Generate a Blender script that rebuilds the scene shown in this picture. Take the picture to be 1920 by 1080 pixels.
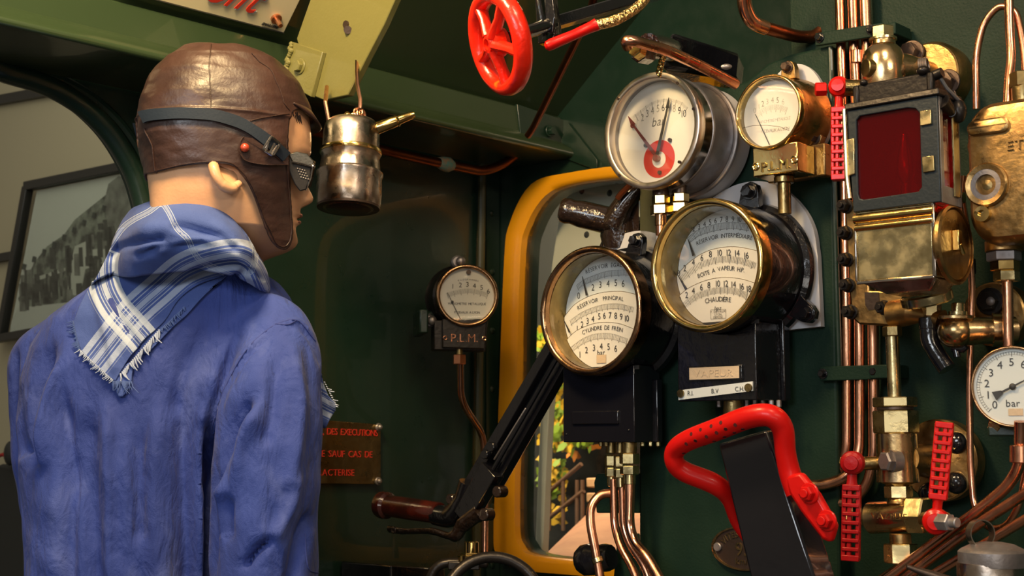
import bpy, bmesh, math, random
from mathutils import Vector, Matrix, noise
from mathutils.bvhtree import BVHTree
for o in list(bpy.data.objects): bpy.data.objects.remove(o)
random.seed(7)
S = bpy.context.scene; COL = S.collection
FP = 2667.0
PITCH = math.atan(289/FP)
CAM = Vector((0, 0, 1.27))
# ---------------------------------------------------------------- camera
cd = bpy.data.cameras.new('camera'); cam = bpy.data.objects.new('camera', cd); COL.objects.link(cam)
cd.sensor_width = 36; cd.lens = 36*FP/1920; cam.location = CAM
cam.rotation_euler = (math.pi/2+PITCH, 0, 0); S.camera = cam
cd.dof.use_dof = True; cd.dof.focus_distance = 1.88; cd.dof.aperture_fstop = 13.0
cd.clip_start = .05
# ---------------------------------------------------------------- world and lights
S.view_settings.view_transform = 'Standard'; S.view_settings.look = 'None'
S.view_settings.gamma = 1; S.view_settings.use_curve_mapping = False
S.view_settings.exposure = 0.0
w = bpy.data.worlds.new('world'); S.world = w; w.use_nodes = True
nt = w.node_tree; bg = nt.nodes['Background']
tc = nt.nodes.new('ShaderNodeTexCoord'); sp = nt.nodes.new('ShaderNodeSeparateXYZ')
cr = nt.nodes.new('ShaderNodeValToRGB'); mr = nt.nodes.new('ShaderNodeMapRange')
nt.links.new(tc.outputs['Generated'], sp.inputs[0]); nt.links.new(sp.outputs['Z'], mr.inputs['Value'])
mr.inputs['From Min'].default_value = -1; mr.inputs['From Max'].default_value = 1
nt.links.new(mr.outputs[0], cr.inputs[0]); nt.links.new(cr.outputs[0], bg.inputs[0])
cr.color_ramp.elements[0].color = (.10, .08, .06, 1); cr.color_ramp.elements[1].color = (.55, .46, .34, 1)
bg.inputs[1].default_value = .45

def light(name, loc, target, size, power, color, sy=None, spot=None):
    if spot:
        ld = bpy.data.lights.new(name, 'SPOT'); ld.spot_size = math.radians(spot); ld.spot_blend = .5; ld.shadow_soft_size = size
    else:
        ld = bpy.data.lights.new(name, 'AREA'); ld.shape = 'RECTANGLE'; ld.size = size; ld.size_y = sy or size
    ld.energy = power; ld.color = color
    lo = bpy.data.objects.new(name, ld); COL.objects.link(lo); lo.location = loc
    lo.rotation_euler = (Vector(target)-Vector(loc)).to_track_quat('-Z', 'Y').to_euler()
    return lo
light('hall_key_light', (-1.6, -1.6, 2.3), (.1, 1.9, 1.3), 1.5, 46, (.88, .94, 1.0), .9)  # added soft key light behind the camera; no window there
light('hall_lamp_warm', (-.42, 1.22, 2.38), (-.25, 1.95, 1.6), .26, 17, (1, .66, .34))
light('hall_lamp_back', (.35, .35, 2.9), (.45, 1.8, 1.5), .35, 16, (1, .74, .46))
light('reflection_strip_light', (1.4, -1.0, 2.6), (.3, 1.9, 1.3), 1.2, 16, (1, .84, .64), .2)  # added strip behind the camera so the metals have something to reflect
light('hall_low_light', (.1, -1.8, 1.0), (.1, 2, 1.3), 1.6, 9, (1, .93, .84), .5)
light('yard_light', (-1.5, 3.3, 2.7), (-1.5, 4.4, 1.5), 1.6, 11, (1, .96, .8))
light('leaf_fill_light', (-.1, 3.75, 2.3), (.2, 4.4, 1.3), .7, 60, (1, .82, .55))  # added light outside, brightens the leaves
light('roof_fill_light', (-.38, 1.3, 2.22), (-.62, 2.1, 1.98), .18, 10, (1, .76, .36))  # added fill brightening the sign and roof sheet; no lamp hangs there

# ---------------------------------------------------------------- pixel geometry
cp, sp_ = math.cos(PITCH), math.sin(PITCH)
def ray(px, py):
    a = (px-960)/FP; b = (540-py)/FP
    return Vector((a, cp - b*sp_, sp_ + b*cp))
def at(px, py, d): return CAM + ray(px, py)*d
def proj(v):
    q = v-CAM; d = q.y*cp + q.z*sp_
    return 960+FP*q.x/d, 540-FP*(-q.y*sp_+q.z*cp)/d, d
A = math.radians(42)
NB = Vector((-math.sin(A), -math.cos(A), 0)); NS = Vector((math.cos(A), -math.sin(A), 0))
Q0 = at(1330, 497, 1.88) - NB*.125
K = Vector((-.027, 2.9, 0))
BASE = {'B': (Q0, NB, -A), 'W': (K, NB, -A), 'S': (K, NS, math.pi/2-A)}
def hit(b, px, py, off=0):
    q, n, _ = BASE[b]; d = ray(px, py)
    return CAM + d*((q+n*off-CAM).dot(n)/d.dot(n))

def props(o, label=None, cat=None, group=None, kind=None):
    if label: o['label'] = label
    if cat: o['category'] = cat
    if group: o['group'] = group
    if kind: o['kind'] = kind
    return o

class Fr:
    """a thing's frame: x right along its wall, y into the wall, z up"""
    def __init__(s, name, label, cat, px, py, off, b='B', rz=None, group=None, kind=None, empty=True):
        s.b = b; s.off = off; s.p = hit(b, px, py, off); s.rz = BASE[b][2] if rz is None else rz
        s.n = Vector((-math.sin(s.rz), math.cos(s.rz), 0)); s.R = Matrix.Rotation(-s.rz, 3, 'Z')
        s.e = None
        if empty:
            e = bpy.data.objects.new(name, None); COL.objects.link(e); e.location = s.p; e.rotation_euler = (0, 0, s.rz)
            e.empty_display_size = .03; props(e, label, cat, group, kind); s.e = e
    def pt(s, px, py, off=None):
        y = 0 if off is None else s.off-off
        d = ray(px, py); W = CAM + d*((s.p+s.n*y-CAM).dot(s.n)/d.dot(s.n))
        return s.R @ (W-s.p)
    def sc(s, px, py, off=None):   # metres per pixel there
        y = 0 if off is None else s.off-off
        d = ray(px, py); return ((s.p+s.n*y-CAM).dot(s.n)/d.dot(s.n))/FP
    def part(s, name, m, mat, parent=None, **k): return m.done(name, mat, parent or s.e, **k)

# ---------------------------------------------------------------- mesh builder
GL = {}
def glyph(ch, ext=0):
    if (ch, ext) in GL: return GL[(ch, ext)]
    c = bpy.data.curves.new('glyph', 'FONT'); c.body = ch; c.size = 1; c.extrude = ext; c.resolution_u = 3
    o = bpy.data.objects.new('glyph', c); COL.objects.link(o)
    dg = bpy.context.evaluated_depsgraph_get(); dg.update(); me = o.evaluated_get(dg).to_mesh()
    v = [tuple(q.co) for q in me.vertices]; f = [tuple(p.vertices) for p in me.polygons]
    o.evaluated_get(dg).to_mesh_clear(); bpy.data.objects.remove(o); bpy.data.curves.remove(c)
    xs = [q[0] for q in v] or [0, .3]
    GL[(ch, ext)] = (v, f, min(xs), max(xs)); return GL[(ch, ext)]

def basis(d):
    d = d.normalized(); u = d.orthogonal().normalized(); return u, d.cross(u)
def crom(pts, n=8, closed=False):
    P = [Vector(p) for p in pts]; out = []; m = len(P)
    rng = range(m) if closed else range(m-1)
    for i in rng:
        a = P[(i-1) % m] if closed or i else P[0]*2-P[1]
        b = P[i]; c = P[(i+1) % m]; d = P[(i+2) % m] if closed or i+2 < m else P[-1]*2-P[-2]
        for k in range(n):
            t = k/n; out.append(.5*((2*b)+(c-a)*t+(2*a-5*b+4*c-d)*t*t+(3*b-a-3*c+d)*t**3))
    if not closed: out.append(P[-1])
    return out
class MB:
    def __init__(s): s.b = bmesh.new()
    def vf(s, V, Fc):
        vs = [s.b.verts.new(v) for v in V]
        for f in Fc:
            try: s.b.faces.new([vs[i] for i in f])
            except ValueError: pass
        return s
    def lathe(s, c, d, prof, n=32, squash=None):
        c = Vector(c); d = Vector(d).normalized(); u, v = basis(d); V = []; Fc = []; m = len(prof)
        if n == 6: u, v = (u*math.cos(.3)+v*math.sin(.3)), (v*math.cos(.3)-u*math.sin(.3))
        for k in range(n):
            a = 2*math.pi*k/n; e = u*math.cos(a)+v*math.sin(a)
            for r, t in prof: V.append(c+d*t+e*r)
        for k in range(n):
            for j in range(m-1):
                a = k*m+j; b = ((k+1) % n)*m+j; Fc.append((a, b, b+1, a+1))
        if prof[0][0] > 1e-6: Fc.append(tuple(k*m for k in reversed(range(n))))
        if prof[-1][0] > 1e-6: Fc.append(tuple(k*m+m-1 for k in range(n)))
        return s.vf(V, Fc)
    def ring(s, c, d, prof, n=48):   # closed profile swept round
        c = Vector(c); d = Vector(d).normalized(); u, v = basis(d); V = []; Fc = []; m = len(prof)
        for k in range(n):
            a = 2*math.pi*k/n; e = u*math.cos(a)+v*math.sin(a)
            for r, t in prof: V.append(c+d*t+e*r)
        for k in range(n):
            for j in range(m):
                a = k*m+j; b = ((k+1) % n)*m+j; j2 = (j+1) % m
                Fc.append((a, b, ((k+1) % n)*m+j2, k*m+j2))
        return s.vf(V, Fc)
    def cyl(s, p0, p1, r0, r1=None, n=20, ch=0):
        p0 = Vector(p0); p1 = Vector(p1); L = (p1-p0).length; r1 = r0 if r1 is None else r1
        if ch: return s.lathe(p0, p1-p0, [(r0-ch, 0), (r0, ch), (r1, L-ch), (r1-ch, L)], n)
        return s.lathe(p0, p1-p0, [(r0, 0), (r1, L)], n)
    def hexa(s, p0, p1, r, ch=.0012): return s.cyl(p0, p1, r, n=6, ch=ch)
    def ball(s, c, r, n=16, sq=(1, 1, 1)):
        c = Vector(c); m = bmesh.ops.create_uvsphere(s.b, u_segments=n, v_segments=n//2+2, radius=r, matrix=Matrix.Translation(c) @ Matrix.Diagonal((*sq, 1)))
        return s
    def torus(s, c, d, R, r, n=40, k=12):
        return s.ring(c, d, [(R+r*math.cos(2*math.pi*j/k), r*math.sin(2*math.pi*j/k)) for j in range(k)], n)
    def tube(s, pts, r, k=12, closed=False, cap=True, flat=1.0):
        P = [Vector(p) for p in pts]; m = len(P); V = []; Fc = []
        T = []
        for i in range(m):
            a = P[i-1] if (i or closed) else P[0]; b = P[(i+1) % m] if (i < m-1 or closed) else P[-1]
            T.append((b-a).normalized())
        u, v = basis(T[0])
        for i in range(m):
            u = (u-T[i]*u.dot(T[i])).normalized(); v = T[i].cross(u)
            rr = r[i] if isinstance(r, (list, tuple)) else r
            for j in range(k):
                a = 2*math.pi*j/k; V.append(P[i]+(u*math.cos(a)+v*math.sin(a)*flat)*rr)
        for i in range(m if closed else m-1):
            i2 = (i+1) % m
            for j in range(k): Fc.append((i*k+j, i*k+(j+1) % k, i2*k+(j+1) % k, i2*k+j))
        if cap and not closed: Fc += [tuple(reversed(range(k))), tuple((m-1)*k+j for j in range(k))]
        return s.vf(V, Fc)
    def box(s, c, h, R=None):
        c = Vector(c); R = R or Matrix.Identity(3)
        V = [c+R @ Vector((h[0]*x, h[1]*y, h[2]*z)) for x in (-1, 1) for y in (-1, 1) for z in (-1, 1)]
        return s.vf(V, [(0, 1, 3, 2), (4, 6, 7, 5), (0, 4, 5, 1), (2, 3, 7, 6), (0, 2, 6, 4), (1, 5, 7, 3)])
    def hull(s, A_, B_):   # prism between two equal loops
        n = len(A_); V = [Vector(p) for p in list(A_)+list(B_)]
        return s.vf(V, [tuple(range(n)), tuple(reversed(range(n, 2*n)))]+[(i, n+i, n+(i+1) % n, (i+1) % n) for i in range(n)])
    def prism(s, poly, y0, y1): return s.hull([(x, y0, z) for x, z in poly], [(x, y1, z) for x, z in poly])
    def text(s, t, p, size, ext=0, rot=0, gap=.1, shear=0, sx=1, center=True):
        p = Vector(p); tot = 0; pos = []
        for ch in t:
            if ch == ' ': tot += .38; pos.append(None); continue
            g = glyph(ch, ext/size if ext else 0); pos.append(tot-g[2]); tot += g[3]-g[2]+gap
        c, sn = math.cos(rot), math.sin(rot); o = tot/2 if center else 0
        for ch, q in zip(t, pos):
            if q is None: continue
            g = glyph(ch, ext/size if ext else 0); V = []
            for x, y, z in g[0]:
                X = (x+q-o+shear*y)*size*sx; Z = (y-(.35 if center else 0))*size
                V.append(p+Vector((X*c-Z*sn, -z*size, X*sn+Z*c)))
            s.vf(V, g[1])
        return s
    def curvetext(s, t, pts, size, sx=1, ext=0):  # text spread along a path of (x,y,z)
        P = crom(pts, 12); L = [0]
        for a, b in zip(P, P[1:]): L.append(L[-1]+(b-a).length)
        ws = [(.4 if ch == ' ' else glyph(ch)[3]-glyph(ch)[2])*size*sx for ch in t]
        gap = (L[-1]-sum(ws))/max(1, len(t)-1); x = 0
        for ch, w_ in zip(t, ws):
            m = x+w_/2; x += w_+gap
            if ch == ' ': continue
            q, tg = along(P, L, m)
            s.text(ch, q, size, ext, math.atan2(tg.z, tg.x), sx=sx)
        return s
    def ticks(s, pts, h, n, w_, major=1, mh=None, closed=False):
        for sg in ((1, -1) if mh and mh > .0044 and n in (38, 46, 40) else ()): s.line([q+Vector((0, 0, h*sg)) for q in crom(pts, 6)], w_*.7)
        P = crom(pts, 12); L = [0]
        for a, b in zip(P, P[1:]): L.append(L[-1]+(b-a).length)
        for i in range(n+1):
            q, t = along(P, L, L[-1]*i/n); nn = Vector((-t.z, 0, t.x)); hh = (mh or h) if i % major == 0 else h
            a = q+nn*h; b = q-nn*h-nn*2*(hh-h); ww = w_*(1.5 if i % major == 0 else 1)
            s.vf([a-t*ww, a+t*ww, b+t*ww, b-t*ww], [(0, 1, 2, 3)])
        return s
    def line(s, pts, w_):
        P = [Vector(p) for p in pts]
        for a, b in zip(P, P[1:]):
            t = (b-a).normalized(); nn = Vector((-t.z, 0, t.x))*w_; s.vf([a+nn, b+nn, b-nn, a-nn], [(0, 1, 2, 3)])
        return s
    def done(s, name, mat, parent=None, bevel=0, ang=35, sub=0, solid=0, keep=False, **pk):
        b = s.b; 
        if not keep: bmesh.ops.recalc_face_normals(b, faces=b.faces)
        b.normal_update()
        for f in b.faces: f.smooth = True
        lim = math.radians(ang)
        for e in b.edges:
            if len(e.link_faces) == 2 and e.calc_face_angle(0) > lim: e.smooth = False
        me = bpy.data.meshes.new(name); b.to_mesh(me); b.free()
        o = bpy.data.objects.new(name, me); COL.objects.link(o); me.materials.append(M[mat])
        if parent: o.parent = parent
        if solid: q = o.modifiers.new('solid', 'SOLIDIFY'); q.thickness = solid; q.offset = -1
        if bevel:
            q = o.modifiers.new('bevel', 'BEVEL'); q.width = bevel; q.segments = 2; q.limit_method = 'ANGLE'; q.angle_limit = math.radians(50)
            q.harden_normals = False
        if sub: q = o.modifiers.new('sub', 'SUBSURF'); q.levels = q.render_levels = sub
        props(o, **pk)
        return o
def along(P, L, x):
    x = max(0, min(L[-1], x))
    for i in range(len(P)-1):
        if x <= L[i+1] or i == len(P)-2:
            t = (x-L[i])/max(1e-9, L[i+1]-L[i]); return P[i].lerp(P[i+1], t), (P[i+1]-P[i]).normalized()
def fillet(pts, r, n=7):
    P = [Vector(p) for p in pts]; out = [P[0]]
    for a, b, c in zip(P, P[1:], P[2:]):
        l = min(r, (a-b).length*.48, (c-b).length*.48); p = b+(a-b).normalized()*l; q = b+(c-b).normalized()*l
        for k in range(n+1):
            t = k/n; out.append(p*(1-t)**2+b*2*t*(1-t)+q*t*t)
    return out+[P[-1]]

# ---------------------------------------------------------------- materials
M = {}
def mat(name, col, rough=.5, metal=0, bump=0, bs=80, var=0, vs=12, col2=None, coat=0, spec=.5, bump2=0, bs2=600, stretch=None, rvar=0, thr=(.35, .65)):
    m = bpy.data.materials.new(name); m.use_nodes = True; n = m.node_tree.nodes; l = m.node_tree.links
    b = n['Principled BSDF']; b.inputs['Base Color'].default_value = (*col, 1); b.inputs['Roughness'].default_value = rough
    b.inputs['Metallic'].default_value = metal; b.inputs['Coat Weight'].default_value = coat; b.inputs['Specular IOR Level'].default_value = spec
    tc = n.new('ShaderNodeTexCoord'); mp = n.new('ShaderNodeMapping'); l.new(tc.outputs['Object'], mp.inputs[0])
    if stretch: mp.inputs['Scale'].default_value = stretch
    def nz(sc, det=4):
        q = n.new('ShaderNodeTexNoise'); q.inputs['Scale'].default_value = sc; q.inputs['Detail'].default_value = det; l.new(mp.outputs[0], q.inputs[0]); return q
    if col2:
        q = nz(vs, 6); r = n.new('ShaderNodeValToRGB'); l.new(q.outputs[0], r.inputs[0])
        r.color_ramp.elements[0].position = thr[0]; r.color_ramp.elements[1].position = thr[1]
        r.color_ramp.elements[0].color = (*col, 1); r.color_ramp.elements[1].color = (*col2, 1); l.new(r.outputs[0], b.inputs['Base Color'])
    if rvar:
        q = nz(vs*1.7, 5); r = n.new('ShaderNodeMapRange'); l.new(q.outputs[0], r.inputs[0]); r.inputs[1].default_value = .35; r.inputs[2].default_value = .65
        r.inputs[3].default_value = max(0, rough-rvar); r.inputs[4].default_value = rough+rvar; l.new(r.outputs[0], b.inputs['Roughness'])
    prev = None
    for bb, ss in ((bump, bs), (bump2, bs2)):
        if bb:
            q = nz(ss, 3); u = n.new('ShaderNodeBump'); u.inputs['Strength'].default_value = 1; u.inputs['Distance'].default_value = bb
            l.new(q.outputs[0], u.inputs['Height'])
            if prev: l.new(prev.outputs[0], u.inputs['Normal'])
            prev = u
    if prev: l.new(prev.outputs[0], b.inputs['Normal'])
    M[name] = m; return m
mat('green', (.0085, .024, .0155), .33, bump=.0006, bs=45, coat=.3, bump2=.00012, bs2=500, rvar=.06)
mat('panel_green', (.0075, .022, .0145), .5, bump=.0005, bs=60, coat=0, spec=.14, col2=(.011, .028, .018), bump2=.0004, bs2=300)
mat('beam_green', (.027, .046, .021), .28, bump=.0004, bs=30, coat=.4)
mat('olive', (.155, .145, .045), .33, bump=.0006, bs=40, coat=.3, bump2=.0002, bs2=260)
mat('olive_dark', (.045, .045, .018), .45, bump=.001, bs=50)
mat('black', (.006, .006, .008), .16, bump=.0012, bs=55, coat=.6, bump2=.0003, bs2=260)
mat('black_smooth', (.007, .007, .010), .14, bump=.0004, bs=35, coat=.5)
mat('black_brown', (.018, .010, .007), .14, bump=.003, bs=110, coat=.8)
mat('black_iron', (.022, .018, .016), .34, metal=.5, bump=.0005, bs=150)
mat('red', (.56, .006, .004), .34, bump=.0005, bs=60, coat=.1, spec=.25)
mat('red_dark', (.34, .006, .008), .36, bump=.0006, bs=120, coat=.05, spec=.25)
mat('red_wheel', (.80, .018, .004), .28, bump=.0012, bs=70, coat=.2, col2=(.80, .16, .01), vs=14, thr=(.66, .70))
mat('brass', (.72, .50, .18), .17, 1, bump=.0001, bs=200, rvar=.06, vs=20)
mat('brass_pale', (.66, .54, .28), .26, 1, bump=.00015, bs=160, rvar=.1, vs=30, col2=(.40, .30, .12), thr=(.5, .8))
mat('brass_dull', (.40, .30, .13), .34, 1, bump=.0005, bs=150, col2=(.22, .16, .07), vs=18, rvar=.1)
mat('brass_cast', (.54, .34, .13), .35, 1, bump=.0005, bs=130, col2=(.30, .18, .07), vs=26, rvar=.1)
mat('bronze', (.42, .24, .12), .22, 1, bump=.0002, bs=150, rvar=.08, vs=30)
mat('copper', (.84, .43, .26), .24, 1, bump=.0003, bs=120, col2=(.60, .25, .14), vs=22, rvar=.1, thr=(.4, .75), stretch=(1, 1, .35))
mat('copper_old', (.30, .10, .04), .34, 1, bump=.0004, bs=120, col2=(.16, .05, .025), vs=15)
mat('verdigris', (.12, .28, .22), .7, bump=.001, bs=200, col2=(.35, .2, .1), vs=120)
mat('chrome', (.55, .50, .45), .16, 1, rvar=.05, vs=30)
mat('steel', (.40, .38, .38), .42, .75, bump=.0003, bs=200, col2=(.22, .19, .18), vs=16, rvar=.1)
mat('tin', (.56, .50, .44), .30, 1, bump=.0006, bs=60, col2=(.30, .22, .16), vs=22, rvar=.1)
mat('tin_dark', (.10, .07, .055), .35, .8, bump=.0006, bs=90)
mat('white_dial', (.72, .70, .62), .5)
mat('cool_dial', (.66, .71, .70), .5)
mat('ink', (.03, .028, .026), .5)
mat('dial_red', (.55, .035, .02), .4)
mat('needle_red', (.16, .03, .025), .4)
mat('plate_grey', (.50, .50, .52), .5, bump=.0003, bs=60)
mat('label_white', (.66, .70, .70), .35)
mat('tan', (.62, .48, .32), .6, bump=.0006, bs=250)
mat('yellow', (.72, .31, .005), .35, bump=.0004, bs=60, coat=.2)
mat('cream', (.42, .38, .25), .6, bump=.0004, bs=20)
mat('pale_post', (.55, .58, .48), .5)
mat('dark_trim', (.025, .025, .022), .4)
mat('enamel', (.80, .70, .46), .25, coat=.4)
mat('grip', (.10, .014, .008), .2, bump=.0006, bs=90, coat=.7, col2=(.035, .008, .006), vs=30)
mat('rubber', (.012, .020, .034), .6, spec=.3, bump=.0002, bs=300)
mat('goggle_black', (.014, .013, .014), .45, spec=.25, bump=.0002, bs=300)
mat('leather', (.026, .0125, .0105), .42, bump=.0013, bs=34, col2=(.050, .025, .020), vs=16, bump2=.00035, bs2=260, rvar=.07)
mat('leather_edge', (.03, .012, .008), .5, bump=.0006, bs=300)
mat('skin', (.70, .40, .22), .36, bump=.0006, bs=40, col2=(.62, .33, .18), vs=14, coat=.1, bump2=.0002, bs2=300)
mat('lip', (.46, .20, .13), .45)
mat('hair', (.02, .012, .010), .6)
mat('trouser', (.02, .025, .05), .8)
mat('boot', (.015, .012, .01), .4)
mat('floor', (.05, .045, .04), .6, bump=.0006, bs=30)
mat('path', (.42, .22, .12), .8, bump=.004, bs=20, col2=(.30, .14, .08), vs=5)
mat('leaf_green', (.16, .26, .015), .6); mat('leaf_yellow', (.55, .34, .015), .6); mat('leaf_orange', (.45, .15, .01), .6)
mat('wood', (.10, .05, .025), .7)
mat('stone', (.50, .30, .15), .8, bump=.003, bs=20)
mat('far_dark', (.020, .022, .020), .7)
def glassmat(name, tint=(1, 1, 1), base=.0, rough=.02):
    m = bpy.data.materials.new(name); m.use_nodes = True; n = m.node_tree.nodes; l = m.node_tree.links; n.remove(n['Principled BSDF'])
    t = n.new('ShaderNodeBsdfTransparent'); t.inputs[0].default_value = (*tint, 1); g = n.new('ShaderNodeBsdfGlossy'); g.inputs['Roughness'].default_value = rough
    lw = n.new('ShaderNodeLayerWeight'); lw.inputs[0].default_value = .5; pw = n.new('ShaderNodeMath'); pw.operation = 'POWER'; pw.inputs[1].default_value = 5; l.new(lw.outputs['Facing'], pw.inputs[0])
    f = n.new('ShaderNodeMath'); f.operation = 'MULTIPLY_ADD'; f.inputs[1].default_value = .94; f.inputs[2].default_value = .045; l.new(pw.outputs[0], f.inputs[0]); x = n.new('ShaderNodeMixShader')
    l.new(f.outputs[0], x.inputs[0]); l.new(t.outputs[0], x.inputs[1]); l.new(g.outputs[0], x.inputs[2]); l.new(x.outputs[0], n['Material Output'].inputs[0]); M[name] = m
glassmat('glass'); glassmat('red_glass', (.8, .015, .03), rough=.05)
n = M['red_glass'].node_tree.nodes; l = M['red_glass'].node_tree.links; x = n.new('ShaderNodeMixShader'); x.inputs[0].default_value = .42; t = n.new('ShaderNodeBsdfTranslucent'); t.inputs[0].default_value = (.5, .002, .008, 1)
d_ = n.new('ShaderNodeBsdfDiffuse'); d_.inputs[0].default_value = (.16, .002, .005, 1); x2 = n.new('ShaderNodeMixShader'); x2.inputs[0].default_value = .5; l.new(t.outputs[0], x2.inputs[1]); l.new(d_.outputs[0], x2.inputs[2])
ms = [q for q in n if q.type == 'MIX_SHADER' and q.outputs[0].is_linked and q not in (x, x2)][0]; tr_ = [q for q in n if q.type == 'BSDF_TRANSPARENT'][0]
l.new(tr_.outputs[0], x.inputs[1]); l.new(x2.outputs[0], x.inputs[2]); l.new(x.outputs[0], ms.inputs[1])
mat('photo_sky', (.50, .56, .47), .6); mat('photo_dark', (.05, .06, .045), .7, col2=(.20, .24, .18), vs=26, thr=(.4, .6)); mat('photo_mid', (.20, .23, .18), .7, col2=(.09, .10, .08), vs=20)
mat('photo_light', (.42, .47, .38), .7); mat('photo_ground', (.44, .49, .41), .7)
mat('steel_dark', (.022, .030, .035), .36, .3, bump=.0003, bs=200); mat('hole_shade_red', (.06, .002, .002), .6)
mat('brass_knurl', (.70, .48, .20), .22, 1, bump=.004, bs=240)
mat('hair_brown', (.10, .035, .02), .6); mat('button_red', (.38, .05, .02), .3, coat=.5); mat('gunmetal', (.07, .07, .065), .34, .7, bump=.0004, bs=200)
glassmat('red_glass_dark', (.12, .12, .12))
mat('photo_deep', (.045, .055, .042), .7)
mat('satin', (.66, .57, .48), .34, 1, rvar=.06, vs=40)
mat('valve_brass', (.70, .50, .27), .24, 1, bump=.0003, bs=110, col2=(.46, .30, .13), vs=24, rvar=.07)
# ================================================================ the setting
def struct(f, name, m, mt, label=None, **k):
    o = m.done(name, mt, None, kind='structure', **k); o.location = f.p; o.rotation_euler = (0, 0, f.rz); return o
def loc_prism(f, pix, o0, o1):
    return MB().hull([f.pt(x, y, o0) for x, y in pix], [f.pt(x, y, o0)+Vector((0, o0-o1, 0)) for x, y in pix])
fS = Fr('', '', '', 935, 829, 0, 'S', empty=False)
fW = Fr('', '', '', 935, 829, 0, 'W', empty=False)
fB = Fr('', '', '', 1400, 829, 0, 'B', empty=False)
mb = MB(); mb.vf([(-3, -3, 0), (4, -3, 0), (4, 7, 0), (-3, 7, 0), (-3, -3, -.05), (4, -3, -.05), (4, 7, -.05), (-3, 7, -.05)],
                 [(0, 1, 2, 3), (4, 5, 6, 7), (0, 1, 5, 4), (1, 2, 6, 5), (2, 3, 7, 6), (3, 0, 4, 7)])
o = mb.done('floor', 'floor', kind='structure')
# side wall with the arched cut-out
def crom2(pts, n=8, closed=False): return [(v.x, v.y) for v in crom([(a, b, 0) for a, b in pts], n, closed)]
arch = crom2([(-260, 60), (-60, 105), (0, 133), (62, 152), (110, 172), (160, 205), (205, 250), (240, 305), (262, 360), (277, 440), (285, 600), (288, 800), (290, 1050), (290, 1250)], 5)
ap = [fS.pt(x, y) for x, y in arch]
floor_z = -fS.p.z; top_z = 2.9-fS.p.z
poly = [(.03, floor_z), (.03, top_z), (-2.6, top_z)]
poly += [(-2.6, ap[0].z)] + [(p.x, p.z) for p in ap]
poly += [(-2.6, ap[-1].z), (-2.6, floor_z)]
mb = MB(); b = mb.b
for yy, rev in ((0, 0), (.035, 1)):
    vs = [b.verts.new((x, yy, z)) for x, z in poly]; b.faces.new(vs if not rev else vs[::-1])
b.verts.ensure_lookup_table(); n = len(poly)
for i in range(n): b.faces.new([b.verts[i], b.verts[n+i], b.verts[n+(i+1) % n], b.verts[(i+1) % n]])
b.normal_update(); bmesh.ops.triangulate(b, faces=[f for f in b.faces if len(f.verts) > 4])
struct(fS, 'wall_left', mb, 'green')
# rolled edging of the cut-out
m = MB(); pp = [p+Vector((-.002, -.004, 0)) for p in ap]
m.tube(pp, .017, 12); m.tube([p+Vector((.022, .0, .012)) for p in pp], .010, 10)
struct(fS, 'trim_1', m, 'green')
# front wall with window hole
def loop(pts, n=5): return crom2(pts, n, True)
win_in = loop([(976, 980), (979, 800), (986, 500), (998, 425), (1035, 368), (1090, 346), (1200, 335), (1290, 345), (1330, 420), (1330, 800), (1325, 1000), (1290, 1062), (1100, 1050), (1010, 1040), (985, 1022)])
win_out = loop([(938, 990), (946, 800), (957, 500), (968, 420), (1008, 348), (1075, 327), (1200, 312), (1310, 322), (1360, 410), (1365, 800), (1360, 1020), (1310, 1095), (1100, 1078), (985, 1066), (945, 1040)])
hole = [fW.pt(x, y) for x, y in win_in]
m = MB(); b = m.b
W0, W1 = -.03, 3.2
inner = [(p.x, p.z) for p in hole]
cx = sum(p[0] for p in inner)/len(inner); cz = sum(p[1] for p in inner)/len(inner)
def edge_pt(x, z):   # push out to the wall's rectangle
    dx, dz = x-cx, z-cz; t = 1e9
    for d, lo, hi, c in ((dx, W0, W1, cx), (dz, floor_z, top_z, cz)):
        if d > 1e-9: t = min(t, (hi-c)/d)
        if d < -1e-9: t = min(t, (lo-c)/d)
    return cx+dx*t, cz+dz*t
import bisect
corner = [(W0, floor_z), (W0, top_z), (W1, top_z), (W1, floor_z)]
ring = sorted([(math.atan2(z-cz, x-cx), (x, z), edge_pt(x, z)) for x, z in inner])
# add corner rays
extra = []
for c in corner:
    a = math.atan2(c[1]-cz, c[0]-cx); 
    k = min(range(len(ring)), key=lambda i: abs(ring[i][0]-a)); ring[k] = (ring[k][0], ring[k][1], c)
for yy in (0, .04):
    n = len(ring); vi = [b.verts.new((r[1][0], yy, r[1][1])) for r in ring]; vo = [b.verts.new((r[2][0], yy, r[2][1])) for r in ring]
    for i in range(n): b.faces.new([vi[i], vi[(i+1) % n], vo[(i+1) % n], vo[i]])
b.verts.ensure_lookup_table(); n = len(ring)
for i in range(n): b.faces.new([b.verts[i], b.verts[(i+1) % n], b.verts[2*n+(i+1) % n], b.verts[2*n+i]])
struct(fW, 'wall_front', m, 'green')
# window: yellow frame + pane
m = MB(); b = m.b; n = len(win_in)
def oi(pix, off): return [fW.pt(x, y) + Vector((0, -off, 0)) for x, y in pix]
rows = [oi(win_in, -.01), oi(win_in, .018), oi([((a[0]*.65+c[0]*.35), (a[1]*.65+c[1]*.35)) for a, c in zip(win_in, win_out)], .024), oi(win_out, .020), oi(win_out, 0)]
V = [v for r in rows for v in r]; Fc = []
for j in range(len(rows)-1):
    for i in range(n): Fc.append((j*n+i, j*n+(i+1) % n, (j+1)*n+(i+1) % n, (j+1)*n+i))
m.vf(V, Fc); win = struct(fW, 'window_1', m, 'yellow', ang=60)
g = MB().hull(oi(win_in, .002), oi(win_in, -.001)); g.done('pane', 'glass', win)
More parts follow.
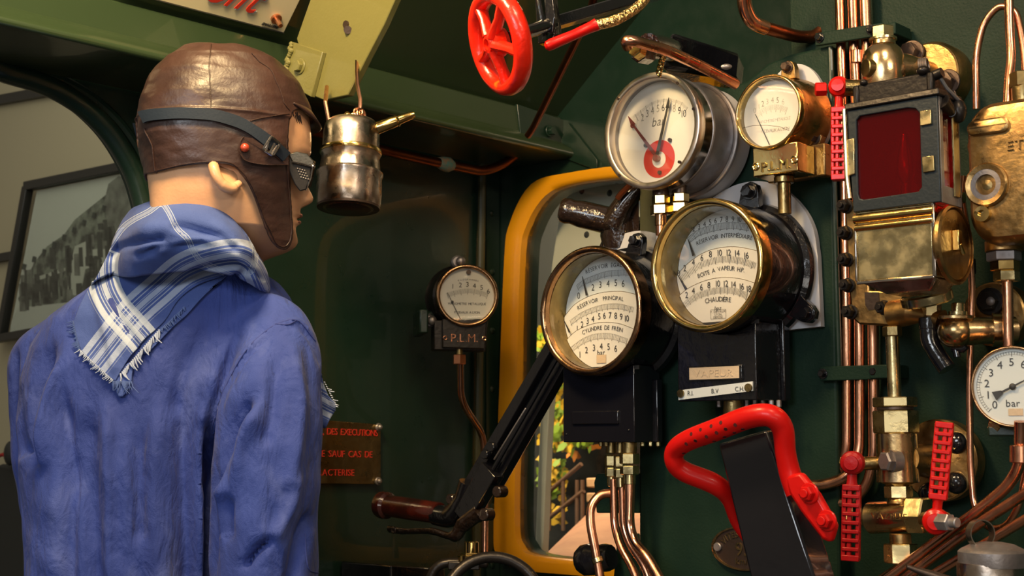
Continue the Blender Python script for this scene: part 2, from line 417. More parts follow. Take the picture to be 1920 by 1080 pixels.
# seam strip by the corner and riveted strap
m = MB(); m.hull([fS.pt(x, y, 0) for x, y in [(912, 300), (936, 300), (936, 1200), (912, 1200)]], [fS.pt(x, y, .004) for x, y in [(912, 300), (936, 300), (936, 1200), (912, 1200)]])
for k in range(7): q = fS.pt(923, 400+k*110, .004); m.ball(q, .007, 10, (1, .5, 1))
struct(fS, 'trim_2', m, 'green')
# upright tube painted in dull brown green at the corner
m = MB(); m.tube([fS.pt(905, 290, .012), fS.pt(902, 480, .012), fS.pt(896, 830, .012), fS.pt(893, 1250, .012)], .008, 10); struct(fS, 'trim_3', m, 'olive_dark')
# beam along the side wall: face, rolled lip, end
OFFB = .17
pe = fS.pt(1052, 296, OFFB); zt = fS.pt(1066, 227, OFFB).z; zb = pe.z; xr = pe.x; xl = fS.pt(-420, -40, OFFB).x
y0 = -OFFB
prof = [(y0+.03, zt+.004), (y0, zt+.004), (y0, zb+.034), (y0-.006, zb+.028), (y0-.03, zb+.014), (y0-.036, zb+.004), (y0-.032, zb-.003), (y0-.02, zb-.004), (y0+.16, zb-.002), (y0+.16, zb+.01), (y0+.012, zb+.012), (y0+.012, zt-.01)]
m = MB(); m.hull([(xl, a, c) for a, c in prof], [(xr, a, c) for a, c in prof])
struct(fS, 'trim_4', m, 'beam_green', bevel=.003)
# roof sheet above the beam, leaning out over the cab
m = MB(); r0, r1 = (y0+.02, zt), (y0-.42, zt+.36)
m.hull([(xl, r0[0], r0[1]), (xl, r1[0], r1[1]), (xl, r1[0], r1[1]+.006), (xl, r0[0], r0[1]+.006)], [(xr+.9, r0[0], r0[1]), (xr+.9, r1[0], r1[1]), (xr+.9, r1[0], r1[1]+.006), (xr+.9, r0[0], r0[1]+.006)])
struct(fS, 'ceiling', m, 'beam_green')
RD = Vector((0, r1[0]-r0[0], r1[1]-r0[1])).normalized()   # up the slope
RN = Vector((0, -RD.z, RD.y)); RN = RN if RN.z < 0 else -RN   # down into the cab
def roofpt(px, py, off=0):
    d = fS.R @ ray(px, py); o_ = fS.R @ (CAM-fS.p); q = Vector((0, r0[0], r0[1]))+RN*off
    return o_+d*((q-o_).dot(RN)/d.dot(RN))
# backhead sheet (right) and the raised gauge board
m = MB(); B0 = fB.pt(1500, 829, -.03).x
m.hull([(B0, .03, -fB.p.z), (1.6, .03, -fB.p.z), (1.6, .03, 1.6), (B0, .03, 1.6)], [(B0, .07, -fB.p.z), (1.6, .07, -fB.p.z), (1.6, .07, 1.6), (B0, .07, 1.6)])
struct(fB, 'wall_right', m, 'panel_green')
m = loc_prism(fB, [(1198, 1250), (1198, 240), (1290, 192), (1345, 172), (1402, 150), (1440, 118), (1480, 102), (1558, 84), (1578, 1250)], 0, -.04)
struct(fB, 'wall_boiler', m, 'panel_green', bevel=.004)
m = MB(); m.tube([fB.pt(1557, 88, .0), fB.pt(1574, 690, .0)], .0038, 10); struct(fB, 'glint_trim', m, 'green')  # glossy tube added along the board edge to catch a highlight line
m = loc_prism(fB, [(1118, 962), (1113, 905), (1118, 888), (1200, 888), (1200, 962)], -.01, -.03)
m.hull([fB.pt(*q, -.01) for q in [(1135, 1250), (1160, 985), (1172, 1000), (1200, 1000), (1200, 1250)]], [fB.pt(*q, -.02) for q in [(1135, 1250), (1160, 985), (1172, 1000), (1200, 1000), (1200, 1250)]])
struct(fB, 'trim_5', m, 'panel_green', bevel=.002)
# olive upright beside the board
m = loc_prism(fB, [(1199, 620), (1199, 330), (1233, 330), (1233, 620)], .012, .0); struct(fB, 'trim_6', m, 'olive_dark', bevel=.002)
# small ridge lines on the dark front wall
m = MB(); m.tube([fW.pt(1062, 88, .01), fW.pt(1035, 128, .01)], .004, 8); m.hull([fW.pt(x, y, 0) for x, y in [(1040, 290), (1120, 320), (1120, 300), (1066, 230)]], [fW.pt(x, y, .006) for x, y in [(1040, 290), (1120, 320), (1120, 300), (1066, 230)]])
struct(fW, 'trim_7', m, 'green', bevel=.001)

# ---- outside, seen through the cut-out
fH = Fr('', '', '', 100, 829, -.3, 'W', empty=False)
m = MB(); m.box((-1.0, .03, .2), (2.4, .03, 2.0)); struct(fH, 'wall_hall', m, 'cream')
def bar(f, p, q, wpx, o0, o1, m):
    a = f.pt(*p, o0); b_ = f.pt(*q, o0); s = f.sc(*p, o0)*wpx/2; t = (b_-a).normalized(); nn = Vector((-t.z, 0, t.x))*s; dy = Vector((0, o0-o1, 0))
    L = [a+nn, b_+nn, b_-nn, a-nn]; m.hull(L, [v+dy for v in L])
m = MB()
for p, q, w_ in (((-400, 262), (330, 130), 14), ((-400, 555), (40, 478), 12), ((-400, 640), (14, 604), 10)): bar(fH, p, q, w_, -.3, -.28, m)
struct(fH, 'trim_8', m, 'dark_trim')
TL, TR, BR, BL = (69, 358), (342, 303), (330, 575), (18, 627)
fp = Fr('framed_photograph', 'framed black and white steam locomotive photograph on the hall wall outside the cut-out', 'picture', 160, 480, -.28, 'W')
m = MB()
for p, q, w_ in (((58, 351), (352, 292), 17), ((60, 352), (10, 634), 17), ((2, 636), (345, 576), 15), ((346, 296), (334, 584), 15)): bar(fp, p, q, w_, -.28, -.25, m)
m.done('frame', 'dark_trim', fp.e, bevel=.003)
m = MB(); c4 = [fp.pt(*q, -.272) for q in (TL, TR, BR, BL)]; m.hull(c4, [v+Vector((0, .004, 0)) for v in c4]); m.done('print', 'photo_sky', fp.e)
def ppoly(pts, mt, o, nm, blur=0):
    m = MB(); v = [fp.pt(*q, o) for q in pts]; m.hull(v, [p+Vector((0, .0006, 0)) for p in v]); return m.done(nm, mt, fp.e)
ppoly([(34, 560), (50, 520), (66, 490), (88, 462), (120, 440), (140, 412), (165, 392), (190, 372), (215, 352), (238, 345), (262, 350), (300, 345), (300, 545), (230, 556), (180, 566), (110, 575), (40, 577)], 'photo_dark', -.2712, 'print_locomotive')
ppoly([(196, 375), (203, 345), (222, 330), (248, 335), (262, 352), (262, 400), (240, 440), (215, 448), (200, 420)], 'photo_mid', -.2706, 'print_boiler')
ppoly([(136, 480), (140, 462), (162, 452), (166, 470), (230, 455), (232, 480), (160, 505), (150, 555), (126, 552), (130, 505), (60, 530), (60, 522), (134, 498)], 'photo_light', -.2700, 'print_buffer_beam')
ppoly([(22, 600), (34, 577), (330, 545), (328, 574), (18, 626)], 'photo_ground', -.2700, 'print_ground')
rnd = random.Random(9); md, ml = MB(), MB()
for k in range(120):
    x = rnd.uniform(40, 320); base = 566-(x-40)*.06; topy = 520-(x-40)*.66+rnd.uniform(0, 30); y_ = rnd.uniform(max(350, topy), base); w_, h_ = rnd.uniform(2, 7), rnd.uniform(5, 26)
    v = [fp.pt(*q, -.2695) for q in ((x-w_, y_-h_), (x+w_*.6, y_-h_*1.05), (x+w_, y_+h_), (x-w_*.8, y_+h_))]; (md if rnd.random() < .6 else ml).hull(v, [p+Vector((0, .0004, 0)) for p in v])
for k in range(9): t = k/8; md.tube([fp.pt(45+t*150, 505-t*110, -.2695), fp.pt(47+t*150, 505-t*110-10, -.2695)], .008, 8)
md.done('print_shadows', 'photo_deep', fp.e); ml.done('print_lights', 'photo_mid', fp.e)
m = MB(); c4 = [fp.pt(*q, -.262) for q in (TL, TR, BR, BL)]; m.hull(c4, [v+Vector((0, .002, 0)) for v in c4]); m.done('glass_pane', 'glass', fp.e)
fc = Fr('low_cabinet', 'dark low piece of furniture blurred outside below the cut-out', 'furniture', 10, 1000, -.22, 'W')  # plain dark low cabinet put in for blurred dark stuff outside
m = MB(); m.hull([fc.pt(*q, -.22) for q in [(-80, 1500), (-80, 905), (0, 870), (40, 880), (60, 1500)]], [fc.pt(*q, -.22)+Vector((0, .04, 0)) for q in [(-80, 1500), (-80, 905), (0, 870), (40, 880), (60, 1500)]]); m.done('body', 'far_dark', fc.e, bevel=.01)
m = MB(); m.ball(fc.pt(20, 850, -.2), .04, 12, (.7, .5, 1)); m.done('finial', 'far_dark', fc.e)
m = MB(); m.tube([fc.pt(-10, 858, -.19), fc.pt(6, 852, -.19), fc.pt(14, 858, -.19)], .006, 8); m.done('ribbon', 'red_dark', fc.e)
# ---- garden beyond the yellow window
fG = Fr('', '', '', 1060, 829, -1.5, 'W', empty=False)
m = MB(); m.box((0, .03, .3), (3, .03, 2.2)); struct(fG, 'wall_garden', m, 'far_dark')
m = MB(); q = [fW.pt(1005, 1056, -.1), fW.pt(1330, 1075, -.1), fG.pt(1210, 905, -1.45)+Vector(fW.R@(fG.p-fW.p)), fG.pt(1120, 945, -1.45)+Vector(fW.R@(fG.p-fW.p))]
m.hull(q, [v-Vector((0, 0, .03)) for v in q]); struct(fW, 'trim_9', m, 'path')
fP = Fr('outside_post', 'pale green curved panel edge standing outside the yellow framed window', 'panel', 1040, 700, -.10, 'W')
pl = crom2([(1062, 330), (1046, 420), (1032, 520), (1022, 650), (1014, 760), (1002, 1060)], 5)
pr = crom2([(1016, 1060), (1029, 770), (1045, 640), (1075, 520), (1110, 470), (1200, 440), (1215, 330)], 5)
m = MB(); v = [fP.pt(x, y, -.10) for x, y in pl+pr]; m.hull(v, [p+Vector((0, .02, 0)) for p in v])
m.done('plate', 'pale_post', fP.e, bevel=.002)
m = MB(); [m.ball(fP.pt(x, y, -.10), .007, 10, (1, .4, 1)) for x, y in ((1091, 358), (1143, 362), (1100, 440))]; m.done('rivet_or_hole', 'far_dark', fP.e)  # dark domes stand in for the shaded holes of this plate
m = MB(); mi = []
for k_, (mt, seed, cnt) in enumerate((('leaf_green', 3, 1500), ('leaf_yellow', 5, 1500), ('leaf_orange', 8, 700))):
    rnd = random.Random(seed)
    for i in range(cnt):
        px = rnd.uniform(1010, 1190); py = rnd.uniform(600, 985)
        if py > 870 + (px < 1060)*110 - max(0, px-1060)*.5: continue
        if noise.noise(Vector((px*.03, py*.03, seed*7.3))) < -.02: continue
        if mt == 'leaf_orange' and px < 1060: continue
        if mt == 'leaf_green' and px > 1100 and rnd.random() < .6: continue
        c = fG.pt(px, py, -1.15-rnd.random()*.3); s = rnd.uniform(.010, .022)
        R_ = Matrix.Rotation(rnd.uniform(0, 6.3), 3, 'Y') @ Matrix.Rotation(rnd.uniform(-.9, .9), 3, 'X')
        m.vf([c+R_ @ Vector(q)*s for q in ((0, 0, 1.2), (.6, 0, .2), (.35, .1, -.8), (-.35, .1, -.8), (-.6, 0, .2))], [(0, 1, 2, 3, 4)]); mi.append(k_)
o = m.done('foliage', 'leaf_green', None, keep=True); o.location = fG.p; o.rotation_euler = (0, 0, fG.rz)
o.data.materials.append(M['leaf_yellow']); o.data.materials.append(M['leaf_orange'])
for p, k_ in zip(o.data.polygons, mi): p.material_index = k_
props(o, 'green and yellow autumn leaves seen through the yellow framed window', 'foliage', None, 'stuff')
fR = Fr('garden_fence', 'thin brown rail fence among the leaves outside the yellow window', 'fence', 1090, 920, -1.1, 'W')
for p, q in (((1012, 985), (1095, 920)), ((1020, 930), (1090, 870))):
    m = MB(); m.tube([fR.pt(*p, -1.1), fR.pt(*q, -1.1)], .007, 8); m.done('rail', 'wood', fR.e)
for x in (1030, 1056, 1082, 1092):
    m = MB(); m.tube([fR.pt(x, 900, -1.1), fR.pt(x, 995, -1.1)], .006, 8); m.done('post', 'wood', fR.e)
fT = Fr('stone_steps', 'stacked orange stone steps outside behind the copper pipes', 'steps', 1137, 960, -1.2, 'W')
for k in range(4):
    m = MB(); a = fT.pt(1132, 905+k*28, -1.2); m.box(a, (.035, .04, .014)); m.done('step', 'stone', fT.e, bevel=.004)

# ================================================================ things on the side wall
def bolt(m, c, r, h, d=(0, -1, 0), n=6):
    c = Vector(c); d = Vector(d); m.cyl(c, c+d*h*.25, r*1.35, n=18); m.hexa(c+d*h*.2, c+d*h, r)
# enamel sign on the roof sheet
e = bpy.data.objects.new('enamel_sign', None); COL.objects.link(e); e.location = fS.p; e.rotation_euler = (0, 0, fS.rz)
# re-seat the empty at the sign
sgc = roofpt(430, 10, .006); e.location = fS.p+fS.R.inverted() @ sgc
props(e, 'cream enamel sign with red slanted lettering fixed on the green roof sheet', 'sign')
def rl(px, py, off): return roofpt(px, py, off)-sgc
cn = [rl(*q, .012) for q in ((532, 62), (225, -18), (262, -120), (592, -60))]
m = MB(); m.hull(cn, [v-RN*.003 for v in cn]); m.done('plate', 'enamel', e, bevel=.001)
m = MB(); m.tube([cn[0], cn[1]], .0015, 6); m.done('rim', 'dark_trim', e)
def rooftext(t, px, py, size, mt, nm, off, shear=.35, ext=.0008, sx=1, up=None):
    c = rl(px, py, off); U = RD; T_ = Vector((1, 0, 0)); g = MB().text(t, (0, 0, 0), size, ext, shear=shear, sx=sx)
    for v in g.b.verts: v.co = c+T_*v.co.x+U*v.co.z+RN*(-v.co.y)
    return g.done(nm, mt, e)
rooftext('ont', 448, -9, .075, 'plate_grey', 'letter_shadow', .0135, sx=.9)
rooftext('ont', 446, -12, .075, 'dial_red', 'lettering', .015, sx=.9)
rooftext('EMAILLERIE', 507, 48, .0065, 'ink', 'maker_text', .0135)
m = MB(); c = rl(517, 34, .012); m.cyl(c, c+RN*.004, .009, n=20); m.cyl(c, c+RN*.02, .004, n=10); m.done('fixing_screw', 'copper', e)
# hanging rib plate, olive
f = Fr('roof_rib', 'olive green roof rib plate with bolts hanging above the oil lamp', 'bracket', 640, 60, .79, 'W')
rib = [(556, 72), (592, -30), (600, -60), (770, -60), (740, 0), (720, 45), (690, 102), (652, 178), (608, 188), (582, 178)]
m = MB(); v = [f.pt(*q, .79) for q in rib]; m.hull(v, [p+Vector((0, .012, 0)) for p in v]); m.done('rib_plate', 'olive', f.e, bevel=.0015)
tab = [(547, 78), (605, 97), (583, 182), (530, 152), (533, 118)]
m = MB(); v = [f.pt(*q, .798) for q in tab]; m.hull(v, [p+Vector((0, .008, 0)) for p in v]); m.done('weld_tab', 'olive', f.e, bevel=.0012)
m = MB(); bolt(m, f.pt(563, 125, .798), .009, .009); m.done('bolt', 'olive', f.e, bevel=.0008)
m = MB(); c = f.pt(650, 46, .79); m.cyl(c, c+Vector((0, -.003, 0)), .0055, n=12); m.cyl(f.pt(652, 56, .79), f.pt(652, 56, .794), .006, n=12); m.done('rivet_or_hole', 'tin_dark', f.e)
rnd = random.Random(4); m = MB()
for k in range(16): t = k/15; m.ball(f.pt(547+(532-547)*t+rnd.uniform(-2, 2), 82+(148-82)*t, .80), .0034+rnd.random()*.0016, 8)
m.done('weld_bead', 'olive', f.e)
# beam end plate with bolt
f = Fr('beam_end_plate', 'dark green bolted end plate on the beam near the corner', 'bracket', 1045, 250, OFFB+.004, 'S')
m = MB(); v = [f.pt(*q, OFFB+.004) for q in ((978, 262), (970, 195), (1068, 228), (1050, 292))]; m.hull(v, [p+Vector((0, .008, 0)) for p in v]); m.done('plate', 'green', f.e, bevel=.001)
m = MB(); bolt(m, f.pt(1030, 246, OFFB+.006), .009, .012); m.done('bolt', 'green', f.e, bevel=.001)
# gauge builder shared pieces -------------------------------------------------
def bezel(f, c, R, w_, d0, d1, mt, round_=True, n=72, nm='bezel'):
    """rim: outer radius R, width w_, from depth d0 (front, most negative y) back to d1"""
    m = MB()
    if round_:
        pr = [(R, d1), (R, d0+w_*.45)]+[(R-w_*.5+math.cos(t)*w_*.5, d0+w_*.45-math.sin(t)*w_*.45) for t in [math.pi*k/8 for k in range(1, 8)]]+[(R-w_, d0+w_*.45), (R-w_, d1)]
    else: pr = [(R, d1), (R, d0+.001), (R-.001, d0), (R-w_+.001, d0), (R-w_, d0+.001), (R-w_, d1)]
    m.ring(c, (0, 1, 0), pr, n); return m.done(nm, mt, f.e, ang=50)
def disc(c, r, y0, y1, n=64): c = Vector(c); return MB().cyl(c+Vector((0, y0, 0)), c+Vector((0, y1, 0)), r, n=n)
def needle(m, p, q, w0, w1, y):
    p = Vector(p); q = Vector(q); t = (q-p).normalized(); nn = Vector((-t.z, 0, t.x)); L = [p+nn*w0, q+nn*w1, q-nn*w1, p-nn*w0]
    for v in L: v.y = y
    m.hull(L, [v+Vector((0, .0006, 0)) for v in L]); return m
# small PLM gauge on the side wall (faces the camera)
f = Fr('pressure_gauge', 'small copper rimmed pressure gauge with dark case on the green side wall', 'gauge', 875, 555, .17, 'S', rz=math.radians(11), group=None)
s = f.sc(875, 555); Z = Vector((0, 0, 0)); c = Z; R = 59*s
m = MB(); m.lathe((-.006, .032, 0), (0, -1, 0), [(R*1.08, -.03), (R*1.10, -.024), (R*1.02, -.018), (R*.97, .024), (R*.9, .028)], 56)
bx = [f.pt(815, 600), f.pt(815, 655), f.pt(912, 658), f.pt(916, 600)]
m.hull([(p.x, .006, p.z) for p in bx], [(p.x, .05, p.z) for p in bx])
m.done('case', 'black_iron', f.e, bevel=.0015)
m = MB(); bx = [f.pt(829, 598), f.pt(829, 652), f.pt(909, 655), f.pt(912, 598)]; m.hull([(p.x, -.004, p.z) for p in bx], [(p.x, .01, p.z) for p in bx]); m.done('name_block', 'black_iron', f.e, bevel=.002)
p = f.pt(871, 634); m = MB().text('P.L.M.', (p.x, -.0045, p.z), .021, .0012, sx=1.0); m.done('raised_letters', 'copper', f.e)
for px, py in ((834, 634), (907, 635)): q = f.pt(px, py); MB().torus((q.x, -.005, q.z), (0, 1, 0), .0032, .0013, 16, 8).done('screw', 'copper', f.e)
bezel(f, (0, 0, 0), R, .0075, -.012, .01, 'bronze')
disc(c, R*.9, -.002, .001).done('dial', 'white_dial', f.e)
def P2(x, y, yy=-.0027): q = f.pt(760+x*.2222, 460+y*.2222); return Vector((q.x+.004, yy, q.z))
m = MB()
m.ticks([P2(335, 420), P2(400, 402), P2(500, 385), P2(600, 398), P2(672, 425)], .0042, 36, .00022, 6, .0055)
for t, x, y in (('1', 383, 346), ('2', 447, 335), ('3', 507, 330), ('4', 565, 342), ('5', 626, 356), ('6', 683, 388)): m.text(t, P2(x, y), .0125)
m.curvetext('KILOGRAMMES', [P2(425, 297), P2(510, 288), P2(597, 302)], .0042)
m.curvetext('MANOMETRE METALLIQUE', [P2(342, 492), P2(500, 494), P2(662, 496)], .0060)
m.curvetext('P. DEVAUX A LYON', [P2(395, 565), P2(500, 566), P2(610, 568)], .0062)
m.done('dial_print', 'ink', f.e)
m = MB(); needle(m, P2(458, 655), P2(335, 400), .0009, .0003, -.0045); m.ball(P2(375, 480, -.0045), .0028, 10, (1, .3, 1)); m.done('needle', 'ink', f.e)
m = MB(); m.cyl(P2(512, 228), P2(512, 228)+Vector((0, -.003, 0)), .0045, n=12); m.done('dial_screw', 'tin_dark', f.e)
disc(c, R*.9, -.009, -.0082).done('glass', 'glass', f.e)
for px, py in ((862, 488), (808, 600)):
    q = f.pt(px, py); m = MB(); m.cyl((q.x, .02, q.z), (q.x, .045, q.z), .012, n=18, ch=.003); m.ball((q.x+.004, .014, q.z), .009, 12); m.done('mounting_lug', 'steel', f.e)
m = MB(); q = f.pt(795, 602); m.box((q.x, .05, q.z), (.008, .05, .022)); m.tube([(q.x, .05, q.z), (0, .06, 0), (0, .20, 0)], .012); m.done('wall_bracket', 'green', f.e, bevel=.003)
m = MB(); q = f.pt(863, 660); m.cyl((q.x, .01, q.z+.006), (q.x, .01, q.z-.006), .0065); m.done('stem', 'brass_dull', f.e)
m = MB(); m.hexa((q.x, .01, q.z-.004), (q.x, .01, q.z-.022), .0125); m.done('union_nut', 'copper', f.e)
def pipe(name, label, pts, rpx, mt, b='B', fil=.05, group=None, n=14, cat='pipe', mid=None, extra=None):
    x, y, o_ = pts[len(pts)//2] if mid is None else pts[mid]
    f_ = Fr('', '', '', x, y, o_, b, empty=False); P = [f_.pt(a, b_, c_) for a, b_, c_ in pts]
    m = MB(); m.tube(fillet(P, fil, 9), rpx*f_.sc(x, y), n); ob = m.done(name, mt, None); ob.location = f_.p; ob.rotation_euler = (0, 0, f_.rz)
    props(ob, label, cat, group); 
    if extra: extra(f_, ob)
    return ob
pipe('copper_pipe', 'thin copper pipe running down from the small side wall gauge', [(863, 682, .16), (864, 750, .15), (885, 785, .14), (906, 815, .13), (910, 900, .12), (908, 1060, .12)], 6.5, 'copper', 'S')
def joint(f_, ob):
    m = MB(); a = f_.pt(822, 304, .09); b_ = f_.pt(848, 311, .09); m.tube([a, a.lerp(b_, .3), a.lerp(b_, .7), b_], [.010, .014, .015, .010], 10); m.done('solder_joint', 'verdigris', ob)
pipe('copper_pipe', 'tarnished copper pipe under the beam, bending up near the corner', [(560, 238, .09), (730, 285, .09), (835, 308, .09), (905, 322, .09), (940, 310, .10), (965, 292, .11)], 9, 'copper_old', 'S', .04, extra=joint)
# brass instruction plate
f = Fr('instruction_plate', 'brass plate with red French lettering screwed to the green side wall', 'plate', 655, 846, .012, 'S')
m = MB(); v = [f.pt(*q) for q in ((366, 768), (714, 796), (714, 908), (366, 905))]; m.hull(v, [p+Vector((0, .004, 0)) for p in v]); m.done('plate', 'brass_dull', f.e, bevel=.001)
m = MB()
for t, x0, x1, y0_, y1_ in (('AVEC AUTORITE DU CHEF INSTITUE, DES EXECUTIONS', 380, 708, 800, 812), ('DEFENSE EN COURS DE ROUTE SAUF CAS DE', 400, 698, 846, 852), ('DANGER BIEN CARACTERISE', 470, 664, 884, 886)):
    a = f.pt(x0, y0_)+Vector((0, -.0012, 0)); b_ = f.pt(x1, y1_)+Vector((0, -.0012, 0)); 
    m.curvetext(t, [a, a.lerp(b_, .5), b_], .0165, sx=1.0, ext=.0004)
m.done('lettering', 'dial_red', f.e)
for px, py in ((708, 801), (707, 902)): q = f.pt(px, py); m = MB(); m.cyl(q, q+Vector((0, -.005, 0)), .0075, n=16, ch=.001); m.ball(q+Vector((0, -.006, 0)), .0055, 12); m.done('screw', 'steel', f.e)
# hanging oil lamp
f = Fr('oil_lamp', 'riveted tin oil lamp with brass band and long spout hanging under the olive rib', 'lamp', 657, 300, .45, 'S', rz=0)
s = f.sc(657, 300); R = 60*s
cc = f.pt(655, 300); ax = Vector((.02, .10, 1)).normalized()
def zz(py): return (300-py)*s
m = MB(); m.lathe(Z, ax, [(R*.70, zz(395)), (R*.96, zz(392)), (R*1.0, zz(386)), (R*1.02, zz(365)), (R*1.0, zz(336)), (R*1.04, zz(330)), (R*1.04, zz(326)), (R*.96, zz(322)), (R*.93, zz(310)), (R*.9, zz(296)), (R*.96, zz(288))], 48); m.done('reservoir', 'tin', f.e)
m = MB(); m.lathe(Z, ax, [(0, zz(396.5)), (R*.66, zz(396.5)), (R*.72, zz(394)), (R*.97, zz(394)), (R*.98, zz(390))], 48); m.done('base', 'tin_dark', f.e)
m = MB(); m.lathe(Z, ax, [(R*.9, zz(288)), (R*.89, zz(282)), (R*.88, zz(245)), (R*.84, zz(232)), (R*.72, zz(224)), (R*.4, zz(219)), (0, zz(218))], 48); m.done('cap', 'tin', f.e)
m = MB(); m.ring(Z, ax, [(R*(.93+.05*math.cos(t)), zz(285)+.004*math.sin(t)) for t in [k*math.pi/4 for k in range(8)]], 48); m.done('brass_band', 'brass', f.e)
q0 = f.pt(703, 242); q1 = f.pt(777, 214)
m = MB(); dd = (q1-q0); m.tube([q0-dd*.3+Vector((0, .01, -.006)), q0, q0+dd*.35, q0+dd*.4, q0+dd*.55, q0+dd*.57, q0+dd*.62, q0+dd*.9, q1], [.010, .0095, .0085, .009, .008, .0095, .007, .006, .0045], 14); m.done('spout', 'brass', f.e)
m = MB(); p = [f.pt(652, 222), f.pt(662, 216), f.pt(676, 214)]; m.tube(p, .004, 8); m.ball(f.pt(652, 217), .006, 10); m.done('filler_cap', 'brass', f.e)
m = MB(); ctr = f.pt(679, 219); m.torus(ctr+Vector((0, -.012, 0)), (.8, -.5, .1), .0085, .0022, 24, 8); m.torus(ctr+Vector((-.004, -.012, .004)), (.2, -.9, .2), .006, .002, 24, 8); m.done('ring', 'copper', f.e)
m = MB(); m.tube([f.pt(676, 212)+Vector((0, -.012, 0)), f.pt(677, 190)+Vector((0, -.012, 0)), f.pt(671, 160)+Vector((0, -.006, 0)), f.pt(669, 135), f.pt(665, 90)+Vector((0, .03, 0))], .0028, 8); m.done('hanging_wire', 'copper', f.e)
m = MB(); m.tube([f.pt(617, 236), f.pt(614, 215), f.pt(610, 192), f.pt(606, 150)+Vector((0, .04, 0))], .0032, 8); m.done('bail_wire', 'copper', f.e)
# ================================================================ gauges on the boiler board
def C2(x, y): return 1000+x*.29167, 350+y*.29167
def C3(x, y): return 1000+x*.29167, 600+y*.29167
def G1(x, y): return 1120+x*.25, 100+y*.25
def triple(name, label, px, py, off, Rpx, mt, boxpx, flange_d, rec, dialmt, dx):
    f = Fr(name, label, 'gauge', px, py, off, 'B', group=None); s = f.sc(px, py); R = Rpx*s
    bezel(f, (0, 0, 0), R, R*.105, -.012, .012, mt)
    m = MB(); m.ring((0, 0, 0), (0, 1, 0), [(R*.97, .0), (R*.985, .006), (R*.985, .014), (R*.95, .016), (R*.885, .016), (R*.885, .0)], 72); m.done('bezel_ring', 'brass_dull', f.e)
    # bowl lining
    m = MB(); m.ring((0, 0, 0), (0, 1, 0), [(R*.905, .012), (R*.90, rec+.010), (R*.93, rec+.010), (R*.935, .012)], 72); m.done('bowl', 'brass_dull' , f.e)
    m = MB(); m.lathe((0, 0, 0), (0, 1, 0), [(R*.0, rec+.013), (R*.9, rec+.013), (R*.96, rec+.013), (R*.965, .012), (R*.98, .012), (R*.985, flange_d-.012), (R*1.06, flange_d-.008), (R*1.08, flange_d), (R*.5, flange_d)], 72)
    m.done('case', 'black', f.e)
    f.R_ = R; return f, s, R
def dialpath(f, rec): return lambda pts, dy=0: [f_pt(f, q, rec, dy) for q in pts]
def f_pt(f, q, rec, dy): v = f.pt(q[0], q[1], f.off-rec+dy); return v
def clip_top(f, pts, rec, R, k=.895):
    out = []
    for p in pts:
        r = math.hypot(p.x, p.z)
        if r > R*k: p = Vector((p.x*R*k/r, p.y, p.z*R*k/r))
        out.append(p)
    return out
def dialplate(f, R, top, bottom_z, y, mt, nm, k=.896, th=.001):
    """plate whose top edge follows `top` (local pts) and whose sides follow the bowl"""
    top = clip_top(f, [Vector((p.x, y, p.z)) for p in top], 0, R, k)
    a0 = math.atan2(top[-1].z, top[-1].x); rr = R*k; zb_ = max(bottom_z, -rr*.97)
    ab = math.asin(zb_/rr); L = list(top); n = 24
    for i in range(1, n+1):
        a = a0+(ab-a0)*i/n; L.append(Vector((rr*math.cos(a), y, rr*math.sin(a))))
    a1 = math.atan2(top[0].z, top[0].x)
    if a1 > 0: a1 -= 2*math.pi
    s0 = -math.pi-ab
    for i in range(n): 
        a = s0+(a1-s0)*i/n; L.append(Vector((rr*math.cos(a), y, rr*math.sin(a))))
    m = MB(); m.hull(L, [v+Vector((0, th, 0)) for v in L]); o_ = m.done(nm, mt, f.e); MB().tube([v+Vector((0, -.0001, 0)) for v in top], .00035, 6).done('step_shadow_line', 'brass_dull', f.e); return o_  # dull brass tube draws the shadow line along the step's top edge
def lug(f, px, py, d, r, mt, head, nm='mounting_lug'):
    q = f.pt(px, py, f.off-d); c = Vector((q.x, d, q.z)); m = MB()
    rad = Vector((q.x, 0, q.z)).normalized()
    m.hull([c+Vector((rad.z*r*1.2, -.004, -rad.x*r*1.2))-rad*r*1.6, c+Vector((rad.z*r, -.004, -rad.x*r)), c+rad*r*.7+Vector((rad.z*r*.7, -.004, -rad.x*r*.7)), c+rad*r+Vector((0, -.004, 0)), c+rad*r*.7-Vector((rad.z*r*.7, .004, -rad.x*r*.7)), c-Vector((rad.z*r, .004, -rad.x*r)), c-Vector((rad.z*r*1.2, .004, -rad.x*r*1.2))-rad*r*1.6],
           [v+Vector((0, .012, 0)) for v in [c+Vector((rad.z*r*1.2, -.004, -rad.x*r*1.2))-rad*r*1.6, c+Vector((rad.z*r, -.004, -rad.x*r)), c+rad*r*.7+Vector((rad.z*r*.7, -.004, -rad.x*r*.7)), c+rad*r+Vector((0, -.004, 0)), c+rad*r*.7-Vector((rad.z*r*.7, .004, -rad.x*r*.7)), c-Vector((rad.z*r, .004, -rad.x*r)), c-Vector((rad.z*r*1.2, .004, -rad.x*r*1.2))-rad*r*1.6]])
    o_ = m.done(nm, mt, f.e, bevel=.001)
    m = MB(); bolt(m, c+Vector((0, -.003, 0)), r*.62, .012); m.done('bolt', head, o_ and f.e, bevel=.0006)
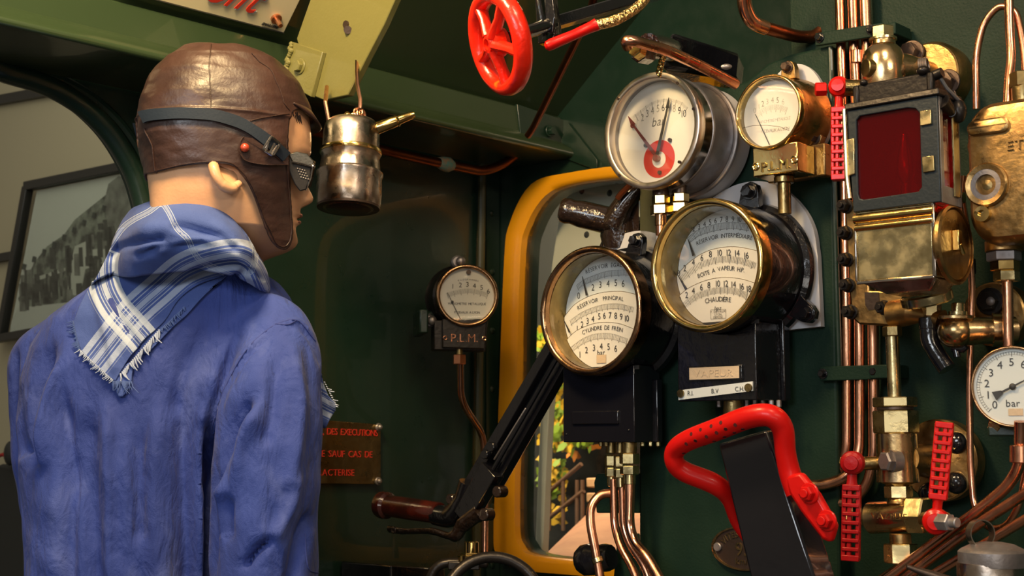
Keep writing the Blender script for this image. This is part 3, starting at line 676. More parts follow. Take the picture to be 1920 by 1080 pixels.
def boxcase(f, corners, off, depth, mt):
    """box below the bowl, its top hollowed to the round case"""
    v = [f.pt(*q, off) for q in corners]; x0 = min(v[0].x, v[3].x); x1 = max(v[1].x, v[2].x); z0 = (v[2].z+v[3].z)/2
    y = f.off-off; rr = f.R_*.99; L = [(x0, z0), (x1, z0)]
    a1 = -math.acos(min(.98, x1/rr)); a0 = -math.pi+math.acos(min(.98, -x0/rr))
    for k in range(25): a = a1+(a0-a1)*k/24; L.append((rr*math.cos(a), rr*math.sin(a)))
    m = MB(); m.prism(L, y, y+depth); bmesh.ops.recalc_face_normals(m.b, faces=m.b.faces); m.b.normal_update(); bmesh.ops.triangulate(m.b, faces=[q for q in m.b.faces if len(q.verts) > 4])
    m.done('box', mt, f.e, bevel=.0015)
    return x0, x1, z0, y
# --- left triple gauge -------------------------------------------------------
f, s, R = triple('triple_gauge', 'bronze rimmed triple brake gauge with black case, lower left of the two big ones', 1113, 583, .105, 122, 'bronze', None, .085, .031, 'white_dial', 0)
g1 = f
REC = .031
x0, x1, z0, y = boxcase(f, [(1056, 640), (1188, 640), (1188, 828), (1056, 831)], .078, .062, 'black_smooth')
v = [f.pt(*q, .078) for q in ((1075, 772), (1161, 762), (1161, 788), (1075, 795))]
m = MB(); m.box(((v[0].x+v[1].x)/2, y-.0005, (v[0].z+v[3].z)/2), ((v[1].x-v[0].x)/2, .003, .0095)); m.done('blank_plate', 'black_smooth', f.e, bevel=.0012)
m = MB(); [m.ball((x, y, z0+dz), .0018, 8) for x, dz in ((x0+.006, .012), (x1-.01, .017))]; m.done('rivet_or_hole', 'black_smooth', f.e)
m = MB(); m.box((x1+.001, y+.0545, z0+.045), (.004, .006, .045)); m.done('back_flange', 'black_smooth', f.e, bevel=.0015)
lug(f, 1196, 452, .062, .012, 'black', 'black')
D = lambda q, dy=.0: f.pt(q[0], q[1], f.off-REC+.0005+dy)
T3 = lambda L, fn, dy=0: [D(fn(*q), dy) for q in L]
disc(Z, R*.896, REC+.0070, REC+.0085).done('dial', 'cool_dial', f.e)
bz = f.pt(*C3(400, 302), f.off-REC).z
t2 = crom(T3([(170, 860), (215, 800), (265, 748), (350, 702), (450, 676), (560, 672), (645, 690)], C2), 6)
dialplate(f, R, t2, bz, REC+.0035, 'white_dial', 'dial_step')
t3 = crom(T3([(165, 1040), (190, 1010), (270, 930), (370, 885), (450, 872), (550, 880), (640, 912)], C2), 6)
dialplate(f, R, t3, bz, REC, 'white_dial', 'dial_step')
m = MB()
def H(px): return px*s     # rough glyph size from picture height
def dtxt(m, t, L, fn, size, dy, sx=.9): m.curvetext(t, T3(L, fn, dy), size, sx)
def dnum(m, items, fn, size, dy, sx=.85):
    for t, x, y_ in items: m.text(t, D(fn(x, y_), dy), size*1.1, sx=sx, rot=.0)
U, L2, L3 = -.0070, -.0032, .0004
dtxt(m, 'RÉSERVOIR ÉGALIS.', [(338, 548), (405, 520), (470, 507), (600, 500)], C2, .0088, U)
m.ticks(T3([(283, 645), (325, 615), (370, 595), (460, 563), (530, 555), (592, 552), (625, 558)], C2, U), .0038, 38, .0002, 5, .0048)
dnum(m, [('0', 293, 700), ('2', 385, 647), ('3', 432, 629), ('4', 482, 622), ('5', 532, 617), ('6', 579, 622)], C2, .0125, U)
dtxt(m, 'RÉSERVOIR  PRINCIPAL', [(285, 780), (350, 745), (420, 725), (500, 713), (580, 722)], C2, .0085, L2)
m.ticks(T3([(240, 872), (320, 818), (430, 778), (540, 768), (640, 790)], C2, L2), .0036, 46, .0002, 4, .0046)
dnum(m, [('1', 284, 912), ('2', 315, 885), ('3', 350, 862), ('4', 384, 850), ('5', 425, 832), ('6', 458, 828), ('7', 495, 826), ('8', 531, 828), ('9', 566, 835), ('10', 603, 846)], C2, .0118, L2)
dtxt(m, 'CYLINDRE DE FREIN', [(315, 938), (380, 913), (450, 905), (515, 908), (575, 922)], C2, .0088, L3)
m.ticks(T3([(240, 192), (320, 135), (400, 106), (500, 105), (600, 135)], C3, L3), .0038, 40, .0002, 5, .005)
dnum(m, [('0', 267, 255), ('1', 301, 222), ('2', 343, 192), ('3', 391, 177), ('4', 438, 168), ('5', 485, 170), ('6', 531, 182)], C3, .0122, L3)
m.text('bar', D(C3(437, 208), L3), .0105)
m.done('dial_print', 'ink', f.e)
m = MB(); q = D(C3(437, 250), L3); m.box(q, (.0085, .0004, .006)); m.done('sticker', 'tan', f.e)
m = MB(); v = f.pt(*C3(400, 310), f.off-REC); m.box((0, REC-.0012, bz-.003), (R*.62, .0006, .0028)); m.done('dial_foot', 'ink', f.e)
for p, q in (((352, 700), (323, 578)), ((262, 940), (222, 855))):
    m = MB(); needle(m, D(C2(*p), U+.0), D(C2(*q), U), .0016, .0003, REC-.004 if q[1] > 600 else REC+.0028); m.done('needle', 'ink', f.e)
m = MB(); needle(m, D(C3(262, 250), 0), D(C3(200, 150), 0), .0014, .0006, REC-.003); needle(m, D(C3(262, 275), 0), D(C3(218, 200), 0), .0005, .0004, REC-.003); m.done('needle', 'ink', f.e)
disc(Z, R*.9, .000, .0008).done('glass', 'glass', f.e)
for k, (px, py) in enumerate([(1191, 638)]): q = f.pt(px, py); m = MB(); m.ball((q.x, -.001, q.z), .003, 10); m.done('screw', 'brass_dull', f.e)
# pale backing plate behind it
f = Fr('backing_plate', 'pale grey backing plate behind the lower left triple gauge', 'plate', 1195, 560, .012, 'B')
m = MB(); cx_, cz_ = f.pt(1192, 560), 0; Rb = 128*f.sc(1192, 560)
m.cyl((cx_.x, 0, cx_.z), (cx_.x, .008, cx_.z), Rb, n=64); m.done('plate', 'plate_grey', f.e)
# union nuts under it
GRP = {}
def union(f, px, py0, py1, off, r, mt, nm='union_nut', n=6):
    a = f.pt(px, py0, off); b_ = f.pt(px, py1, off); b_.x = a.x; m = MB(); m.hexa(a, b_, r) if n == 6 else m.cyl(a, b_, r, n=24, ch=.0008); return m.done(nm, mt, f.e)
for nm, lb, x, r, o_, yo in (('pipe_union', 'left brass double pipe union below the left triple gauge box', 1146, .0085, .045, 4), ('pipe_union', 'middle brass double pipe union below the left triple gauge box', 1163, .0085, .060, 6), ('pipe_union', 'right brass double pipe union below the left triple gauge box, the largest', 1180, .0125, .068, 0)):
    f = Fr(nm, lb, 'union', x, 860, o_, 'B')
    union(f, x, 829, 850, o_, r*.85, 'brass_dull', 'thread', 24); union(f, x, 850+yo, 870+yo, o_, r*1.15, 'brass_pale'); union(f, x, 873+yo, 890+yo, o_, r*1.1, 'brass_pale'); union(f, x, 888+yo, 908+yo, o_, r*.72, 'brass_pale', 'sleeve', 24)
f = Fr('bolt_row', 'row of small brass bolt heads under the left triple gauge box', 'bolt', 1180, 831, .05, 'B')
for x in (1127, 1137, 1190, 1205, 1220, 1234):
    m = MB(); a = f.pt(x, 828, .05); m.hexa(a, a-Vector((0, 0, .007)), .0032); m.done('bolt_head', 'brass_pale', f.e)
pipe('copper_pipe', 'left copper pipe dropping from the unions, bending right at the bottom', [(1150, 898, .045), (1152, 985, .045), (1163, 1025, .05), (1195, 1080, .055), (1215, 1200, .055)], 8, 'copper')
pipe('copper_pipe', 'middle copper pipe of the three below the unions', [(1166, 900, .058), (1168, 985, .058), (1180, 1020, .058), (1215, 1070, .06), (1240, 1200, .06)], 7.5, 'copper')
pipe('copper_pipe', 'thickest copper pipe below the unions, kinked to the right', [(1181, 896, .068), (1179, 985, .068), (1190, 1020, .07), (1212, 1042, .075), (1245, 1100, .08), (1270, 1200, .08)], 10.5, 'copper')
def coll(f_, ob):
    m = MB(); a = f_.pt(1119, 1046, .075); b_ = f_.pt(1123, 1056, .075); m.cyl(a, b_, .0085, n=20, ch=.001); m.done('collar', 'brass_pale', ob)
pipe('copper_pipe', 'hooked copper pipe curving down left of the three union pipes', [(1150, 925, .04), (1125, 926, .055), (1106, 950, .07), (1107, 985, .075), (1118, 1040, .075), (1130, 1110, .075), (1135, 1200, .075)], 8.5, 'copper', fil=.03, extra=coll)
f = Fr('drain_valve', 'glossy black round valve handle in front of the lower window corner', 'valve', 1115, 1050, .03, 'B')
m = MB(); m.lathe(f.pt(1083, 1052, .03), Vector((1, .1, .15)), [(.004, 0), (.018, .004), (.023, .012), (.024, .026), (.019, .036), (.021, .05), (.018, .06)], 12); m.done('knob', 'black', f.e)
# --- right triple gauge ------------------------------------------------------
REC = .035
f, s, R = triple('triple_gauge', 'bright brass rimmed triple steam gauge with black case, the larger one on the right', 1330, 498, .125, 126.5, 'brass', None, .105, .035, 'white_dial', 0)
x0, x1, z0, y = boxcase(f, [(1269, 560), (1412, 560), (1419, 745), (1274, 758)], .092, .060, 'black')
xm = x1
bx = [f.pt(*q, .05) for q in ((1440, 560), (1504, 560), (1505, 748), (1450, 752))]
m = MB(); m.box(((x0+x1)/2+.002, y+.068, (z0+bx[0].z)/2), ((x1-x0)/2+.004, .008, (bx[0].z-z0)/2)); m.done('back_flange', 'black', f.e, bevel=.002)
lug(f, 1408, 360, .088, .014, 'black', 'black'); lug(f, 1515, 588, .095, .013, 'black', 'black')
D = lambda q, dy=.0: f.pt(q[0], q[1], f.off-REC+.0005+dy)
disc(Z, R*.896, REC+.0070, REC+.0085).done('dial', 'cool_dial', f.e)
bz = f.pt(*C2(1180, 868), f.off-REC).z
t2 = crom(T3([(880, 610), (905, 575), (985, 490), (1080, 425), (1180, 392), (1300, 385), (1440, 412)], C2), 6)
dialplate(f, R, t2, bz, REC+.0035, 'white_dial', 'dial_step')
t3 = crom(T3([(890, 750), (920, 715), (1000, 650), (1110, 602), (1220, 583), (1330, 592), (1420, 618)], C2), 6)
dialplate(f, R, t3, bz, REC, 'white_dial', 'dial_step')
m = MB()
dnum(m, [('1', 1000, 294), ('2', 1032, 270), ('3', 1067, 256), ('4', 1102, 241), ('5', 1138, 227), ('6', 1173, 218), ('7', 1210, 211), ('8', 1246, 208), ('9', 1285, 208), ('10', 1328, 210)], C2, .0098, U)
m.ticks(T3([(998, 345), (1060, 298), (1130, 273), (1210, 255), (1290, 250), (1385, 262)], C2, U), .0044, 46, .00025, 5, .0052)
dtxt(m, 'RÉSERVOIR INTERMÉDIAIRE', [(1050, 366), (1120, 335), (1200, 318), (1300, 312), (1410, 330)], C2, .0084, U)
dnum(m, [('0', 936, 557), ('2', 975, 523), ('4', 1030, 485), ('6', 1085, 455), ('8', 1140, 433), ('10', 1200, 424), ('12', 1258, 423), ('14', 1313, 427), ('16', 1372, 441)], C2, .0112, L2)
m.ticks(T3([(953, 592), (1060, 512), (1130, 485), (1210, 466), (1330, 475), (1425, 508)], C2, L2), .0044, 52, .00025, 5, .005)
dtxt(m, 'BOITE A VAPEUR H.P.', [(1058, 574), (1160, 538), (1240, 522), (1358, 536)], C2, .0086, L2)
dnum(m, [('0', 944, 728), ('2', 987, 695), ('4', 1030, 668), ('6', 1082, 645), ('8', 1130, 632), ('10', 1188, 622), ('12', 1240, 622), ('14', 1290, 628), ('16', 1342, 641), ('18', 1388, 656)], C2, .0112, L3)
m.ticks(T3([(965, 765), (1020, 722), (1080, 692), (1180, 667), (1290, 670), (1372, 702)], C2, L3), .0044, 50, .00025, 5, .005)
dtxt(m, 'CHAUDIÈRE', [(1105, 735), (1185, 722), (1272, 727)], C2, .0094, L3)
m.text('hpz', D(C2(1186, 780), L3), .0078, shear=.25); m.text('P. DEVAUX', D(C2(1188, 803), L3), .0046); m.text('LYON', D(C2(1188, 821), L3), .0040); m.text('DÉPOSÉ', D(C2(1188, 839), L3), .0042)
m.line([D(C2(*q), L3) for q in ((1140, 792), (1237, 788), (1237, 846), (1140, 851), (1140, 792))], .0002)
m.done('dial_print', 'ink', f.e)
m = MB(); m.box((0, REC-.0012, bz-.003), (R*.6, .0006, .0028)); m.done('dial_foot', 'ink', f.e)
for p, q, yy in (((1022, 442), (986, 335), REC+.0022), ((982, 660), (930, 572), REC-.0005), ((1000, 830), (948, 752), REC-.003)):
    m = MB(); needle(m, D(C2(*p), 0), D(C2(*q), 0), .0020, .0004, yy); m.done('needle', 'ink', f.e)
disc(Z, R*.9, .000, .0008).done('glass', 'glass', f.e)
q = f.pt(1418, 553); m = MB(); m.ball((q.x, -.001, q.z), .003, 10); m.done('screw', 'brass_dull', f.e)
v = [f.pt(*q, .092) for q in ((1293, 690), (1391, 683), (1391, 706), (1293, 713))]
m = MB(); m.box(((v[0].x+v[1].x)/2, y-.001, (v[0].z+v[3].z)/2), ((v[1].x-v[0].x)/2+.002, .0025, .010)); m.done('name_surround', 'black', f.e, bevel=.001)
m = MB(); m.box(((v[0].x+v[1].x)/2, y-.0032, (v[0].z+v[3].z)/2), ((v[1].x-v[0].x)/2-.002, .0012, .0082)); m.done('name_tag', 'tan', f.e, bevel=.0006)
m = MB(); m.text('VAPEUR', ((v[0].x+v[1].x)/2, y-.0046, (v[0].z+v[3].z)/2), .0135, .0006, sx=1.25); m.done('raised_letters', 'tan', f.e)
v = [f.pt(*q, .095) for q in ((1272, 732), (1411, 715), (1411, 733), (1272, 750))]
zm = sum(p.z for p in v)/4; tl = (v[1].z-v[0].z)/(v[1].x-v[0].x)
m = MB(); m.hull(v, [p+Vector((0, .002, 0)) for p in v]); m.done('label_strip', 'label_white', f.e)
m = MB()
for t, x, y_ in (('R.I.', 1295, 737), ('B.V', 1341, 733), ('C.H.', 1387, 729)): m.text(t, f.pt(x, y_, .0958), .0088, sx=.9)
m.done('label_print', 'ink', f.e)
for x, y_ in ((1277, 738), (1404, 727)): q = f.pt(x, y_, .0955); MB().cyl(q, q+Vector((0, -.0025, 0)), .0055, n=14).done('label_screw', 'brass_dull', f.e)
f = Fr('bolt_row', 'row of dark bolt heads under the right triple gauge box', 'bolt', 1400, 762, .06, 'B')
for x in (1348, 1362, 1385, 1400, 1415, 1430, 1446, 1460):
    m = MB(); a = f.pt(x, 750, .06); m.hexa(a, a-Vector((0, 0, .010)), .0034); m.done('bolt_head', 'steel', f.e)
m = MB(); a = f.pt(1375, 752, .07); m.cyl(a, a-Vector((0, 0, .035)), .014, n=20); m.done('gland', 'brass_dull', f.e)
f = Fr('backing_plate', 'pale grey shaped backing plate behind the right triple gauge', 'plate', 1440, 480, .012, 'B')
pl = crom2([(1300, 400), (1345, 365), (1385, 345), (1430, 340), (1470, 355), (1505, 390), (1525, 430), (1533, 480)], 6)+[(1539, 612), (1500, 616), (1300, 640)]
m = MB(); v = [f.pt(*q) for q in pl]; m.hull(v, [p+Vector((0, .010, 0)) for p in v]); m.done('plate', 'plate_grey', f.e)
# --- chrome bar gauge --------------------------------------------------------
f = Fr('pressure_gauge', 'large chrome rimmed bar gauge with red needle and red disc above the big triple gauges', 'gauge', 1226, 246, .125, 'B'); s = f.sc(1226, 246); R = 110.5*s
bezel(f, Z, R, R*.11, -.008, .006, 'satin', False)
m = MB(); m.ring(Z, (0, 1, 0), [(R*.995, .002), (R*.97, .014), (R*.97, .03), (R*.93, .03), (R*.93, .002)], 72); m.done('rim_back', 'chrome', f.e)
m = MB(); m.lathe(Z, (0, 1, 0), [(0, .021), (R*.93, .021), (R*.93, .0165), (R*.96, .0165), (R*.965, .085), (R*.93, .09), (R*.3, .09)], 72); m.done('case', 'steel', f.e)
m = MB(); m.torus((0, .083, 0), (0, 1, 0), R*.985, .004, 72, 10); m.torus((0, .03, 0), (0, 1, 0), R*.955, .003, 72, 8); m.done('case_lip', 'steel', f.e)
m = MB(); m.ring(Z, (0, 1, 0), [(R*.9, .003), (R*.89, .016), (R*.93, .016), (R*.93, .003)], 72); m.done('bowl', 'steel', f.e)
REC = .014; D = lambda q, dy=.0: f.pt(q[0], q[1], f.off-REC+.0005+dy)
disc(Z, R*.9, REC, REC+.002).done('dial', 'white_dial', f.e)
m = MB(); c0 = D(G1(463, 792)); rr = abs(D(G1(463, 720)).z-D(G1(463, 862)).z)
m.cyl(c0, c0+Vector((0, .0004, 0)), R*.325, n=48); m.done('red_disc', 'dial_red', f.e)
m = MB(); m.cyl(c0+Vector((.0, -.0005, -.001)), c0+Vector((0, .0002, -.001)), R*.14, n=32); m.done('white_centre', 'white_dial', f.e)
m = MB(); tk = [(236, 478), (280, 455), (320, 425), (360, 390), (407, 363), (453, 345), (500, 337), (548, 335), (596, 345), (638, 362), (680, 400)]
P = T3(tk, G1, -.0005)
for i, p in enumerate(P):
    rad = (Vector((c0.x, 0, c0.z))-Vector((p.x, 0, p.z))).normalized()
    if i: m.line([p+rad*.0005, p+rad*.0125], .00035)
mk = crom(P, 10)
for i, p in enumerate(mk):
    if i % 1 == 0: rad = (Vector((c0.x, 0, c0.z))-Vector((p.x, 0, p.z))).normalized(); m.line([p+rad*.001, p+rad*(.0085 if i % 5 == 0 else .005)], .00012)
dnum(m, [('1', 300, 507), ('2', 341, 480), ('3', 378, 450), ('4', 416, 430), ('5', 457, 412), ('6', 496, 405), ('8', 579, 412), ('9', 618, 428), ('10', 652, 450)], G1, .0135, -.0005, .8)
m.text('bar', D(G1(461, 508), -.0005), .0185, shear=.25, sx=.9)
m.done('dial_print', 'ink', f.e)
m = MB(); needle(m, D(G1(452, 775)), D(G1(275, 535)), .0028, .0014, REC-.004); needle(m, D(G1(282, 545)), D(G1(242, 475)), .0040, .0004, REC-.004); m.torus(Vector((D(G1(274, 545)).x, REC-.0038, D(G1(274, 545)).z)), (0, 1, 0), .003, .0007, 16, 6); m.done('red_needle', 'needle_red', f.e)
m = MB(); needle(m, D(G1(462, 775)), D(G1(545, 400)), .0028, .0014, REC-.006); needle(m, D(G1(542, 415)), D(G1(553, 337)), .0032, .0004, REC-.006); m.done('black_needle', 'ink', f.e)
m = MB(); q = D(G1(457, 790)); m.cyl(q+Vector((0, -.008, 0)), q, .0048, n=16, ch=.001); m.done('needle_hub', 'needle_red', f.e)
m = MB(); [m.cyl(D(G1(*q)), D(G1(*q))+Vector((0, -.003, 0)), .0028, n=12) for q in ((548, 651), (368, 692), (472, 895))]; m.done('dial_screw', 'tin_dark', f.e)
disc(Z, R*.895, .0, .0008).done('glass', 'glass', f.e)
for x, y_ in ((183, 346), (628, 232), (748, 425), (642, 822), (193, 920)): q = f.pt(*G1(x, y_)); MB().cyl((q.x, -.0095, q.z), (q.x, -.006, q.z), .0022, n=10).done('rim_screw', 'tin_dark', f.e)
q = f.pt(*G1(900, 780), .06); m = MB(); m.cyl(q, q+Vector((.004, -.008, 0)), .006, n=8); m.done('case_screw', 'tin_dark', f.e)
m = MB(); m.cyl((0, .09, 0), (0, .118, 0), R*.99, n=64); m.done('back_plate', 'plate_grey', f.e)
for lb, x, y_, o_ in (('left brass double union under the chrome rimmed gauge', 1239, 356, .10), ('right brass double union under the chrome rimmed gauge', 1275, 352, .085)):
    f = Fr('pipe_union', lb, 'union', x, y_+20, o_, 'B')
    union(f, x, y_-4, y_+12, o_, .0115, 'tin_dark', 'thread', 24); union(f, x, y_+11, y_+28, o_, .0125, 'brass'); union(f, x, y_+29, y_+47, o_, .0150, 'brass'); union(f, x, y_+46, y_+68, o_, .0085, 'bronze', 'sleeve', 24); union(f, x, y_+66, y_+(86 if x < 1260 else 72), o_, .0072, 'copper', 'tail_pipe', 24)
# --- brass PLM gauge ---------------------------------------------------------
f = Fr('pressure_gauge', 'small brass gauge with cracked glass on a brass block beside the copper pipes', 'gauge', 1443, 211, .080, 'B'); s = f.sc(1443, 211); R = 71.5*s
bezel(f, Z, R, R*.085, -.006, .006, 'brass', True)
m = MB(); m.ring(Z, (0, 1, 0), [(R*.92, -.003), (R*.90, .010), (R*.96, .010), (R*.97, -.003)], 64); m.done('bowl', 'brass_dull', f.e)
m = MB(); m.lathe(Z, (0, 1, 0), [(0, .014), (R*.93, .014), (R*.95, .008), (R*.98, .008), (R*.97, .030), (R*1.02, .034), (R*1.06, .052), (R*1.10, .058), (R*1.10, .066), (R*.3, .066)], 64); m.done('case', 'brass_cast', f.e)
bx = [f.pt(*G1(*q), .078) for q in ((1168, 700), (1505, 640), (1503, 860), (1172, 935))]; bz0 = (bx[2].z+bx[3].z)/2
m = MB(); m.box(((bx[0].x+bx[1].x)/2, .022, (bx[0].z+bz0)/2-.002), ((bx[1].x-bx[0].x)/2, .022, (bx[0].z-bz0)/2)); m.done('name_block', 'brass', f.e, bevel=.002)
m = MB(); m.box(((bx[0].x+bx[1].x)/2+.004, .055, (bx[0].z+bz0)/2-.001), ((bx[1].x-bx[0].x)/2+.010, .009, (bx[0].z-bz0)/2+.002)); m.done('block_flange', 'brass_cast', f.e, bevel=.002)
q = f.pt(*G1(1340, 838), .081); m = MB(); m.text('P.L.M.', (q.x, -.001, q.z), .0185, .0014, sx=1.0); m.done('raised_letters', 'brass_dull', f.e)
for x, y_ in ((1190, 850), (1478, 798)): q = f.pt(*G1(x, y_), .08); MB().torus((q.x, 0, q.z), (0, 1, 0), .0042, .0018, 18, 8).done('screw', 'brass', f.e)
lug(f, *G1(1440, 110), .050, .010, 'brass_cast', 'tin_dark'); lug(f, *G1(1640, 640), .056, .011, 'brass_cast', 'tin_dark')
REC = .009; D = lambda q, dy=.0: f.pt(q[0], q[1], f.off-REC+.0005+dy)
disc(Z, R*.91, REC, REC+.002).done('dial', 'white_dial', f.e)
m = MB()
dnum(m, [('0', 1183, 427), ('1', 1215, 400), ('2', 1243, 378), ('3', 1277, 360), ('4', 1315, 350), ('5', 1355, 350), ('6', 1395, 362)], G1, .0100, -.0005)
m.ticks(T3([(1188, 470), (1240, 432), (1300, 408), (1360, 405), (1420, 425)], G1, -.0005), .0035, 30, .0002, 5, .005)
m.curvetext('MANOMÈTRE MÉTALLIQUE', T3([(1205, 518), (1320, 502), (1450, 482)], G1, -.0005), .0058)
m.curvetext('P. DEVAUX À LYON', T3([(1235, 585), (1340, 575), (1440, 560)], G1, -.0005), .0064)
m.done('dial_print', 'ink', f.e)
m = MB(); needle(m, D(G1(1297, 688)), D(G1(1192, 460)), .0006, .0003, REC-.003); m.done('needle', 'ink', f.e)
m = MB(); m.tube([Vector((p.x, -.0012, p.z)) for p in T3([(1120, 570), (1200, 550), (1300, 548), (1400, 560), (1470, 590)], G1)], .0003, 5); m.done('glass_crack', 'tin_dark', f.e)
disc(Z, R*.915, -.001, -.0002).done('glass', 'glass', f.e)
m = MB(); q = f.pt(*G1(1400, 925), .06); m.cyl(q, q-Vector((0, 0, .009)), .0135, n=24, ch=.001); m.cyl(q-Vector((0, 0, .008)), q-Vector((0, 0, .05)), .0088, n=20); m.done('stem', 'brass_dull', f.e)
f = Fr('backing_plate', 'pale grey backing plate behind the small brass gauge', 'plate', 1505, 200, .010, 'B')
pl = crom2([(1440, 160), (1470, 128), (1500, 120), (1525, 134), (1543, 165), (1551, 205), (1552, 250), (1544, 272)], 6)+[(1500, 300), (1440, 300)]
m = MB(); v = [f.pt(*q) for q in pl]; m.hull(v, [p+Vector((0, .008, 0)) for p in v]); m.done('plate', 'plate_grey', f.e)
# --- white bar gauge at the right edge ---------------------------------------
f = Fr('pressure_gauge', 'white faced bar gauge with thin copper rim, cut by the right edge of the view', 'gauge', 1899, 725, .10, 'B', rz=math.radians(-30)); s = f.sc(1899, 725); R = 76.5*s
bezel(f, Z, R, R*.07, -.004, .03, 'bronze', True)
m = MB(); m.lathe(Z, (0, 1, 0), [(0, .006), (R*.94, .006), (R*.95, .0), (R*.97, .03), (R*.9, .034), (R*.2, .034)], 64); m.done('case', 'bronze', f.e)
disc(Z, R*.94, .001, .004).done('dial', 'cool_dial', f.e)
m = MB()
for i in range(61):
    a = math.radians(225-270*i/60); e_ = Vector((math.cos(a), 0, math.sin(a))); m.line([e_*R*.86+Vector((0, .0004, 0)), e_*R*(.74 if i % 6 == 0 else .79)+Vector((0, .0004, 0))], .00028 if i % 6 == 0 else .00018)
for i in range(11):
    a = math.radians(225-270*i/10); m.text(str(i), Vector((math.cos(a)*R*.61, .0004, math.sin(a)*R*.61)), .0125)
for rr in (.86, .79): m.line([Vector((math.cos(a)*R*rr, .0003, math.sin(a)*R*rr)) for a in [math.radians(225-270*i/60) for i in range(61)]], .00012)
m.text('bar', (.0, .0004, -R*.40), .0115); m.done('dial_print', 'ink', f.e)
m = MB(); m.box((.002, .0005, -R*.62), (.008, .0004, .004)); m.done('sticker', 'tan', f.e)
m = MB(); a = math.radians(207); e_ = Vector((math.cos(a), 0, math.sin(a))); needle(m, e_*R*.5, e_*R*.28, .0055, .002, -.002); needle(m, e_*R*.3, -e_*R*.5, .0013, .0006, -.002); m.ball((0, -.002, 0), .0038, 12, (1, .5, 1)); m.done('needle', 'ink', f.e)
disc(Z, R*.94, -.0035, -.003).done('glass', 'glass', f.e)
m = MB(); q = f.pt(1862, 796); bolt(m, q+Vector((0, .03, 0)), .008, .012, (-.3, -1, -.3)); m.done('bolt', 'brass_pale', f.e)
m = MB(); q = f.pt(1890, 808); m.box(q+Vector((0, .03, 0)), (.026, .012, .006)); m.done('bracket', 'green', f.e, bevel=.002)
# ================================================================ pipework right
def pipeB(label, pts, r, mt='copper', fil=.04, grp=None, nm='copper_pipe', extra=None, n=14, mid=None): return pipe(nm, label, pts, r, mt, 'B', fil, grp, n, extra=extra, mid=mid)
def band(*args):
    def ex(f_, ob):
        for x0, y0, x1, y1, o_, k, mt in args:
            m = MB(); a = f_.pt(x0, y0, o_); b_ = f_.pt(x1, y1, o_); m.cyl(a, b_, k, n=20, ch=.001); m.done('solder_collar', mt, ob)
    return ex
pipeB('leftmost of the three upright copper pipes held by green clamps', [(1573, -60, -.008), (1582, 250, -.008), (1588, 600, -.008), (1588, 850, -.010), (1570, 893, -.012), (1520, 906, -.012), (1400, 915, -.012)], 10)
pipeB('middle of the three upright copper pipes held by green clamps', [(1597, -60, -.008), (1606, 200, -.008), (1612, 600, -.008), (1612, 850, -.008), (1592, 893, .006), (1545, 911, .010), (1400, 903, .010)], 10.5, extra=band((1607, 95, 1607, 120, -.008, .0095, 'copper')))
pipeB('rightmost of the three upright copper pipes held by green clamps', [(1620, -60, -.008), (1630, 200, -.008), (1637, 600, -.008), (1639, 860, -.008), (1625, 915, -.008), (1590, 943, -.008), (1500, 946, -.008), (1420, 946, -.008)], 10.5)
def clamp(lb, x0, y0, x1, y1, h, bolts, off=.012, th=.012, end=None):
    f = Fr('pipe_clamp', lb, 'clamp', (x0+x1)/2, (y0+y1)/2, off, 'B'); v = [f.pt(x0, y0-h/2), f.pt(x1, y1-h/2), f.pt(x1, y1+h/2), f.pt(x0, y0+h/2)]
    m = MB(); m.hull(v, [p+Vector((0, th*.5, 0)) for p in v]); m.done('strap', 'panel_green', f.e, bevel=.0012)
    if end: m = MB(); q = f.pt(*end); m.box(q+Vector((0, .016, 0)), (.016, .022, h*f.sc(*end)*.48)); m.done('foot', 'panel_green', f.e, bevel=.0015)
    for b_ in bolts: m = MB(); bolt(m, f.pt(*b_), .0052, .0075); m.done('bolt', 'black', f.e, bevel=.0005)
clamp('upper green clamp bar across the three copper pipes', 1528, 74, 1655, 54, 24, [(1537, 71), (1634, 56)], end=(1662, 58))
clamp('lower green clamp bar across the three copper pipes', 1537, 701, 1660, 697, 27, [(1543, 701), (1640, 697)], end=(1655, 697))
# upper brass valve with flange
f = Fr('steam_valve', 'brass steam valve with round bolted flange above the red lantern', 'valve', 1742, 145, .0, 'B'); s = f.sc(1742, 145)
m = MB(); c = f.pt(1742, 142); m.cyl(c+Vector((0, .03, 0)), c+Vector((0, -.006, 0)), 61*s, n=56, ch=.002); m.ring(c, (0, 1, 0), [(61*s, -.002), (66*s, .004), (66*s, .03), (60*s, .03)], 56); m.done('flange', 'brass_cast', f.e)
m = MB(); b_ = f.pt(1657, 128, .055); m.lathe(b_+Vector((0, 0, -.05)), (0, 0, 1), [(.018, 0), (.026, .012), (.028, .045), (.027, .062), (.023, .073), (.016, .080), (.0155, .083), (.0155, .086)], 40); m.tube([b_+Vector((0, 0, 0)), b_+Vector((.02, .02, 0)), c], [.024, .019, .018], 24); m.done('body', 'valve_brass', f.e)
m = MB(); t = b_+Vector((0, 0, .036)); m.cyl(t, t+Vector((0, 0, .003)), .0175, n=28); m.hexa(t+Vector((0, 0, .002)), t+Vector((0, 0, .018)), .0145); m.done('cap_nut', 'brass_pale', f.e)
m = MB(); a = f.pt(1622, 127, .085); m.cyl(a, a+Vector((.012, .02, 0)), .0115, n=28, ch=.001); m.hexa(a+Vector((.010, .016, 0)), a+Vector((.016, .03, 0)), .014); m.done('side_plug', 'brass_dull', f.e)
for x, y_ in ((1711, 100), (1772, 185), (1778, 155)): m = MB(); bolt(m, f.pt(x, y_, .008), .0125, .016); m.done('flange_bolt', 'tin_dark', f.e, bevel=.001)
m = MB()
for k in range(5): m.torus(f.pt(1722+k*4, 124-k*.6, .03+k*.001), (1, .2, .1), .0085, .0016, 20, 6)
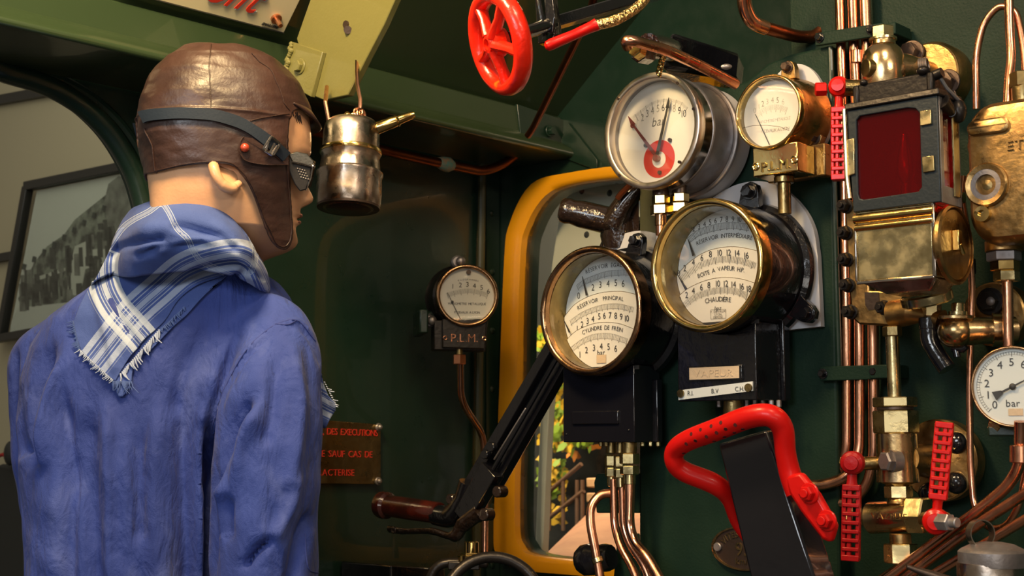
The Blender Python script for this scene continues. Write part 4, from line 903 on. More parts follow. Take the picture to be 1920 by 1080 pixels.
m.done('coil_spring', 'steel', f.e)
m = MB(); a = f.pt(1618, 165, .06); b2 = f.pt(1583, 164, .075); m.cyl(b2, a, .0105, n=24); m.done('spindle', 'brass_dull', f.e)
def lattice(name, label, hub, tip, off, wpx, mt, nr=8, hubr=None, off1=None, head=None):
    """perforated cast handle: spine ribs and rungs with open squares"""
    f = Fr(name, label, 'handle', (hub[0]+tip[0])/2, (hub[1]+tip[1])/2, off, 'B', rz=math.radians(-22)); s = f.sc(*hub)
    a = f.pt(*hub); b = f.pt(*tip); a.y = b.y = 0; t = (b-a).normalized(); nn = Vector((-t.z, 0, t.x)); L = (b-a).length; w = wpx*s/2
    st = a+t*L*.26; m = MB(); th = .006
    for q in (-1, -.22, 1):
        p0 = st+nn*w*q*.84; p1 = b+nn*w*q*.84
        R_ = Matrix((nn, Vector((0, 1, 0)), t)).transposed(); m.box((p0+p1)/2, (w*.26, th, (p1-p0).length/2), R_)
    for k in range(nr+1):
        p = st.lerp(b, k/nr); m.box(p, (w*(1.0 if k % nr else 1.05), th*1.25, L*.021+(.0012 if k in (0, nr) else 0)), R_)
        m.box(p, (w*1.14, th*.5, L*.014), R_)
    m.done('lattice', mt, f.e, bevel=.0010)
    m = MB(); m.tube([a, a+t*L*.1, a+t*L*.2, st], [w*.75, w*.62, w*.66, w*.86], 16, flat=.8); m.done('neck', mt, f.e)
    hr = hubr or w*1.05; m = MB(); m.lathe(a+Vector((0, .011, 0)), (0, -1, 0), [(hr*.8, 0), (hr, .003), (hr, .014), (hr*.9, .018), (hr*.62, .0205), (hr*.58, .0235), (0, .024)], 28); m.done('eye', mt, f.e)
    if head:
        m = MB(); m.hexa(a+Vector((0, -.008, 0)), a+Vector((0, -.018, 0)), .0085); m.cyl(a+Vector((0, -.018, 0)), a+Vector((0, -.024, 0)), .005, n=14) if head != mt else None; m.done('nut', head, f.e)
    return f
f = lattice('lever_handle', 'bright red perforated lever hanging down left of the lantern', (1573, 163), (1573, 333), .075, 25, 'red', 8, .0135)
m = MB(); a = f.pt(1568, 166); m.hexa(a+Vector((-.012, -.002, 0)), a+Vector((-.026, -.006, 0)), .009); m.done('nut', 'red', f.e)
# big brass lubricator body on the right
f = Fr('lubricator', 'large cast brass lubricator body with sight port at the right edge', 'lubricator', 1885, 320, .13, 'B'); s = f.sc(1885, 320)
xa, xb = f.pt(1808, 320).x, f.pt(2030, 320).x; ztop, zbot = f.pt(1885, 183).z, f.pt(1885, 455).z
def rrect(x0, x1, z0, z1, r, n=8):
    out = []
    for cx_, cz_, a0 in ((x1-r, z1-r, 0), (x0+r, z1-r, 90), (x0+r, z0+r, 180), (x1-r, z0+r, 270)):
        for k in range(n+1): a = math.radians(a0+90*k/n); out.append((cx_+r*math.cos(a), cz_+r*math.sin(a)))
    return out
def pillow(m, x0, x1, z0, z1, r, lay):   # lay: list of (inset, y)
    V = []; Fc = []; n = 0
    for ins, y in lay:
        L = rrect(x0+ins, x1-ins, z0+ins, z1-ins, max(.001, r-ins*.6)); n = len(L); V += [(x, y, z) for x, z in L]
    for j in range(len(lay)-1):
        for i in range(n): Fc.append((j*n+i, j*n+(i+1) % n, (j+1)*n+(i+1) % n, (j+1)*n+i))
    Fc += [tuple(range(n)), tuple(range((len(lay)-1)*n, len(lay)*n))]; return m.vf(V, Fc)
m = MB(); pillow(m, xa, xb, zbot, ztop, .035, [(.016, 0), (.008, .0015), (.003, .007), (.0, .018), (0, .08), (.006, .095)]); m.done('body', 'brass_cast', f.e)
px_ = [f.pt(1815, 240), f.pt(1893, 232)]
m = MB(); pillow(m, px_[0].x, px_[1].x, f.pt(1850, 253).z, f.pt(1850, 224).z, .009, [(0, 0.002), (0, -.003), (.002, -.0045)]); m.done('raised_panel', 'brass_cast', f.e)
m = MB(); q = f.pt(1906, 271); m.text('ETABL', (q.x+.016, -.001, q.z), .0155, .0016, sx=1.15); m.done('raised_letters', 'brass_cast', f.e)
m = MB(); c = f.pt(1851, 347); m.ring(c, (0, 1, 0), [(.036*.72, .004), (.0255, -.004), (.0235, -.006), (.018, -.005), (.016, .004)], 40); m.done('port_ring', 'brass_cast', f.e)
m = MB(); m.ring(c, (0, 1, 0), [(.018, -.0045), (.018, .003), (.012, .003), (.012, -.0045)], 36); m.done('port_gasket', 'steel', f.e)
m = MB(); m.lathe(c+Vector((0, -.001, 0)), (0, 1, 0), [(0, 0), (.009, .0015), (.0105, .003)], 24); m.done('port_plug', 'brass_dull', f.e)
m = MB(); c = f.pt(1845, 402); m.ring(c, (0, 1, 0), [(.0095, .003), (.0090, -.007), (.0045, -.007), (.0045, .003)], 28); m.cyl(c+Vector((0, 0, 0)), c+Vector((0, -.003, 0)), .0046, n=20); m.done('drain_screw', 'brass', f.e)
m = MB(); c = f.pt(1806, 270); m.cyl(c+Vector((.012, .03, 0)), c+Vector((-.004, .03, 0)), .0115, n=24, ch=.002); m.done('side_boss', 'brass_cast', f.e)
f2 = Fr('pipe_union', 'stack of steel and brass hex unions under the lubricator', 'union', 1883, 490, .13-.045, 'B')
union(f2, 1881, 452, 472, .085, .021, 'brass_cast', 'boss', 28); union(f2, 1882, 472, 490, .085, .0195, 'steel'); union(f2, 1884, 489, 508, .085, .0165, 'brass'); union(f2, 1887, 508, 528, .085, .0150, 'brass_pale')
pipeB('short bright copper pipe below the lubricator unions', [(1889, 525, .085), (1890, 600, .085), (1891, 660, .085), (1893, 720, .07)], 10)
pipeB('copper pipe looping over at the top right corner', [(1831, 205, .06), (1830, 100, .06), (1845, 40, .06), (1875, 8, .06), (1905, 20, .06), (1921, 90, .06), (1924, 220, .06)], 6.8, fil=.03)
pipeB('straight copper pipe entering the lubricator from above', [(1891, -40, .07), (1893, 60, .07), (1897, 110, .07), (1891, 150, .08), (1889, 200, .09)], 8.5)
f2 = Fr('hex_plug', 'brass hex plug on top of the lubricator at the right edge', 'plug', 1918, 160, .09, 'B'); m = MB(); a = f2.pt(1918, 155); m.hexa(a+Vector((0, 0, .012)), a-Vector((0, 0, .006)), .015); m.cyl(a-Vector((0, 0, .005)), a-Vector((0, 0, .025)), .013); m.done('plug', 'brass_dull', f2.e)
pipeB('long thin copper pipe running down right of the lantern and hooking up at the bottom', [(1806, 330, .05), (1803, 370, .05), (1815, 440, .05), (1823, 520, .05), (1818, 720, .05), (1819, 860, .05), (1826, 950, .055), (1850, 992, .06), (1885, 990, .07), (1912, 950, .08), (1935, 820, .08)], 6.5, fil=.03)
f2 = Fr('hex_nut', 'small brass nut beside the lantern cap', 'nut', 1806, 372, .06, 'B'); m = MB(); a = f2.pt(1790, 372); m.hexa(a, a+Vector((.012, 0, 0)), .0075); m.done('nut', 'brass_pale', f2.e)
pipeB('uppermost slanting copper pipe at the lower right', [(1913, 790, .11), (1913, 872, .10), (1890, 912, .095), (1835, 957, .09), (1718, 1045, .08), (1600, 1130, .08)], 11, extra=band((1913, 835, 1913, 868, .105, .0115, 'copper')))
pipeB('middle slanting copper pipe at the lower right', [(1990, 880, .12), (1913, 932, .11), (1835, 982, .10), (1737, 1055, .09), (1640, 1130, .08)], 10)
pipeB('lower slanting copper pipe at the lower right', [(1990, 935, .13), (1921, 975, .12), (1860, 1012, .11), (1756, 1074, .10), (1700, 1110, .1)], 9.5)
pipeB('short copper pipe end crossing below the brass valve', [(1760, 1010, .03), (1700, 1055, .03), (1660, 1082, .03), (1600, 1120, .03)], 9)
# sight column flange behind the lantern
f = Fr('gauge_glass_column', 'brass water gauge column with dark hex bolts behind the lantern', 'valve', 1625, 500, .055, 'B')
v = [f.pt(*q) for q in ((1583, 378), (1625, 372), (1630, 545), (1700, 545), (1700, 600), (1686, 612), (1610, 608), (1597, 596), (1592, 545))]
m = MB(); m.hull(v, [p+Vector((0, .016, 0)) for p in v]); m.done('flange', 'brass_cast', f.e, bevel=.0025)
m = MB(); v = [f.pt(*q) for q in ((1622, 548), (1648, 548), (1650, 568), (1643, 580), (1629, 582), (1623, 572))]; m.hull([p+Vector((0, -.0012, 0)) for p in v], v); m.done('slot', 'tin_dark', f.e)
for x, y_ in ((1588, 387), (1588, 437), (1589, 487), (1592, 535), (1597, 585), (1660, 577)):
    m = MB(); a = f.pt(x, y_); m.cyl(a, a+Vector((0, -.004, 0)), .0095, n=18); m.hexa(a, a+Vector((-.001, -.014, 0)), .0082); m.cyl(a, a+Vector((-.001, -.018, 0)), .0038, n=12); m.done('hex_bolt', 'black_iron', f.e, bevel=.0006)
m = MB(); a = f.pt(1675, 590); m.cyl(a+Vector((0, .0, 0)), a+Vector((.05, -.01, .004)), .018, .015, n=28); m.done('side_arm', 'brass_cast', f.e)
# rod and lower valve
f = Fr('blowdown_valve', 'tall brass valve with hex collars and upright rod below the lantern', 'valve', 1680, 850, .065, 'B'); s = f.sc(1680, 850)
def V(x, y_, o_=None): return f.pt(x, y_, o_)
def stack(f, x0, x1, lay, parts):
    for nm, mt, y0_, y1_, r0_, r1_, n_ in parts:
        a = f.pt(x0+(x1-x0)*(y0_-lay[0])/(lay[1]-lay[0]), y0_); b2 = f.pt(x0+(x1-x0)*(y1_-lay[0])/(lay[1]-lay[0]), y1_); m = MB()
        if n_ == 6: m.hexa(a, b2, r0_*s)
        else: m.cyl(a, b2, r0_*s, r1_*s, n=n_, ch=.0012)
        m.done(nm, mt, f.e)
stack(f, 1672, 1690, (600, 1060), [('top_nut', 'brass_dull', 612, 631, 18, 18, 6), ('rod', 'brass_pale', 628, 748, 12.5, 12.5, 24), ('collar', 'brass_pale', 745, 763, 41, 41, 6), ('washer', 'tin_dark', 762, 770, 34, 34, 28), ('bonnet_nut', 'brass_pale', 770, 812, 42, 42, 6),
    ('body', 'valve_brass', 812, 905, 38, 39, 40), ('neck', 'brass_cast', 904, 910, 30, 24, 32), ('neck_nut', 'brass_pale', 910, 934, 26, 26, 6), ('lower_neck', 'brass_cast', 932, 945, 20, 22, 28), ('outlet_neck', 'brass_cast', 1000, 1020, 20, 20, 28), ('outlet_nut', 'brass_pale', 1019, 1056, 31, 31, 6), ('outlet_pipe', 'copper', 1055, 1120, 7, 7, 16)])
m = MB(); a = V(1622, 972); b2 = V(1722, 966); m.cyl(a+Vector((0, .004, 0)), b2, 30*s, 30*s, n=40, ch=.006); m.done('cross_body', 'valve_brass', f.e)
m = MB(); m.hexa(V(1720, 966)+Vector((-.01, 0, 0)), V(1740, 966), 36*s, .002); m.done('gland_nut', 'brass_pale', f.e)
m = MB(); m.hexa(V(1612, 972), V(1627, 972), 13*s); m.done('end_plug', 'brass_pale', f.e)
q = V(1668, 968, .065+.032); m = MB(); m.text('VAZELLE', (q.x, q.y-.0005, q.z), .0105, .0010, sx=1.1); m.done('raised_letters', 'valve_brass', f.e)
m = MB(); a = V(1656, 865, .10); m.hexa(a+Vector((.006, .014, 0)), a, 19*s, .002); m.cyl(a+Vector((.010, .02, 0)), a+Vector((.004, .010, 0)), 21*s); m.done('front_bolt', 'steel', f.e)
m = MB(); m.cyl(V(1612, 869, .085), V(1660, 868, .065), 13*s, n=24); m.done('spindle', 'brass_dull', f.e)
m = MB(); m.hexa(V(1578, 868, .10), V(1592, 868, .10), 13*s); m.done('spindle_nut', 'brass_dull', f.e)
m = MB(); a = V(1762, 863, .0); m.cyl(a+Vector((0, .02, 0)), a+Vector((0, -.006, 0)), 78*s, n=56, ch=.002); m.done('flange', 'brass_cast', f.e)
m = MB(); m.cyl(V(1700, 860), V(1752, 866, .0), 26*s, 34*s, n=32); m.done('flange_neck', 'brass_cast', f.e)
for x, y_ in ((1793, 830), (1742, 925), (1793, 905)): m = MB(); c = V(x, y_, .008); m.ball(c, .014, 18, (1, .8, 1)); m.done('dome_nut', 'black', f.e)
m = MB(); m.cyl(V(1735, 975, .085), V(1772, 975, .11), 15*s, n=24); m.done('side_spindle', 'brass_dull', f.e)
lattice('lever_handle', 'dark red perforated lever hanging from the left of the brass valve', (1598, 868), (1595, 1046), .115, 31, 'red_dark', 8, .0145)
f = lattice('lever_handle', 'bright red perforated lever standing upright right of the brass valve', (1755, 978), (1771, 797), .125, 31, 'red', 8, .0155)
m = MB(); a = f.pt(1768, 978); m.hexa(a+Vector((-.004, -.006, 0)), a+Vector((.010, -.016, 0)), .0105); m.cyl(a+Vector((.006, -.012, 0)), a+Vector((.018, -.021, 0)), .006, n=14, ch=.001); m.done('nut', 'steel', f.e)
# elbow valve at right, under the lantern
f = Fr('elbow_valve', 'brass elbow valve with knurled cap and black spout under the lantern', 'valve', 1800, 620, .075, 'B'); s = f.sc(1800, 620); V = f.pt
m = MB(); m.ball(V(1793, 622), 35*s, 28, (1, 1, .92)); m.tube([V(1793, 622), V(1840, 620, .06), V(1900, 618, .03)], [30*s, 25*s, 26*s], 28); m.ring(V(1868, 618, .045), Vector((.9, .5, 0)), [(20*s, -.004), (32*s, -.004), (32*s, .006), (20*s, .006)], 32); m.cyl(V(1793, 592), V(1793, 600), 34*s, n=32, ch=.001); m.done('body', 'valve_brass', f.e)
m = MB(); m.cyl(V(1796, 568), V(1796, 588), 12*s, n=24, ch=.001); m.cyl(V(1796, 584), V(1796, 594), 17*s, n=24); m.done('cap', 'brass_pale', f.e)
m = MB(); m.hexa(V(1746, 569), V(1746, 594), 19*s); m.done('hex_nut', 'brass_pale', f.e)
m = MB(); m.tube([V(1705, 585), V(1745, 592), V(1765, 600)], [20*s, 12*s, 20*s], 20); m.done('link', 'brass_cast', f.e)
m = MB(); m.cyl(V(1741, 595), V(1742, 618), 19*s, n=24, ch=.001); m.tube(crom([V(1742, 615), V(1745, 640), V(1756, 662), V(1776, 692)], 5), [18*s]*8+[17*s]*8, 18); m.done('spout', 'black', f.e)
m = MB(); m.tube([V(1786, 652), V(1806, 655), V(1812, 650)], [8*s, 7*s, 6*s], 12); m.cyl(V(1790, 645), V(1795, 670), 7*s, n=12); m.done('spout_clip', 'black', f.e)
m = MB(); a = V(1868, 590, -.005); m.cyl(a+Vector((0, .02, 0)), a+Vector((0, -.010, 0)), 62*s, n=48, ch=.002); m.done('flange', 'brass_cast', f.e)
m = MB(); bolt(m, V(1857, 565, .01), 20*s, .012); m.done('flange_bolt', 'black_iron', f.e, bevel=.001)
m = MB(); m.ball(V(1857, 565, .024), 9*s, 12, (1, .5, 1)); m.done('bolt_end', 'steel', f.e)
f = Fr('brass_disc', 'flat round brass disc standing between the lantern foot and the hex nut', 'disc', 1736, 558, .10, 'B'); s = f.sc(1736, 558)
m = MB(); ax = Vector((-.06, -.30, 1)).normalized(); c = f.pt(1738, 560); m.lathe(c-ax*.006, ax, [(45*s, 0), (48*s, .002), (48*s, .011), (45*s, .013)], 48, ); m.done('disc', 'brass_pale', f.e)
# ---- lantern ---------------------------------------------------------------
LO = .19
f = Fr('hand_lantern', 'black square lantern with red glass door and brass lamp base', 'lantern', 1665, 330, LO, 'B'); V = f.pt; s = f.sc(1665, 330)
dep = .055
def fbox(name, mt, quad, o0, depth, bevel=.0015):
    v = [V(*q, o0) for q in quad]; x0 = (v[0].x+v[3].x)/2; x1 = (v[1].x+v[2].x)/2; z1 = (v[0].z+v[1].z)/2; z0 = (v[2].z+v[3].z)/2
    m = MB(); y = LO-o0; m.box(((x0+x1)/2, y+depth/2, (z0+z1)/2), ((x1-x0)/2, depth/2, (z1-z0)/2)); return m.done(name, mt, f.e, bevel=bevel)
def qbox(name, mt, quad, o0, depth, bevel=.0015):
    v = [V(*q, o0) for q in quad]; m = MB(); m.hull(v, [p+Vector((0, depth, 0)) for p in v]); return m.done(name, mt, f.e, bevel=bevel)
TLq, TRq, BRq, BLq = (1587, 208), (1757, 178), (1764, 378), (1600, 398)
# frame ring around the red glass
o4 = [V(*q, LO) for q in (TLq, TRq, BRq, BLq)]
gi = [(1605, 225), (1612, 217), (1700, 202), (1716, 203), (1724, 212), (1728, 350), (1722, 359), (1620, 374), (1611, 372), (1608, 362)]
gq = [V(*q, LO) for q in gi]
def ringface(outer, inner, y0_, y1_, name, mt, bevel=.001):
    # outer has 4 corners, inner n points; build by ray from centroid
    n = len(inner); cx_ = sum(p.x for p in inner)/n; cz_ = sum(p.z for p in inner)/n; out = []
    for p in inner:
        dx, dz = p.x-cx_, p.z-cz_; best = None
        for i in range(4):
            a, b2 = outer[i], outer[(i+1) % 4]; ex, ez = b2.x-a.x, b2.z-a.z; den = dx*ez-dz*ex
            if abs(den) < 1e-12: continue
            t = ((a.x-cx_)*ez-(a.z-cz_)*ex)/den; u = ((a.x-cx_)*dz-(a.z-cz_)*dx)/den
            if t > 0 and -.001 <= u <= 1.001 and (best is None or t < best[0]): best = (t, cx_+dx*t, cz_+dz*t)
        out.append(Vector((best[1], 0, best[2])))
    for c in outer:
        k = min(range(n), key=lambda i: (out[i]-Vector((c.x, 0, c.z))).length); out[k] = Vector((c.x, 0, c.z))
    Vv = []; Fc = []
    for L, y in ((out, y0_), (inner, y0_), (inner, y1_), (out, y1_)): Vv += [(p.x, y, p.z) for p in L]
    for j in range(4):
        for i in range(n): Fc.append((j*n+i, j*n+(i+1) % n, ((j+1) % 4)*n+(i+1) % n, ((j+1) % 4)*n+i))
    m = MB(); m.vf(Vv, Fc); return m.done(name, mt, f.e, bevel=bevel)
ringface(o4, gq, 0, .004, 'door_frame', 'steel_dark')
m = MB(); v = [p+Vector((0, .004, 0)) for p in gq]; m.hull(v, [p+Vector((0, .002, 0)) for p in v]); m.done('red_glass', 'red_glass', f.e)
x0, x1, z1, z0 = o4[3].x*.5+o4[0].x*.5, (o4[1].x+o4[2].x)/2, (o4[0].z+o4[1].z)/2, (o4[2].z+o4[3].z)/2
m = MB(); m.box(((x0+x1)/2, dep+.001, (z0+z1)/2), ((x1-x0)/2-.002, .001, (z1-z0)/2)); m.done('back_panel', 'tin', f.e)
m = MB(); m.box((x0+.001, dep/2+.004, (z0+z1)/2), (.001, dep/2-.004, (z1-z0)/2)); m.done('side_panel', 'steel_dark', f.e)
m = MB()
for zz0, zz1 in ((z0, z0+.02), (z1-.015, z1)): m.box((x1-.001, dep/2+.004, (zz0+zz1)/2), (.001, dep/2-.004, (zz1-zz0)/2))
for yy in (.008, dep-.004): m.box((x1-.001, yy, (z0+z1)/2), (.0012, .004, (z1-z0)/2))
m.done('side_frame', 'steel', f.e, bevel=.0005)
m = MB(); m.box((x1-.002, dep/2, (z0+z1)/2), (.0006, dep/2-.008, (z1-z0)/2-.01)); m.done('side_glass', 'glass', f.e)
m = MB(); m.lathe(((x0+x1)/2, dep*.55, z0), (0, 0, 1), [(.016, 0), (.016, .012), (.007, .018), (.007, .03)], 24); m.done('burner', 'brass_dull', f.e)
m = MB(); m.lathe(((x0+x1)/2, dep*.55, z0+.03), (0, 0, 1), [(.004, 0), (.011, .012), (.010, .03), (.004, .06), (.0, .062)], 20); m.done('inner_chimney', 'brass', f.e)
# roof and chimney
zr = z1
m = MB(); m.hull([(x0-.004, -.004, zr), (x1+.004, -.004, zr), (x1+.004, dep+.004, zr), (x0-.004, dep+.004, zr)], [(x0-.003, -.003, zr+.008), (x1+.003, -.003, zr+.008), (x1+.003, dep+.003, zr+.008), (x0-.003, dep+.003, zr+.008)]); m.done('roof', 'black_iron', f.e, bevel=.0015)
vt = [V(*q, LO-.006) for q in ((1607, 165), (1745, 132), (1748, 178), (1610, 205))]
xa_, xb_ = vt[0].x, vt[1].x; zt_ = (vt[0].z+vt[1].z)/2
m = MB(); m.box(((xa_+xb_)/2, dep/2, (zr+zt_)/2+.003), ((xb_-xa_)/2, dep/2-.004, (zt_-zr)/2-.002)); 
for xx in (xa_, xb_): m.box((xx, dep/2, (zr+zt_)/2+.003), (.004, dep/2-.001, (zt_-zr)/2-.003))
m.done('chimney_box', 'black_iron', f.e, bevel=.0025)
m = MB(); m.ball((xa_+.01, .004, zt_+.002), .005, 10, (1, 1, .8)); m.done('corner_knob', 'black_iron', f.e); m = MB(); m.ball((xb_-.008, .004, zt_+.003), .008, 10, (1, 1, .7)); m.cyl((xb_+.0, .01, zt_-.004), (xb_+.012, .01, zt_-.001), .006, n=14); m.done('handle_boss', 'black_iron', f.e)
m = MB(); m.tube([Vector((xb_+.006, .008, zt_)), V(1775, 165, LO-.02), V(1800, 190, LO-.045), V(1810, 212, LO-.06)], .0022, 8); m.done('bail', 'steel', f.e)
m = MB(); c = V(1797, 208, LO-.045); m.ball(c, .012, 14, (.8, .8, 1.2)); m.done('bail_knob', 'black_iron', f.e)
m = MB(); a = V(1765, 190, LO-.01); b2 = V(1784, 211, LO-.03); m.tube([a, a.lerp(b2, .6), b2], [.010, .008, .005], 12); m.torus(b2, (.3, -1, 0), .0045, .0014, 16, 6); m.done('hinge', 'black_iron', f.e)
# brass clips
for nm, quad in (('brass_clip', ((1724, 208), (1745, 205), (1746, 232), (1725, 236))), ('brass_clip', ((1728, 294), (1750, 291), (1752, 320), (1730, 324))), ('brass_clip', ((1584, 262), (1601, 259), (1602, 326), (1587, 331)))): qbox(nm, 'brass_pale', quad, LO+.003, .003, .0008)
m = MB(); m.tube([V(x, y_, LO+.003) for x, y_ in ((1583, 205), (1585, 260), (1588, 330), (1593, 372))], .0028, 8); m.done('door_rod', 'brass_pale', f.e)
m = MB(); m.tube([V(x, y_, LO-.004) for x, y_ in ((1738, 230), (1742, 258), (1752, 272), (1753, 300), (1749, 330), (1754, 370))], .0028, 8); m.done('hinge_wire', 'brass_pale', f.e)
m = MB(); m.box((x1+.0018, dep*.72, (z0+z1)/2), (.0012, .007, (z1-z0)/2-.01)); m.done('brass_strip', 'brass_dull', f.e, bevel=.0004)
# lower brass lamp drawer
vb = [V(*q, LO-.004) for q in ((1603, 396), (1757, 376), (1745, 520), (1607, 530))]
zb1 = (vb[0].z+vb[1].z)/2; zb0 = (vb[2].z+vb[3].z)/2; xb0 = (vb[0].x+vb[3].x)/2; xb1 = (vb[1].x+vb[2].x)/2; yb = .004
m = MB(); m.box(((xb0+xb1)/2, yb+.030, (zb0+zb1)/2), ((xb1-xb0)/2, .030, (zb1-zb0)/2)); m.done('reservoir', 'brass_pale', f.e, bevel=.003)
m = MB(); m.cyl((xb0-.001, yb+.001, zb1-.010), (xb1+.001, yb+.001, zb1-.010), .006, n=20); m.cyl((xb0, yb, zb1-.021), (xb1, yb, zb1-.021), .004, n=16); m.done('rolled_top', 'brass', f.e)
m = MB(); m.box((xb1, yb, (zb0+zb1)/2), (.0022, .0022, (zb1-zb0)/2)); m.box((xb0, yb, (zb0+zb1)/2-.008), (.0015, .002, (zb1-zb0)/2-.01)); m.box(((xb0+xb1)/2, yb+.0, zb0), ((xb1-xb0)/2, .002, .002)); m.done('edge_trim', 'chrome', f.e, bevel=.001)
m = MB(); cy = (zb0+zb1)/2-.004; m.cyl((xb1, yb+.034, cy), (xb1+.010, yb+.034, cy), .046*.92, .043, n=48, ch=.003); m.ring((xb1+.004, yb+.034, cy), (1, 0, 0), [(.043, 0), (.046, .002), (.046, .006), (.043, .008)], 48); m.done('round_cap', 'brass_cast', f.e)
m = MB(); m.box((xb1+.014, yb+.030, cy+.004), (.004, .005, .012)); m.tube([(xb1+.016, yb+.03, cy), (xb1+.018, yb+.036, cy-.012)], .003, 8); m.done('cap_latch', 'brass', f.e, bevel=.001)
m = MB(); m.hull([(xb0+.004, yb+.002, zb0), (xb1-.0, yb+.002, zb0), (xb1, yb+.058, zb0), (xb0+.004, yb+.058, zb0)], [(xb0+.030, yb+.012, zb0-.014), (xb1-.012, yb+.012, zb0-.014), (xb1-.012, yb+.056, zb0-.014), (xb0+.030, yb+.056, zb0-.014)]); m.done('base_tray', 'tin', f.e, bevel=.002)
m = MB(); m.box(((xb0+xb1)/2, .12, zb0+.03), (.02, .06, .01)); m.done('hanger', 'black_iron', f.e, bevel=.002)
# ---- oval speed plaque --------------------------------------------------------
f = Fr('speed_plaque', 'oval dark bronze speed plaque partly behind the black regulator arm', 'plaque', 1398, 1028, .002, 'B'); a_ = f.pt(1338, 1028).x-f.pt(1398, 1028).x; h_ = 41*f.sc(1398, 1028)
a_ = abs(a_)
def ell(k, y, n=48): return [(math.cos(2*math.pi*i/n)*a_*k, y, math.sin(2*math.pi*i/n)*h_*k) for i in range(n)]
m = MB(); m.hull(ell(1, 0), ell(1, -.004)); m.done('plate', 'tin_dark', f.e)
m = MB(); E = [ell(1, -.002), ell(1, -.006), ell(.93, -.006), ell(.92, -.002)]; n = 48
m.vf([p for L in E for p in L], [(j*n+i, j*n+(i+1) % n, ((j+1) % 4)*n+(i+1) % n, ((j+1) % 4)*n+i) for j in range(4) for i in range(n)]); m.done('rim', 'brass_dull', f.e)
m = MB(); m.curvetext('VITESSE MAX', [Vector((math.cos(t)*a_*.72, -.004, math.sin(t)*h_*.66)) for t in [math.radians(x) for x in (160, 130, 90, 50, 20)]], .0125, ext=.0012)
m.text('95', (0, -.004, -.001), .026, .0014); m.text('km/h', (0, -.004, -h_*.58), .0125, .0012); m.done('raised_letters', 'brass_dull', f.e)
m = MB(); m.cyl((-a_*.80, -.004, 0), (-a_*.80, -.008, 0), .0062, n=20, ch=.001); m.done('screw', 'steel', f.e)
# ---- regulator: black arm with bent red grip ----------------------------------
RO = .30
f = Fr('regulator_lever', 'black square regulator arm with bent red perforated handle bolted on', 'lever', 1450, 950, RO, 'B'); V = f.pt
top = [V(1346, 832), V(1436, 806)]; bot = [V(1440, 1220), V(1572, 1220)]
dpt = .040
m = MB(); L = [top[0], top[1], bot[1], bot[0]]; m.hull(L, [p+Vector((.003, dpt, 0)) for p in L]); m.done('arm', 'black_smooth', f.e, bevel=.003)
path = [(1440, 1060, RO-.06), (1385, 985, RO-.045), (1368, 935, RO-.03), (1340, 908, RO-.01), (1285, 885, RO+.01), (1266, 868, RO+.02), (1266, 845, RO+.025), (1290, 826, RO+.03), (1345, 805, RO+.035), (1405, 782, RO+.035), (1445, 780, RO+.03), (1467, 803, RO+.02), (1473, 850, RO+.012), (1482, 890, RO+.006), (1495, 925, RO+.004)]
rad = [10, 12, 17, 20, 20, 19, 19, 20, 21, 21, 21, 20, 19, 20, 21]
P = crom([V(*q) for q in path], 8); rr = crom([(r, 0, 0) for r in rad], 8); s = f.sc(1400, 850, RO)
m = MB(); m.tube(P, [v.x*s for v in rr], 20); tb = m.done('red_grip', 'red', f.e, label='bent bright red grip with small holes')
pl = [(1470, 893), (1500, 885), (1532, 925), (1566, 985), (1556, 1018), (1540, 1012), (1500, 960), (1478, 925)]
m = MB(); v = [V(*q, RO+.018) for q in pl]; m.hull(v, [p+Vector((0, .012, 0)) for p in v]); m.done('grip_plate', 'red', f.e, bevel=.004, label='red mounting plate of the grip')
for x, y_ in ((1519, 925), (1552, 976)): m = MB(); a = V(x, y_, RO+.018); m.cyl(a, a+Vector((0, -.003, 0)), .0115, n=28, ch=.001); m.hexa(a, a+Vector((0, -.012, 0)), .0085, .0015); m.cyl(a, a+Vector((0, -.015, 0)), .005, n=12); m.done('grip_bolt', 'red', f.e, bevel=.0008, label='red painted bolt')
bv = BVHTree.FromPolygons([v.co.copy() for v in tb.data.vertices], [tuple(p.vertices) for p in tb.data.polygons])
o_ = f.R @ (CAM-f.p)
m = MB()
for X, Y in ((708, 180), (768, 160), (838, 133), (903, 108), (962, 85), (1023, 58), (693, 240), (769, 212), (826, 190), (888, 163), (955, 135), (1018, 108), (1072, 85), (740, 115), (800, 88), (868, 65), (930, 42)):
    d = f.R @ ray(1080+X*.29167, 780+Y*.29155); h = bv.ray_cast(o_, d.normalized())
    if h[0] is not None: m.cyl(h[0]+h[1]*.0002, h[0]-h[1]*.004, .0022, n=14)  # shade inside the holes put into dark red discs
m.done('grip_hole_shade', 'hole_shade_red', f.e, label='dark discs painted as shade in the red grip holes')
# ---- slotted black lever with brown grip ---------------------------------------
f = Fr('reverser_lever', 'glossy black slotted lever with dark red wooden grip, left of the gauges', 'lever', 930, 830, 0.035, 'B'); V = f.pt; s = f.sc(930, 830)
def rail(p0, p1, w0, w1, o_, th, nm, mt='black'):
    a = V(*p0, o_); b2 = V(*p1, o_); t = (b2-a).normalized(); nn = Vector((-t.z, 0, t.x)); L = [a+nn*w0*s/2, b2+nn*w1*s/2, b2-nn*w1*s/2, a-nn*w0*s/2]
    m = MB(); m.hull(L, [p+Vector((0, th, 0)) for p in L]); return m.done(nm, mt, f.e, bevel=.0012)
rail((1040, 628), (868, 925), 18, 26, 0.035, .02, 'left_rail'); rail((1072, 650), (915, 925), 14, 16, 0.035, .02, 'right_rail', 'black'); rail((1066, 640), (905, 910), 42, 46, 0.020, .006, 'web', 'black_smooth')
m = MB(); m.tube([V(1062, 640, 0.045), V(925, 880, 0.045)], 4.5*s, 10); m.done('catch_rod', 'black', f.e)
rail((915, 880), (862, 972), 44, 40, 0.053, .022, 'catch_block', 'black')
